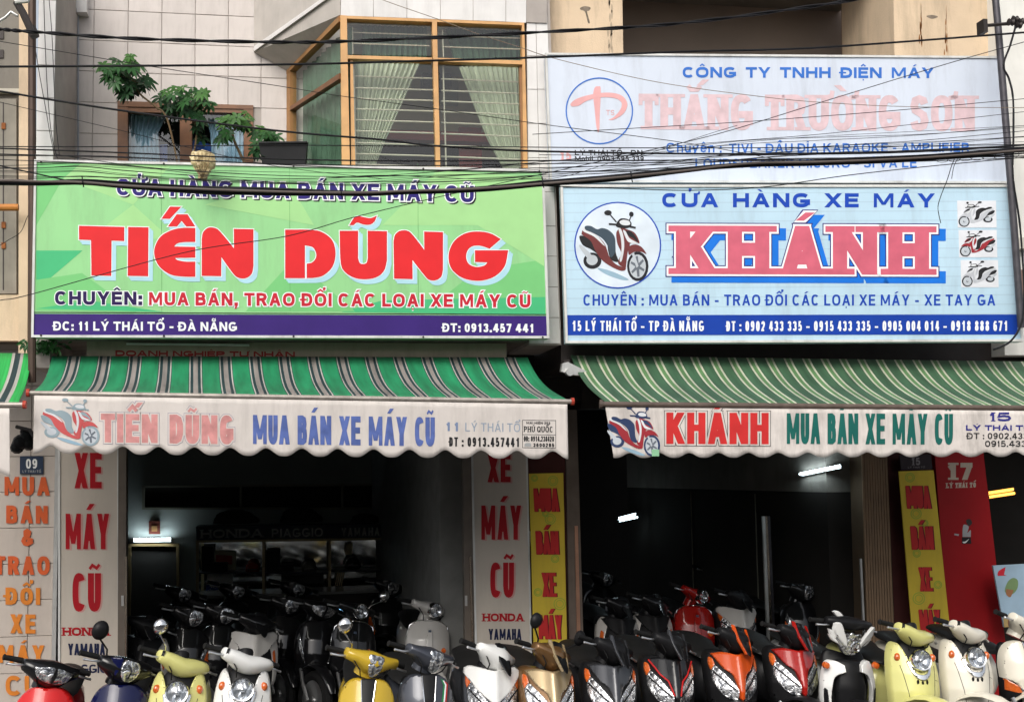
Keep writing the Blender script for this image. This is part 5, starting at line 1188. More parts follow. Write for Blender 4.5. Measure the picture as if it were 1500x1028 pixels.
# ------------------------------------------------------------------ lamps and shop furniture
def wallY(px):
    lo, hi = 9.5, 15
    for _ in range(30):
        y = (lo+hi)/2
        if P(px, 690, y).x < 4.93-.265*(y-10.92)-.05: lo = y
        else: hi = y
    return lo
def tube_lamp(label, pts, Y, col, es, r=.013, Y2=None):
    r_ = empty('tube_lamp', label, 'lamp', P(*pts[0], Y)); Y2 = Y2 or Y
    for a, b in zip(pts[::2], pts[1::2]):
        MB().tube([P(*a, Y), P(*b, Y2)], r, 10).build('glowing_tube', mat('tube_'+label[:12], (.8, .8, .8), emit=col, es=es), r_, True)
        for e, yy in ((a, Y), (b, Y2)): MB().tube([P(e[0]-1, e[1], yy), P(e[0]+1, e[1], yy)], r*1.35, 8).build('end_cap', m_dark, r_, True)
    a, b = pts[0], pts[1]; MB().prism([P(a[0], a[1]-1.5, Y+.03), P(b[0], b[1]-1.5, Y2+.03), P(b[0], b[1]+3.5, Y2+.03), P(a[0], a[1]+3.5, Y+.03)], (0, .04, 0)).build('housing', M('lamp_housing', (.4, .42, .42), .5), r_)
tube_lamp('lit white tube over the inner door of first shop', [(195, 790.5), (251, 789.5)], 14.9, (.75, .92, 1), 26, .016)
tube_lamp('lit pair of white tubes deep in second shop', [(905, 759), (932, 752), (906, 763), (935, 757)], 14.0, (.7, .92, 1), 8, .009)
tube_lamp('lit white tube on sloping wall of second shop', [(1172, 694), (1232, 682)], wallY(1172), (.7, .95, 1), 10, .011, Y2=wallY(1232))
tube_lamp('lit yellow pair of tubes in the shop at the right edge', [(1446, 722), (1485, 716), (1447, 728), (1487, 722)], 11.6, (1, .40, .03), 2.2, .014)
hb = empty('ceiling_spotlight', 'small bright clustered spotlight near the first shop ceiling', 'lamp', P(620, 680, 12.2))
for x, y in ((611, 678), (618, 674), (623, 680)): MB().lathe([(.003, -.02), (.02, -.012), (.024, .01), (.01, .03)], P(x, y, 12.2), 'y', 12).build('bulb', mat('spot_glow', (.8, .8, .8), emit=(.85, .95, 1), es=160), hb, True)
MB().tube([P(617, 664, 12.25), P(618, 678, 12.25)], .012, 8).build('stem', m_dark, hb, True)
sr = empty('wall_shrine', 'small dark red framed picture above the lit tube', 'picture', P(226, 775, 14.95)); pq('frame', M('shrine_red', (.12, .03, .02), .6), sr, [(218, 763), (234, 763), (234, 782), (218, 782)], 14.95, .05); pq('image', M('shrine_gold', (.3, .16, .06), .5), sr, [(222, 770), (230, 770), (230, 778), (222, 778)], 14.94, .01)

cb_ = empty('glass_cabinet', 'long glass-fronted shop cabinet with dim brand names on its header', 'cabinet', P(432, 990, 14.6))
CY = 14.3
def cq(name, m, pts, Y=CY, d=.04): return pq(name, m, cb_, pts, Y, d)
cq('header', M('cabinet_header', (.04, .045, .06), .5), [(287, 771), (578, 767), (579, 788), (288, 793)], CY-.02, .4)
cq('backing', M('mirror_back', (.8, .82, .78), .06, metal=.95, var=.1), [(287, 793), (578, 789), (580, 990), (286, 990)], CY+.42, .02)
fm = M('cabinet_frame', (.3, .24, .13), .4, metal=.3)
for x in (287, 384, 481, 576): cq('mullion', fm, [(x, 792), (x+4, 792), (x+4, 990), (x, 990)])
cq('top_rail', fm, [(287, 791), (580, 787), (580, 790.5), (287, 794.5)], CY-.03, .05)
for y, a, b in ((838, 291, 384), (838, 388, 481), (835, 485, 576), (886, 291, 384)): cq('shelf', MATS['cabinet_header'], [(a, y), (b, y-.6), (b, y+1.8), (a, y+2.2)], CY+.04, .34)
m_hd = M('print_header_grey', (.4, .4, .38), .6)
for t_, a, b, sl in (('HONDA', 294, 385, 1), ('PIAGGIO', 398, 473, 0), ('YAMAHA', 500, 556, 0)): text(plane(CY-.02), t_, a, 788-(a-294)*.012, b, 787.5-(b-294)*.012, 12.5, 3 if sl else 2.4, m_hd, cb_, 1, slab=sl)
def item(name, label, cat, pts, m, Y=CY+.15, d=.14, group=None): tag(pq(name, m, None, pts, Y, d), label, cat, group)
mk = M('matte_black_box', (.015, .015, .015), .6)
item('cardboard_box', 'tall black box on the cabinet shelf at the left end', 'box', [(295, 800), (312, 800), (312, 838), (295, 838)], mk)
item('cardboard_box', 'low black box beside the tall one on the left shelf', 'box', [(313, 824), (333, 824), (333, 838), (313, 838)], mk)
item('cardboard_box', 'black box in the middle cabinet compartment, upper shelf', 'box', [(390, 806), (410, 806), (410, 838), (390, 838)], mk)
item('cardboard_box', 'small dark box right of the middle compartment black box', 'box', [(412, 826), (430, 826), (430, 838), (412, 838)], mk)
item('television', 'large black television standing in the middle cabinet compartment', 'television', [(412, 842), (474, 842), (474, 900), (412, 900)], M('tv_black', (.01, .01, .01), .15))
def helmet(label, x, y, r_, Y, m):
    c = P(x, y, Y); e = empty('helmet', label, 'helmet', c); rr = r_/F*Y
    MB().lathe([(.003, rr*.95), (rr*.5, rr*.82), (rr*.85, rr*.45), (rr, 0), (rr*.98, -rr*.35), (rr*.8, -rr*.5)], c, 'z', 18).build('shell', m, e, True, 60)
    MB().box(c.x-rr*.6, c.x+rr*.6, c.y-rr*1.25, c.y-rr*.8, c.z-rr*.15, c.z).build('peak', m_dark, e)
helmet('grey helmet on the middle cabinet shelf near television', 453, 832, 11, CY+.15, M('helmet_grey', (.12, .12, .1), .35))
helmet('black helmet lying in the right cabinet compartment', 517, 826, 12, CY+.15, M('helmet_black', (.01, .01, .012), .2))
helmet('red glossy helmet on the left cabinet shelf', 370, 832, 10, CY+.15, M('helmet_red', (.3, .02, .01), .2))
# posters in the cabinet
for lab, cx, cy, wd, ht in (('black bag lying on top of the glass cabinet, left one', 345, 760, 32, 11), ('dark bundle on top of the glass cabinet, middle', 440, 757, 30, 12), ('low dark parcel on top of the glass cabinet at its right', 535, 760, 22, 7)):
    c = P(cx, cy+ht*.6, CY+.2); e = empty('bag', lab, 'bag', c); r = []
    for j in range(7):
        t = j/6; a_ = sqrt(max(1-(t*.95)**2, .02)); r.append([Vector((c.x+wd/F*CY*a_*(1+.12*sin(5*b+j))*cos(b), c.y+.12*a_*sin(b), c.z+ht*1.8/F*CY*t)) for b in [2*pi*q/14 for q in range(14)]])
    MB().loft(r).build('cloth', M('bag_black', (.02, .018, .02), .7), e, True)
lad = empty('file_stack', 'leaning pale folders in the right cabinet compartment', 'folders', P(513, 805, CY+.2))
for k_ in range(4): pq('folder', M('folder_cream', (.6, .5, .3), .6), lad, [(507+k_*2.6, 797-k_), (509+k_*2.6, 797-k_), (508+k_*2.4, 812), (505.5+k_*2.4, 812)], CY+.2, .05)
for k_ in range(4): pq('folder', M('folder_cream', (.6, .5, .3), .6), lad, [(494+k_*3, 838), (496+k_*3, 838), (492+k_*3, 858), (490+k_*3, 858)], CY+.2, .05)
jar = empty('bottle', 'pale blue plastic bottle on the lower cabinet shelf', 'bottle', P(361, 886, CY+.15)); MB().lathe([(.03, 0), (.032, .02), (.032, .11), (.012, .14), (.012, .165)], P(361, 886, CY+.15), 'z', 14).build('body', M('bottle_blue', (.25, .45, .5), .3), jar, True)
ps = empty('poster', 'lit blue and white motorcycle dealer poster inside the cabinet', 'poster', P(319, 870, CY+.3))
pq('sheet', M('poster_white', (.8, .8, .76), .6, emit=(.8, .8, .75), es=.0), ps, [(303, 840), (340, 840), (340, 882), (301, 882)], CY+.3, .01)
pq('blue_field', M('poster_navy', (.03, .07, .3), .6), ps, [(302, 856), (339, 856), (339, 869), (302, 869)], CY+.295, .004)
text(plane(CY+.295), 'HONDA', 309, 861, 332, 861, 3, .6, tx, ps, 1); text(plane(CY+.295), 'TÂM MINH DŨNG', 304, 867, 337, 867, 3.6, .8, tx, ps, 1, track=.5)
text(plane(CY+.3), 'SI 247', 314, 874.5, 328, 874.5, 3, .6, M('poster_ink', (.05, .1, .3), .6), ps, 1); text(plane(CY+.3), '1771', 310, 881.5, 332, 881.5, 5.5, 1, M('poster_red', (.5, .1, .08), .6), ps, 1)
ps = empty('poster', 'red and cream poster above the blue one inside the cabinet', 'poster', P(325, 820, CY+.32))
pq('sheet', M('poster_cream', (.6, .55, .4), .6), ps, [(314, 806), (345, 808), (345, 836), (314, 836)], CY+.32, .01); pq('red_field', MATS['poster_red'], ps, [(316, 812), (340, 814), (340, 826), (316, 824)], CY+.315, .004)
for lab, x0, y0, x1, y1 in (('small glowing phone screen on the counter, left one', 497, 884, 503, 895), ('small glowing blue screen on the counter, right one', 578, 883, 583, 893)):
    r = empty('screen', lab, 'screen', P(x0, y1, 13.6)); pq('bezel', mk, r, [(x0-13, y0-3), (x1+2, y0-3), (x1+2, y1+2), (x0-13, y1+2)], 13.6, .03); pq('display', mat('screen_glow', (.1, .3, .5), emit=(.25, .6, 1), es=2.2), r, [(x0, y0), (x1, y0), (x1, y1), (x0, y1)], 13.595, .01)
ct = empty('counter', 'low dark counter under the glass cabinet', 'counter', (P(430, 900, 13.7).x, 13.9, 0)); MB().box(P(290, 900, 13.7).x, P(590, 900, 13.7).x, 13.7, 14.2, 0, .86).build('body', M('counter_dark', (.03, .026, .022), .5), ct); MB().box(P(288, 900, 13.7).x, P(592, 900, 13.7).x, 13.66, 14.22, .862, .89).build('top', M('counter_top', (.25, .25, .24), .2), ct)
np_ = empty('notice', 'small pale paper notice on the first shop side wall', 'notice', P(667, 795, 11.7)); MB().prism([P(661, 783, 11.6), P(672, 779, 11.5), P(673, 804, 11.5), P(662, 807, 11.6)], (.005, .01, 0)).build('sheet', M('notice_grey', (.16, .16, .15), .7), np_)
# ------------------------------------------------------------------ scooters
def paint(name, col, metal=.0, rough=.35): return mat('paint_'+name, col, rough, metal=metal, var=.03, scale=3, coat=.75, spec=.08)
p_cream = paint('cream', (.62, .60, .22)); p_white = paint('white', (.72, .72, .70)); p_ivory = paint('ivory', (.68, .64, .54)); p_yellow = paint('mustard', (.50, .34, .03)); p_grey = paint('slate', (.055, .06, .075), .3)
p_red = paint('red', (.55, .012, .012)); p_blue = paint('navy', (.004, .006, .045)); p_gold = paint('gold', (.36, .27, .15), .45); p_bronze = paint('bronze', (.17, .09, .035), .5); p_gun = paint('gunmetal', (.05, .052, .058), .5)
p_orange = paint('orange', (.52, .07, .01)); p_dred = paint('crimson', (.32, .010, .007)); p_black = paint('black', (.008, .008, .009)); p_pw = paint('pearl', (.5, .48, .45))
m_plast = M('black_plastic', (.010, .010, .011), .42, var=.15, spec=.16); m_rub = M('rubber', (.012, .012, .012), .75, var=.1); m_seat = M('seat_vinyl', (.012, .012, .012), .5, spec=.25, bump=.15, bscale=150)
m_sil = M('brushed_silver', (.6, .6, .6), .3, metal=.9); m_amb = mat('amber_lens', (.62, .12, .02), .12, var=.2, scale=60, coat=1); m_chr = MATS['chrome']; m_trired = M('trim_red', (.5, .02, .02), .35); m_redl = mat('red_lens', (.4, .01, .01), .15, coat=1)
# faceted reflector behind clear lens
m_refl = bpy.data.materials.new('headlight_reflector'); m_refl.use_nodes = True
_N = m_refl.node_tree.nodes; _L = m_refl.node_tree.links; _b = _N['Principled BSDF']; _b.inputs['Metallic'].default_value = .85; _b.inputs['Roughness'].default_value = .16; _b.inputs['Coat Weight'].default_value = 1; _b.inputs['Coat Roughness'].default_value = .03
_tc = _N.new('ShaderNodeTexCoord'); _v = _N.new('ShaderNodeTexVoronoi'); _v.inputs['Scale'].default_value = 17; _L.new(_tc.outputs['Object'], _v.inputs['Vector'])
_m = _N.new('ShaderNodeMapping'); _m.inputs['Scale'].default_value = (1.6, 1, .5); _L.new(_tc.outputs['Object'], _m.inputs[0]); _L.new(_m.outputs[0], _v.inputs['Vector'])
_bp = _N.new('ShaderNodeBump'); _bp.inputs['Strength'].default_value = .55; _bp.inputs['Distance'].default_value = .02; _L.new(_v.outputs['Distance'], _bp.inputs['Height']); _L.new(_bp.outputs[0], _b.inputs['Normal'])
_cr = _N.new('ShaderNodeValToRGB'); _cr.color_ramp.elements[0].color = (.92, .93, .93, 1); _cr.color_ramp.elements[1].color = (.42, .44, .46, 1); _cr.color_ramp.elements[1].position = .6; _L.new(_v.outputs['Distance'], _cr.inputs[0]); _L.new(_cr.outputs[0], _b.inputs['Base Color'])
m_refl2 = bpy.data.materials.new('headlight_reflector_smooth'); m_refl2.use_nodes = True
_N = m_refl2.node_tree.nodes; _L = m_refl2.node_tree.links; _b = _N['Principled BSDF']; _b.inputs['Metallic'].default_value = .8; _b.inputs['Roughness'].default_value = .2; _b.inputs['Coat Weight'].default_value = 1; _b.inputs['Coat Roughness'].default_value = .03
_tc = _N.new('ShaderNodeTexCoord'); _v = _N.new('ShaderNodeTexNoise'); _v.inputs['Scale'].default_value = 22; _v.inputs['Detail'].default_value = 3; _v.inputs['Distortion'].default_value = 1.2; _L.new(_tc.outputs['Object'], _v.inputs['Vector'])
_bp = _N.new('ShaderNodeBump'); _bp.inputs['Strength'].default_value = .7; _bp.inputs['Distance'].default_value = .02; _L.new(_v.outputs[0], _bp.inputs['Height']); _L.new(_bp.outputs[0], _b.inputs['Normal'])
_cr = _N.new('ShaderNodeValToRGB'); _cr.color_ramp.elements[0].color = (.12, .13, .15, 1); _cr.color_ramp.elements[0].position = .38; _cr.color_ramp.elements[1].color = (.9, .91, .92, 1); _cr.color_ramp.elements[1].position = .6; _L.new(_v.outputs[0], _cr.inputs[0]); _L.new(_cr.outputs[0], _b.inputs['Base Color'])
m_lens = glassy('clear_lens', (.95, .97, 1), .10)

def interp(tab, z):
    if z <= tab[0][0]: return tab[0][1]
    for (a, b), (c, d) in zip(tab, tab[1:]):
        if z <= c:
            t = (z-a)/(c-a); t = t*t*(3-2*t) if False else t; return b+(d-b)*t
    return tab[-1][1]
def mir(half):
    """mirror a half outline listed from the top centre down the right side to the bottom centre"""
    L_ = [tuple([-p[0]]+list(p[1:])) for p in reversed(half) if abs(p[0]) > 1e-4]
    return list(half)+L_
def shell(poly, surf, thick=.03, edge=.006, res=.016, taper=1.0, seg=5):
    """curved body panel: outline in (x,z), front surface y=surf(x,z), rounded rim, extruded back"""
    pts = smooth_poly(poly, seg=seg); bm = bmesh.new()
    cl = []
    for p in pts:
        if not cl or (p-cl[-1]).length > .0012: cl.append(p)
    vs = [bm.verts.new((p.x, 0, p.y)) for p in cl]; f = bm.faces.new(vs); f.normal_update()
    if f.normal.y > 0: f.normal_flip()
    xs = [p.x for p in cl]; zs = [p.y for p in cl]
    bmesh.ops.triangulate(bm, faces=bm.faces[:])
    for lo, hi, ax in ((min(xs), max(xs), 0), (min(zs), max(zs), 2)):
        k = int((hi-lo)/res)
        for i in range(1, k+1):
            co = [0, 0, 0]; no = [0, 0, 0]; co[ax] = lo+i*(hi-lo)/(k+1); no[ax] = 1
            bmesh.ops.bisect_plane(bm, geom=bm.verts[:]+bm.edges[:]+bm.faces[:], plane_co=co, plane_no=no, dist=1e-5)
    bmesh.ops.dissolve_degenerate(bm, dist=1e-5, edges=bm.edges[:])
    bmesh.ops.inset_region(bm, faces=bm.faces[:], thickness=edge, use_boundary=True, use_even_offset=False)
    bmesh.ops.recalc_face_normals(bm, faces=bm.faces[:])
    bnd = set(v for e in bm.edges if e.is_boundary for v in e.verts)
    cx = sum(xs)/len(xs); cz = sum(zs)/len(zs)
    for v in bm.verts:
        v.co.y = surf(v.co.x, v.co.z)+(edge*.8 if v in bnd else 0)
    be = [e for e in bm.edges if e.is_boundary]
    r = bmesh.ops.extrude_edge_only(bm, edges=be)
    for v in r['geom']:
        if isinstance(v, bmesh.types.BMVert):
            v.co.y += thick; v.co.x = cx+(v.co.x-cx)*taper; v.co.z = cz+(v.co.z-cz)*taper
    bmesh.ops.recalc_face_normals(bm, faces=bm.faces[:])
    bm.verts.index_update(); mb = MB(); mb.v = [v.co.copy() for v in bm.verts]; mb.f = [tuple(v.index for v in f.verts) for f in bm.faces]; bm.free()
    return mb
AP = [(.25, -.40), (.35, -.47), (.5, -.52), (.62, -.525), (.75, -.49), (.85, -.44), (.95, -.385), (1.05, -.32)]
def apsurf(bulge=.12, off=0, nose=0, tab=AP):
    return lambda x, z: interp(tab, z)+bulge*(abs(x)/.2)**2.1+off-nose*math.exp(-(x/.05)**2)
HB = Vector((0, -.33, 1.0))
class Sc:
    """one scooter: nose towards -y, right side of photo = +x"""
    def __init__(s, label, px, Y, py=980, yaw=0, lean=.08, steer=.5, scale=1.0, group='motor scooters parked in front of and inside the shops', hz=0, cat='scooter'):
        X = P(px, py, Y).x
        s.root = empty('motor_scooter' if cat == 'scooter' else 'motorcycle', label, cat, (X+sin(yaw)*-.5, Y+.52, hz), group, (0, lean, yaw))
        s.M = Matrix.Identity(4); s.steer = steer
        ax = Vector((0, sin(.52), cos(.52)))
        s.HM = Matrix.Translation(HB) @ Matrix.Rotation(steer, 4, ax)
    def add(s, name, mb, m, smooth=True, angle=40, bar=False, parent=None):
        if bar: mb.xf(s.HM)
        return mb.build(name, m, parent or s.root, smooth, angle, world=False)
    fl = 0
    def base(s, body, seatm=None, inner=None, tail=None, plain=False):
        """wheels, floor, seat, tail: common to every scooter"""
        tail = tail or body; inner = inner or m_plast
        for y, nm in ((-.62, 'front'), (.62, 'rear')):
            wmat = Matrix.Translation((0, y, .25)) @ (Matrix.Rotation(s.steer*.9, 4, 'Z') if y < 0 else Matrix.Identity(4))
            t = MB().torus((0, 0, 0), .205, .046, 'x', 26, 8).xf(wmat); w_ = s.add('wheel', t, m_rub)
            rm = MB().lathe([(.17, -.025), (.165, -.012), (.15, -.008), (.15, .008), (.165, .012), (.17, .025)], (0, 0, 0), 'x', 26)
            for k in range(5):
                a = 2*pi*k/5; rm.prism([(-.008, cos(a+.15)*.03, sin(a+.15)*.03), (-.008, cos(a+.05)*.155, sin(a+.05)*.155), (-.008, cos(a-.05)*.155, sin(a-.05)*.155), (-.008, cos(a-.15)*.03, sin(a-.15)*.03)], (.016, 0, 0))
            rm.lathe([(.001, -.04), (.035, -.035), (.035, .035), (.001, .04)], (0, 0, 0), 'x', 14)
            s.add('rim', rm.xf(wmat), m_sil, parent=w_)
        # front mudguard
        fm_ = Matrix.Translation((0, -.62, .25)) @ Matrix.Rotation(s.steer*.9, 4, 'Z'); rings = []
        for i in range(11):
            a = radians(20+140*i/10)*1.0; cy, cz = -cos(a)*(.285+s.fl), sin(a)*(.285+s.fl); wd = .062*(1-.5*(abs(i-5)/5)**3)
            rings.append([Vector((wd*cos(b), cy*(1-.10*(1-sin(b))*0), cz))*1.0 + Vector((0, -cos(a)*.028*sin(b), sin(a)*.028*sin(b))) for b in [pi*j/8 for j in range(9)]]+
                         [Vector((wd*.85*cos(b), cy*.985, cz*.985)) + Vector((0, -cos(a)*.012*sin(b), sin(a)*.012*sin(b))) for b in [pi*j/8 for j in range(8, -1, -1)]])
        s.add('front_mudguard', MB().loft(rings).xf(fm_), body)
        f = MB()
        for x in (-.075, .075): f.tube([(x, 0, 0), (x*.9, .11, .13), (x*.6, .2, .24)], .016, 8)
        s.add('front_fork', f.xf(fm_), m_sil)
        # inner leg shield, floor, under body
        s.add('leg_shield', shell(mir([(0, .84), (.12, .86, 1), (.165, .78, 1), (.17, .6, 1), (.13, .36, 1), (.1, .28), (0, .27)]), lambda x, z: interp(AP, z)+.13+.06*(abs(x)/.2)**2, .03, .005, .05, seg=3), inner)
        r = []
        for y, wd, z0, z1 in ((-.40, .11, .26, .34), (-.3, .15, .24, .33), (0, .155, .23, .31), (.15, .15, .23, .33), (.25, .12, .24, .42)):
            r.append([(wd*cos(a)*min(1, 1.15*abs(cos(a))**-.25 if abs(cos(a)) > .05 else 1), y, (z0+z1)/2+(z1-z0)/2*sin(a)) for a in [2*pi*j/14 for j in range(14)]])
        s.add('footboard', MB().loft([[Vector(q) for q in ring_] for ring_ in r]), m_plast)
        r = []
        for y, wd, zc, zh in ((.08, .06, .5, .1), (.12, .11, .54, .16), (.25, .15, .58, .2), (.5, .17, .62, .17), (.75, .14, .67, .12), (.92, .08, .71, .07), (.99, .03, .73, .03)):
            r.append([Vector((wd*cos(a), y, zc+zh*sin(a))) for a in [2*pi*j/18 for j in range(18)]])
        s.add('rear_body', MB().loft(r), tail)
        r = []
        for y, wd, zc, zh in ((.02, .05, .745, .02), (.06, .11, .755, .035), (.2, .14, .77, .045), (.42, .145, .785, .05), (.5, .15, .81, .055), (.75, .14, .82, .05), (.9, .09, .82, .035), (.94, .04, .815, .015)):
            r.append([Vector((wd*cos(a), y, zc+zh*sin(a)*(1 if sin(a) > 0 else .6))) for a in [2*pi*j/18 for j in range(18)]])
        s.add('seat', MB().loft(r), seatm or m_seat)
        s.add('tail_light', MB().lathe([(.001, .03), (.03, .02), (.04, 0), (.04, -.04)], (0, .985, .70), 'y', 14), m_redl)
        s.add('exhaust', MB().tube([(.14, .15, .2), (.17, .35, .2), (.18, .5, .25), (.18, .9, .34)], [.018, .03, .05, .045], 12), m_sil)
        s.add('engine_block', MB().lathe([(.02, -.11), (.13, -.1), (.14, 0), (.13, .1), (.02, .11)], (-.02, .52, .28), 'x', 14), m_plast)
        s.add('side_stand', MB().tube([(.1, -.02, .25), (.2, .0, .015)], .012, 6), m_sil)
    def bars(s, mirror=(0, 0), mm=None, z=0, grip=.115, x0=.17, lever=True, mstyle='round'):
        """grips, levers and mirrors in the handlebar frame (origin at steering head)"""
        for sg in (-1, 1):
            g_ = MB().tube([(sg*.04, .02, z-.01), (sg*x0, .03, z), (sg*(x0+.03), .04, z)], .011, 8)
            s.add('handlebar', g_, m_plast, bar=True)
            g_ = MB().tube([(sg*(x0+.01), .035, z), (sg*(x0+.02), .037, z), (sg*(x0+grip), .06, z-.004), (sg*(x0+grip+.012), .062, z-.004), (sg*(x0+grip+.014), .062, z-.004)], [.015, .018, .017, .02, .016], 12)
            s.add('grip', g_, m_rub, bar=True)
            if lever:
                l_ = MB().tube([(sg*(x0-.005), .0, z-.01), (sg*(x0+.03), -.03, z-.018), (sg*(x0+grip*.6), -.028, z-.024), (sg*(x0+grip*.98), -.01, z-.028)], [.010, .008, .0065, .008], 8)
                l_.lathe([(.001, -.008), (.009, -.005), (.009, .005), (.001, .008)], (sg*(x0+grip), -.009, z-.028), 'x', 8)
                s.add('brake_lever', l_, m_sil, bar=True)
        for sg in (-1, 1): s.add('brake_hose', MB().tube([(sg*(x0-.01), -.01, z-.01), (sg*(x0-.03), -.06, z-.03), (sg*.09, -.085, z-.075), (sg*.045, -.04, z-.13)], .0045, 6), m_rub, bar=True)
        for sg, on in zip((-1, 1), mirror):
            if on:
                q = Vector((sg*(x0+.085), -.02, z+.125)) if on == 1 else Vector((sg*(x0+.06), -.01, z+.11))
                mk_ = mm or m_plast
                s.add('mirror_stalk', MB().tube([(sg*(x0-.03), .01, z+.01), (sg*(x0-.01), .0, z+.06), q], [.006, .006, .006], 8), mk_, bar=True)
                rx, rz = (.055, .062) if mstyle == 'oval' else (.048, .055)
                rings = [[q+Vector((rx*k_*cos(a), yy, rz*k_*sin(a)+(.015*(1-sin(a)) if False else 0)+.04)) for a in [2*pi*j/20 for j in range(20)]] for k_, yy in ((.25, -.034), (.65, -.026), (.93, -.008), (1, .006), (.95, .012))]
                s.add('mirror', MB().loft(rings), mk_, bar=True)
    def lamp(s, poly, surf, bar=False, rim=None, lens=True, depth=.03):
        a = s.add('headlight', shell(poly, lambda x, z: surf(x, z), depth, .003, .012, taper=.85), m_refl, bar=bar)
        return a
    def round_lamp(s, c, r, bar=False, rim=m_chr, tilt=.25, blk=None):
        T = Matrix.Translation(c) @ Matrix.Rotation(-tilt, 4, 'X')
        k = MB().lathe([(r*1.02, .07), (r*1.16, .035), (r*1.2, .0), (r*1.13, -.018), (r*1.02, -.016), (r*.98, .0)], (0, 0, 0), 'y', 36)
        k.f = k.f[:-2]; o = s.add('headlight_ring', k.xf(T), rim, bar=bar)
        pr_ = [(.002, .03), (r*.3, .028), (r*.6, .018), (r*.85, .002), (r*.99, -.006)]
        k = MB().lathe(pr_, (0, 0, 0), 'y', 36); k.f = k.f[:-2]; h = s.add('headlight', k.xf(T), m_refl, bar=bar)
        k = MB().lathe([(r*.2, .03), (r*.22, .0), (r*.15, -.006), (.002, -.008)], (0, 0, 0), 'y', 18); s.add('bulb_cap', k.xf(T), m_sil, bar=bar, parent=h)
        k = MB().lathe([(r*1.0, -.006), (r*.8, -.018), (r*.5, -.026), (.002, -.03)], (0, 0, 0), 'y', 36); k.f = k.f[:-2]; s.add('lens', k.xf(T), m_lens, bar=bar, parent=h)

def wing_cover(s, m, z=.0, h=.055, name='handlebar_cover', w=.2, dz=.0, droop=.0, y0=-.02, stations=None):
    """smooth wing-like handlebar cowl, lofted along x"""
    st = stations or [(-w, .018, .02, .012), (-w*.97, .026, .03, .012), (-w*.6, .034, .05, .014), (-w*.25, .045, .075, .012), (0, .05, .085, .01), (w*.25, .045, .075, .012), (w*.6, .034, .05, .014), (w*.97, .026, .03, .012), (w, .018, .02, .012)]
    r = [[Vector((x, y0+ry*cos(a)*1.0, z+dz_+droop*abs(x)/w+rz*sin(a)*(1 if sin(a) > 0 else 1.15))) for a in [2*pi*j/18 for j in range(18)]] for x, rz, ry, dz_ in st]
    return s.add(name, MB().loft(r), m, bar=True, angle=60)

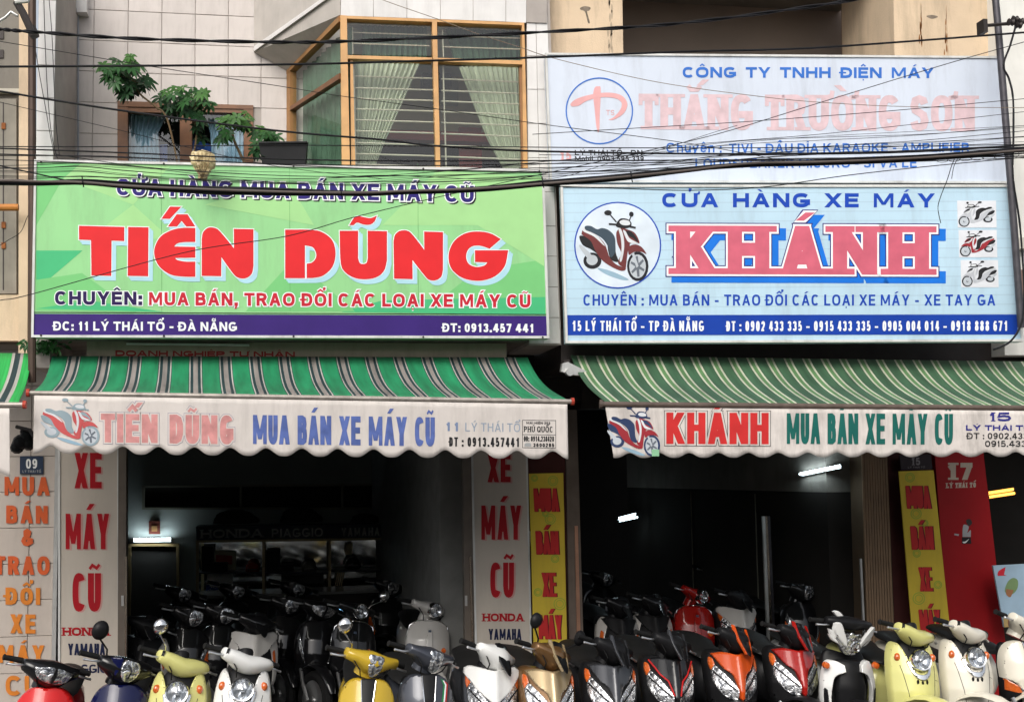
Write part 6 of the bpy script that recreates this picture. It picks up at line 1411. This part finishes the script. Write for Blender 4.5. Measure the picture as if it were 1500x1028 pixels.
def retro(label, px, Y, body, mirror=(0, 0), **k):
    s = Sc(label, px, Y, **k); s.fl = .07; s.base(body); U = .06
    _sh = shell
    def shell_(p, f_, *a, **kk): return _sh([tuple([q[0], q[1]+(U if q[1] > .6 else U*(q[1]-.28)/.32)]+list(q[2:])) for q in p], f_, *a, **kk)
    f = apsurf(.13, 0)
    s.add('apron', shell_(mir([(0, .70), (.055, .735, 1), (.085, .83, 1), (.115, .882, 1), (.148, .862, 1), (.172, .78, 1), (.186, .64, 1), (.176, .50, 1), (.14, .38, 1), (.07, .31, 1), (0, .295, 1)]), f, .07, .010), body)
    s.add('throat', shell_(mir([(0, .90), (.07, .90), (.10, .86), (.10, .66), (0, .62)]), apsurf(.13, .035), .06, .004, .04), m_plast)
    s.add('trim', shell_(mir([(0, .655), (.035, .665, 1), (.068, .70, 1), (.088, .76, 1), (.078, .775), (.06, .73, 1), (.04, .70, 1), (0, .69, 1)]), apsurf(.12, -.014), .02, .003), m_chr)
    s.round_lamp(Vector((0, f(0, .85)-.035, .845)), .063)
    for sg in (-1, 1):
        q = Vector((sg*.135, f(.135, .85)-.004, .85))
        s.add('turn_signal', MB().lathe([(.022, .02), (.021, -.005), (.014, -.016), (.002, -.02)], (0, 0, 0), 'y', 18).xf(Matrix.Translation(q) @ Matrix.Rotation(sg*.55, 4, 'Z') @ Matrix.Diagonal((1, 1, 1.3, 1))), m_amb)
        s.add('crease_line', MB().tube([(sg*(.128-.05*t), f(.128-.05*t, .80-.28*t)-.0005, .80-.28*t) for t in [i/10 for i in range(11)]], .0022, 5), m_plast)
        s.add('badge_stroke', MB().tube([(sg*.15 if sg > 0 else -.15, f(.15, .70)-.001, .70), (sg*.12, f(.12, .71)-.001, .71)], .0015, 5), m_plast) if sg > 0 else None
    for x in (-.034, 0, .034):
        s.add('grille_slot', MB().lathe([(.002, -.002), (.0085, -.0015), (.0085, .004)], (0, 0, 0), 'y', 14).xf(Matrix.Translation((x, f(x, .70)-.002, .70+(-.006 if x == 0 else 0))) @ Matrix.Diagonal((1, 1, 2.0, 1))), m_plast)
    wing_cover(s, body, z=.0, stations=[(-.185, .024, .034, .022), (-.18, .034, .045, .021), (-.13, .042, .062, .014), (-.08, .054, .08, .002), (-.03, .058, .09, -.008), (0, .058, .092, -.01), (.03, .058, .09, -.008), (.08, .054, .08, .002), (.13, .042, .062, .014), (.18, .034, .045, .021), (.185, .024, .034, .022)])
    s.add('meter_pod', MB().lathe([(.045, -.05), (.05, .0), (.046, .01), (.002, .014)], (0, 0, 0), 'y', 20).xf(Matrix.Translation((0, .03, .055)) @ Matrix.Rotation(1.0, 4, 'X')), m_plast, bar=True)
    s.add('meter_glass', MB().lathe([(.041, .012), (.03, .016), (.002, .018)], (0, 0, 0), 'y', 20).xf(Matrix.Translation((0, .03, .055)) @ Matrix.Rotation(1.0, 4, 'X')), mat('meter_glass', (.4, .45, .6), .08, metal=.6, coat=1), bar=True)
    for sg in (-1, 1): s.add('bar_hole', MB().lathe([(.002, -.004), (.022, -.004), (.026, .012)], (0, 0, 0), 'x', 14).xf(Matrix.Translation((sg*.172, -.036, .032)) @ Matrix.Rotation(sg*.5, 4, 'Z') @ Matrix.Scale(-sg, 4, (1, 0, 0)) @ Matrix.Diagonal((1, 1.2, 1.0, 1))), m_plast, bar=True)
    s.bars(mirror=mirror, mm=m_chr, z=.025, x0=.16)
    return s
def liberty(label, px, Y, body, stripe=False, mirror=(1, 0), mm=None, **k):
    s = Sc(label, px, Y, **k); s.base(body); f = apsurf(.12)
    s.add('apron', shell(mir([(0, .885), (.07, .885, 1), (.125, .86, 1), (.165, .80, 1), (.182, .72, 1), (.18, .62), (.10, .575, 1), (.06, .40, 1), (.05, .33), (0, .32)]), f, .07, .010), body)
    s.add('lower_apron', shell(mir([(0, .58), (.10, .585, 1), (.178, .625), (.172, .5, 1), (.14, .38, 1), (.07, .3, 1), (0, .29)]), apsurf(.12, .012), .06, .008, .03), m_plast)
    s.add('centre_strip', shell(mir([(0, .892), (.046, .892), (.040, .80, 1), (.022, .62), (0, .615)]), apsurf(.12, -.006), .02, .003), m_plast)
    for sg in (-1, 1):
        s.add('chrome_edge', MB().tube([(sg*(.047-.024*t), f(.03, .88-.26*t)-.010, .885-.265*t) for t in [i/8 for i in range(9)]], .0035, 6), m_chr)
        s.add('turn_signal', shell([(sg*.178, .618), (sg*.10, .575, 1), (sg*.065, .55, 1), (sg*.10, .53, 1), (sg*.174, .54)], apsurf(.12, .002), .03, .004), m_amb)
        s.add('position_light', shell([(sg*.105, .575), (sg*.06, .545), (sg*.085, .54)], apsurf(.12, -.002), .02, .002), m_refl)
    s.add('emblem', MB().lathe([(.026, .01), (.026, -.006), (.022, -.009), (.002, -.008)], (0, f(0, .60)-.012, .60), 'y', 20), m_chr)
    for a in (0, pi/3, 2*pi/3): s.add('emblem_mark', MB().box(-.017, .017, -.0012, 0, -.0018, .0018).xf(Matrix.Translation((0, f(0, .60)-.0225, .60)) @ Matrix.Rotation(a, 4, 'Y')), MATS['steel_orange_lit'] if False else m_gun2)
    if stripe:
        for i, mm_ in enumerate((M('stripe_green', (.02, .25, .08), .4), m_wt, m_trired)):
            o = .012*i; s.add('stripe', shell([(.085+o, .865-o*.6), (.097+o, .862-o*.6), (.115+o, .83), (.10+o, .74), (.088+o, .63), (.078+o, .63), (.089+o, .74), (.103+o, .828)], apsurf(.12, -.003-.0006*i), .006, .001, .02), mm_)
    s.add('neck', MB().tube([(0, .02, -.1), (0, .0, .02)], [.07, .06], 14), body, bar=True)
    wing_cover(s, body, stations=[(-.19, .022, .025, .015), (-.185, .033, .04, .015), (-.12, .04, .06, .008), (-.06, .06, .09, -.005), (0, .075, .10, -.012), (.06, .06, .09, -.005), (.12, .04, .06, .008), (.185, .033, .04, .015), (.19, .022, .025, .015)])
    hs_ = lambda x, z: -.118+2.6*x*x+.55*(z+.02)**2*8
    s.add('headlight', shell(mir([(0, .045), (.03, .048, 1), (.056, .035, 1), (.052, -.015, 1), (.032, -.07, 1), (.0, -.095, 1)]), hs_, .05, .004, .012, taper=.9), m_refl2, bar=True)
    s.bars(mirror=mirror, mm=mm, z=.01, x0=.165)
    return s
m_gun2 = M('emblem_dark', (.06, .08, .12), .4)
def sport(label, px, Y, v, side=None, cover=None, fin=None, vtop=.165, tip=.62, edge=None, white_side=None, mirror=(0, 0), wide=False, lamps=True, mm=None, **k):
    """angular nose: V panel, lamps each side below it"""
    s = Sc(label, px, Y, **k); s.HM = Matrix.Translation((0, 0, -.05)) @ s.HM; side = side or m_plast; s.base(side, tail=side); s_ = side
    tab = [(.25, -.40), (.4, -.50), (.5, -.57), (.62, -.57), (.75, -.51), (.85, -.45), (.95, -.39)]
    g_ = lambda off=0, b=.15, nose=.02: (lambda x, z: interp(tab, z)+b*(abs(x)/.2)**1.8+off-nose*math.exp(-(x/.04)**2))
    s.add('side_fairing', shell(mir([(0, .85), (.12, .865, 1), (.185, .83, 1), (.195, .70, 1), (.18, .56, 1), (.14, .44, 1), (.08, .34, 1), (0, .30, 1)]), g_(.022), .09, .010, .022), s_)
    if lamps:
        for sg in (-1, 1):
            s.add('headlight', shell([(sg*.012, tip+.0), (sg*.05, tip+.055, 1), (sg*.11, tip+.115, 1), (sg*.155, tip+.15, 1), (sg*.172, tip+.10, 1), (sg*.158, tip+.02, 1), (sg*.10, tip-.05, 1), (sg*.03, tip-.065, 1)], g_(.004), .03, .004), m_refl2)
            s.add('turn_signal', shell([(sg*.150, tip+.155), (sg*.158, tip+.19, 1), (sg*.176, tip+.195, 1), (sg*.182, tip+.15, 1), (sg*.174, tip+.115)], g_(-.002), .03, .003), m_amb)
            s.add('lamp_divider', MB().tube([(sg*x, g_(-.004)(x, z), z) for x, z in ((.035, tip+.0), (.08, tip+.035), (.12, tip+.07), (.165, tip+.11))], .005, 6), m_plast)
    pts = mir([(0, .855), (.09, .862, 1), (vtop, .842), (vtop-.03, .80, 1), (.10, .755, 1), (.05, tip+.10, 1), (.022, tip+.02), (.014, tip-.05), (0, tip-.065)])
    if wide: pts = mir([(0, .868), (.14, .882, 1), (.188, .862), (.192, .83), (.11, .74), (0, tip+.035)])
    s.add('nose_panel', shell(pts, g_(-.012, .14, .03), .04, .006, .014), v)
    if edge:
        for sg in (-1, 1): s.add('edge_stripe', MB().tube([(sg*x, g_(-.012, .14, .03)(x, z)-.003, z) for x, z in ((vtop-.005, .84), (vtop-.035, .80), (.10, .757), (.052, tip+.10), (.022, tip+.01))], .006, 6), edge)
    if white_side:
        for sg in (-1, 1):
            s.add('side_panel', shell([(sg*.10, .845), (sg*.16, .85, 1), (sg*.20, .76, 1), (sg*.205, .6, 1), (sg*.19, .48, 1), (sg*.165, .45), (sg*.16, .6, 1), (sg*.14, .72, 1)], g_(.006), .05, .006), white_side)
            s.add('turn_signal', shell([(sg*.152, .73), (sg*.172, .74, 1), (sg*.185, .66, 1), (sg*.178, .61), (sg*.160, .66)], g_(-.004), .02, .003), m_amb)
    # handlebar cowl with visor
    cover = cover or m_plast
    wing_cover(s, cover, stations=[(-.18, .02, .022, .02), (-.175, .03, .035, .02), (-.11, .046, .066, .012), (-.05, .075, .10, .0), (0, .092, .118, -.008), (.05, .075, .10, .0), (.11, .046, .066, .012), (.175, .03, .035, .02), (.18, .02, .022, .02)])
    s.add('visor', shell(mir([(0, .098), (.045, .09, 1), (.066, .03, 1), (.046, -.04, 1), (0, -.085, 1)]), lambda x, z: -.138+4*x*x+.9*z, .03, .004, .02, taper=.9), p_black, bar=True)
    if fin:
        for sg in (-1, 1): s.add('cowl_fin', shell([(sg*.066, .092, 1), (sg*.082, .08, 1), (sg*.074, .01, 1), (sg*.034, -.08), (sg*.022, -.075), (sg*.056, .01, 1)], lambda x, z: -.142+3*x*x+.8*z, .02, .003, .02), fin, bar=True)
    s.add('neck', MB().tube([(0, .02, -.1), (0, .0, .02)], [.07, .06], 12), m_plast, bar=True)
    s.bars(mirror=mirror, z=.015, x0=.155, mm=mm)
    return s
def vespa(label, px, Y, body, mirror=(0, 0), **k):
    s = Sc(label, px, Y, **k); s.base(body); f = apsurf(.09, 0)
    s.add('apron', shell(mir([(0, .90), (.08, .895, 1), (.15, .86, 1), (.185, .78, 1), (.195, .65, 1), (.185, .5, 1), (.15, .38, 1), (.08, .3, 1), (0, .29, 1)]), f, .05, .010), body)
    s.add('horn_cover', shell(mir([(0, .84), (.022, .82, 1), (.03, .7, 1), (.035, .6, 1), (.022, .55), (0, .54)]), apsurf(.09, -.02), .02, .006, .02), body)
    s.add('emblem', MB().box(-.013, .013, -.003, .003, -.013, .013).xf(Matrix.Translation((0, f(0, .82)-.022, .815))), m_gun2)
    s.add('grille', MB().box(-.022, .022, -.004, .004, -.016, .016).xf(Matrix.Translation((0, f(0, .60)-.024, .60))), m_plast)
    s.add('edge_trim', MB().tube([(x, f(abs(x), z)+.02, z) for x, z in [(-.192, .62), (-.190, .74), (-.165, .85), (-.10, .895), (0, .906), (.10, .895), (.165, .85), (.190, .74), (.192, .62)]], .005, 6), m_chr)
    for sg in (-1, 1): s.add('turn_signal', MB().lathe([(.024, .01), (.02, -.01), (.002, -.014)], (sg*.13, f(.13, .66)-.002, .66), 'y', 14), m_amb)
    wing_cover(s, body, stations=[(-.19, .02, .022, .01), (-.185, .03, .035, .01), (-.12, .036, .05, .005), (-.06, .05, .07, .0), (0, .06, .08, .0), (.06, .05, .07, .0), (.12, .036, .05, .005), (.185, .03, .035, .01), (.19, .02, .022, .01)])
    s.add('neck', MB().tube([(0, .02, -.12), (0, .0, .02)], [.06, .055], 12), body, bar=True)
    s.round_lamp(Vector((0, -.11, .0)), .056, bar=True, tilt=.1)
    s.bars(mirror=mirror, mm=m_chr, z=.01, x0=.165); return s
def commuter(label, px, Y, body, cov, lamp='wide', mirror=(0, 0), **k):
    s = Sc(label, px, Y, **k); s.base(body); f = apsurf(.12, 0)
    s.add('apron', shell(mir([(0, .895), (.06, .90, 1), (.12, .87, 1), (.17, .80, 1), (.188, .68, 1), (.18, .52, 1), (.14, .38, 1), (.07, .3, 1), (0, .29, 1)]), f, .07, .010), body)
    for sg in (-1, 1):
        s.add('turn_signal', shell([(sg*.178, .72), (sg*.185, .62, 1), (sg*.16, .54, 1), (sg*.115, .53, 1), (sg*.13, .62, 1)], apsurf(.12, -.006), .02, .004), m_amb if lamp != 'wide' else p_black)
        s.add('position_light', shell([(sg*.158, .79), (sg*.176, .74), (sg*.14, .62, 1), (sg*.10, .54), (sg*.115, .62, 1)], apsurf(.12, -.009), .015, .002), m_refl)
    wing_cover(s, cov, stations=[(-.18, .022, .025, .01), (-.175, .033, .04, .01), (-.12, .05, .07, .0), (-.06, .07, .10, -.01), (0, .08, .115, -.015), (.06, .07, .10, -.01), (.12, .05, .07, .0), (.175, .033, .04, .01), (.18, .022, .025, .01)])
    hs_ = lambda x, z: -.135+2.2*x*x+.9*abs(z)**1.5
    if lamp == 'wide':
        s.add('headlight', shell(mir([(0, .03), (.03, .035, 1), (.10, .02, 1), (.125, .015), (.10, -.035, 1), (.05, -.06, 1), (0, -.065, 1)]), hs_, .05, .004, .014, taper=.92), m_refl2, bar=True)
        s.add('lamp_divider', shell(mir([(0, .032), (.009, .03), (.012, -.02), (.006, -.06), (0, -.062)]), lambda x, z: hs_(x, z)-.004, .01, .002), cov, bar=True)
    else:
        s.add('headlight', shell(mir([(0, .06), (.04, .055, 1), (.062, .02, 1), (.055, -.03, 1), (.03, -.065, 1), (0, -.075, 1)]), hs_, .05, .004, .014, taper=.92), m_refl2, bar=True)
        s.add('cowl_flash', shell([(-.13, .045), (-.07, .06, 1), (-.066, .0), (-.08, -.05, 1), (-.1, -.0, 1)], lambda x, z: -.13+3.4*x*x, .02, .003), body, bar=True)
    s.add('neck', MB().tube([(0, .02, -.12), (0, .0, .02)], [.07, .06], 12), cov, bar=True)
    s.bars(mirror=mirror, z=.02, x0=.155, mstyle='oval'); return s
def racer(label, px, Y, **k):
    s = Sc(label, px, Y, cat='motorcycle', **k); s.base(m_plast, tail=p_white); W_ = p_white
    _sh = shell; X2 = lambda p: [tuple([q[0]*1.4, q[1]*.9-.03]+list(q[2:])) for q in p]
    g_ = lambda off=0, b=.12: (lambda x, z: interp(AP, z)+b*(abs(x)/.2)**1.8+off)
    s.add('frame_cover', shell(mir([(0, .80), (.08, .80), (.11, .6), (.09, .4), (0, .36)]), g_(.04), .06, .008, .03), m_plast)
    for sg in (-1, 1):
        s.add('leg_fairing', shell([(sg*.065, .775), (sg*.12, .80, 1), (sg*.17, .78, 1), (sg*.20, .66, 1), (sg*.20, .50, 1), (sg*.17, .38, 1), (sg*.15, .42), (sg*.155, .58, 1), (sg*.13, .69, 1), (sg*.06, .73)], g_(.0), .05, .006), W_)
        s.add('leg_fairing', shell([(sg*.18, .60), (sg*.198, .60, 1), (sg*.19, .45, 1), (sg*.165, .34, 1), (sg*.15, .33), (sg*.165, .46, 1)], g_(-.012), .02, .004), m_plast)
        s.add('turn_signal', MB().lathe([(.026, .02), (.022, -.01), (.002, -.016)], (sg*.19, -.43, .77), 'y', 12), m_amb)
    # headlight mask turns with the bars
    k_ = lambda x, z: -.13+1.6*x*x-.35*z
    s.add('headlight', shell(X2(mir([(0, .02), (.03, .03, 1), (.05, -.02, 1), (.10, .0, 1), (.10, -.03, 1), (.055, -.10, 1), (.03, -.14, 1), (0, -.148, 1)])), k_, .05, .004, .014, taper=.9), m_refl2, bar=True)
    s.add('headlight_ring', MB().torus((0, -.135, -.095), .036, .008, 'y', 24, 8), m_chr, bar=True)
    for sg in (-1, 1):
        s.add('mask_fin', shell(X2([(sg*.125, .09), (sg*.10, .095, 1), (sg*.05, -.02), (sg*.03, -.085), (sg*.06, -.06, 1), (sg*.115, .02, 1)]), lambda x, z: k_(x, z)-.012, .03, .005), W_, bar=True)
        s.add('mask_blade', shell(X2([(sg*.142, .04), (sg*.12, .03), (sg*.09, -.03), (sg*.12, -.015, 1)]), lambda x, z: k_(x, z), .02, .003), W_, bar=True)
        s.add('mask_blade', shell(X2([(sg*.135, .0), (sg*.115, -.01), (sg*.07, -.07), (sg*.11, -.045, 1)]), lambda x, z: k_(x, z), .02, .003), W_, bar=True)
    s.add('cowl_flash', shell(X2([(-.10, .175), (-.075, .185, 1), (-.05, .17, 1), (.0, .115), (-.01, .10), (-.06, .13, 1)]), lambda x, z: -.02, .02, .004), W_, bar=True)
    wing_cover(s, m_plast, z=.05); s.bars(mirror=(0, 0), z=.05, x0=.15); return s

import time as _t
# front row, from the left edge to the right
F1 = 8.0
commuter('glossy red scooter with black handlebar cowl and wide double headlight, leftmost of front row', 46, 8.15, p_red, p_black, 'wide', steer=0.46, yaw=.06)
commuter('dark navy blue scooter with one black mirror raised over the banner', 157, 8.15, p_blue, p_black, 'drop', mirror=(1, 0), steer=0.54, yaw=.05)
sA_ = retro('pale cream yellow retro scooter with round lamp, left one beside the navy scooter', 246, 8.15, p_cream, mirror=(1, 0), steer=0.66, lean=.06)
retro('white retro scooter with round lamp between cream scooter and first shop door', 343, 8.15, p_white, steer=0.62, lean=.06)
liberty('mustard yellow scooter with chrome mirror and central black strip', 524, 8.0, p_yellow, mirror=(1, 0), mm=m_chr, steer=0.48, yaw=-0.03)
liberty('dark grey scooter with green white and red stripe on the apron', 616, 8.05, p_grey, stripe=True, mirror=(0, 0), steer=0.54, yaw=0.09)
sport('white angular scooter with V nose panel over twin lamps', 712, 8.25, p_white, cover=p_white, side=p_gun, wide=True, steer=0.73, tip=.63)
sport('gold and bronze angular scooter with one black mirror near yellow banner', 799, 8.2, p_gold, side=p_bronze, cover=p_bronze, fin=p_gold, mirror=(1, 1), steer=0.61, yaw=0.08)
sport('dark gunmetal angular scooter right of the gold one', 889, 8.3, p_gun, steer=0.60, fin=p_gun, mirror=(0, 0))
sport('black angular scooter with thin red edge lines on the nose', 977, 8.45, p_black, steer=0.51, edge=m_trired, fin=p_gun)
sport('bright orange nosed black scooter, left of the red nosed one', 1072, 8.55, p_orange, steer=0.56, fin=p_orange)
sport('deep red nosed black scooter, right of the orange nosed one', 1163, 8.6, p_dred, steer=0.52, fin=p_dred)
racer('white and black sporty motorcycle with pointed headlight mask', 1248, 8.35, steer=0.25, lean=.05)
retro('pale cream yellow retro scooter right, below the faded yellow banner', 1343, 8.05, p_cream, steer=0.49, lean=.07)
retro('white retro scooter below the red pier at the right', 1424, 8.05, p_ivory, steer=0.51, lean=.07)
liberty('ivory scooter cut off by the right edge of the photo', 1506, 8.3, p_ivory, steer=0.63, mirror=(0, 0))
# second row
sport('black and white scooter standing behind the left steel door post', 196, 10.62, m_plast, side=m_plast, white_side=p_pw, cover=m_plast, lamps=False, steer=0.51, mirror=(0, 0))
commuter('black scooter in the dark behind the cream scooter', 262, 10.82, p_black, p_black, 'drop', steer=0.56, yaw=0.04)
commuter('black scooter in the dark left of the white-sided scooter', 308, 10.92, p_black, p_black, 'drop', steer=0.56, yaw=0.00)
sport('black and off-white scooter with amber lamps behind the white retro scooter', 362, 10.52, p_pw, side=m_plast, white_side=p_pw, cover=p_black, lamps=False, wide=True, tip=.64, steer=0.50, yaw=0.09)
commuter('black scooter behind the white-sided scooter, half hidden', 408, 11.42, p_black, p_black, 'drop', steer=0.42, yaw=0.04)
vespa('black round-lamp scooter with chrome mirror in the first shop', 510, 10.82, p_black, mirror=(0, 1), steer=0.48, yaw=0.08)
commuter('black scooter left of the black round-lamp scooter', 456, 11.02, p_black, p_black, 'wide', steer=0.49, yaw=0.08)
vespa('off-white round-lamp scooter in the first shop behind grey scooter', 620, 10.72, p_pw, mirror=(0, 0), steer=0.47, yaw=0.03)
vespa('pale grey round-lamp scooter partly hidden by the right door post', 684, 11.02, p_pw, steer=0.47, yaw=0.02)
sport('black scooter with off-white side panels, left of the matching one', 905, 10.72, m_plast, side=m_plast, white_side=p_pw, cover=p_black, lamps=False, steer=0.48, yaw=0.04)
sport('black scooter with off-white side panels, beside the red round-lamp scooter', 955, 10.82, m_plast, side=m_plast, white_side=p_pw, cover=p_black, lamps=False, steer=0.57, yaw=0.02)
vespa('red round-lamp scooter deep in the second shop', 1016, 11.02, p_dred, steer=0.63, yaw=-0.02)
sport('black scooter with grey-white V nose behind the orange one', 1082, 10.92, p_pw, side=m_plast, cover=m_plast, lamps=True, wide=True, tip=.64, steer=0.56, yaw=0.00)
commuter('black scooter behind the red nosed one near the chrome gate', 1178, 11.02, p_black, p_black, 'drop', steer=0.40, yaw=0.07)
# third row, deep in the dark
for (lab, px, Y) in (('dark scooter at the far left back of the first shop', 250, 12.75), ('dark scooter in the back row below the inner door frame', 330, 12.85), ('dark scooter in the back row before the counter', 420, 12.85), ('dark scooter in the back row right of the counter middle', 560, 12.75),
                     ('dark scooter in the back of second shop at its left wall', 880, 12.9), ('dark scooter in the back of second shop, middle', 1050, 12.9), ('dark scooter in the back of second shop beside gate', 1150, 12.9)):
    commuter(lab, px, Y, p_black, p_black, 'drop', steer=0.45, mirror=(0, 0))
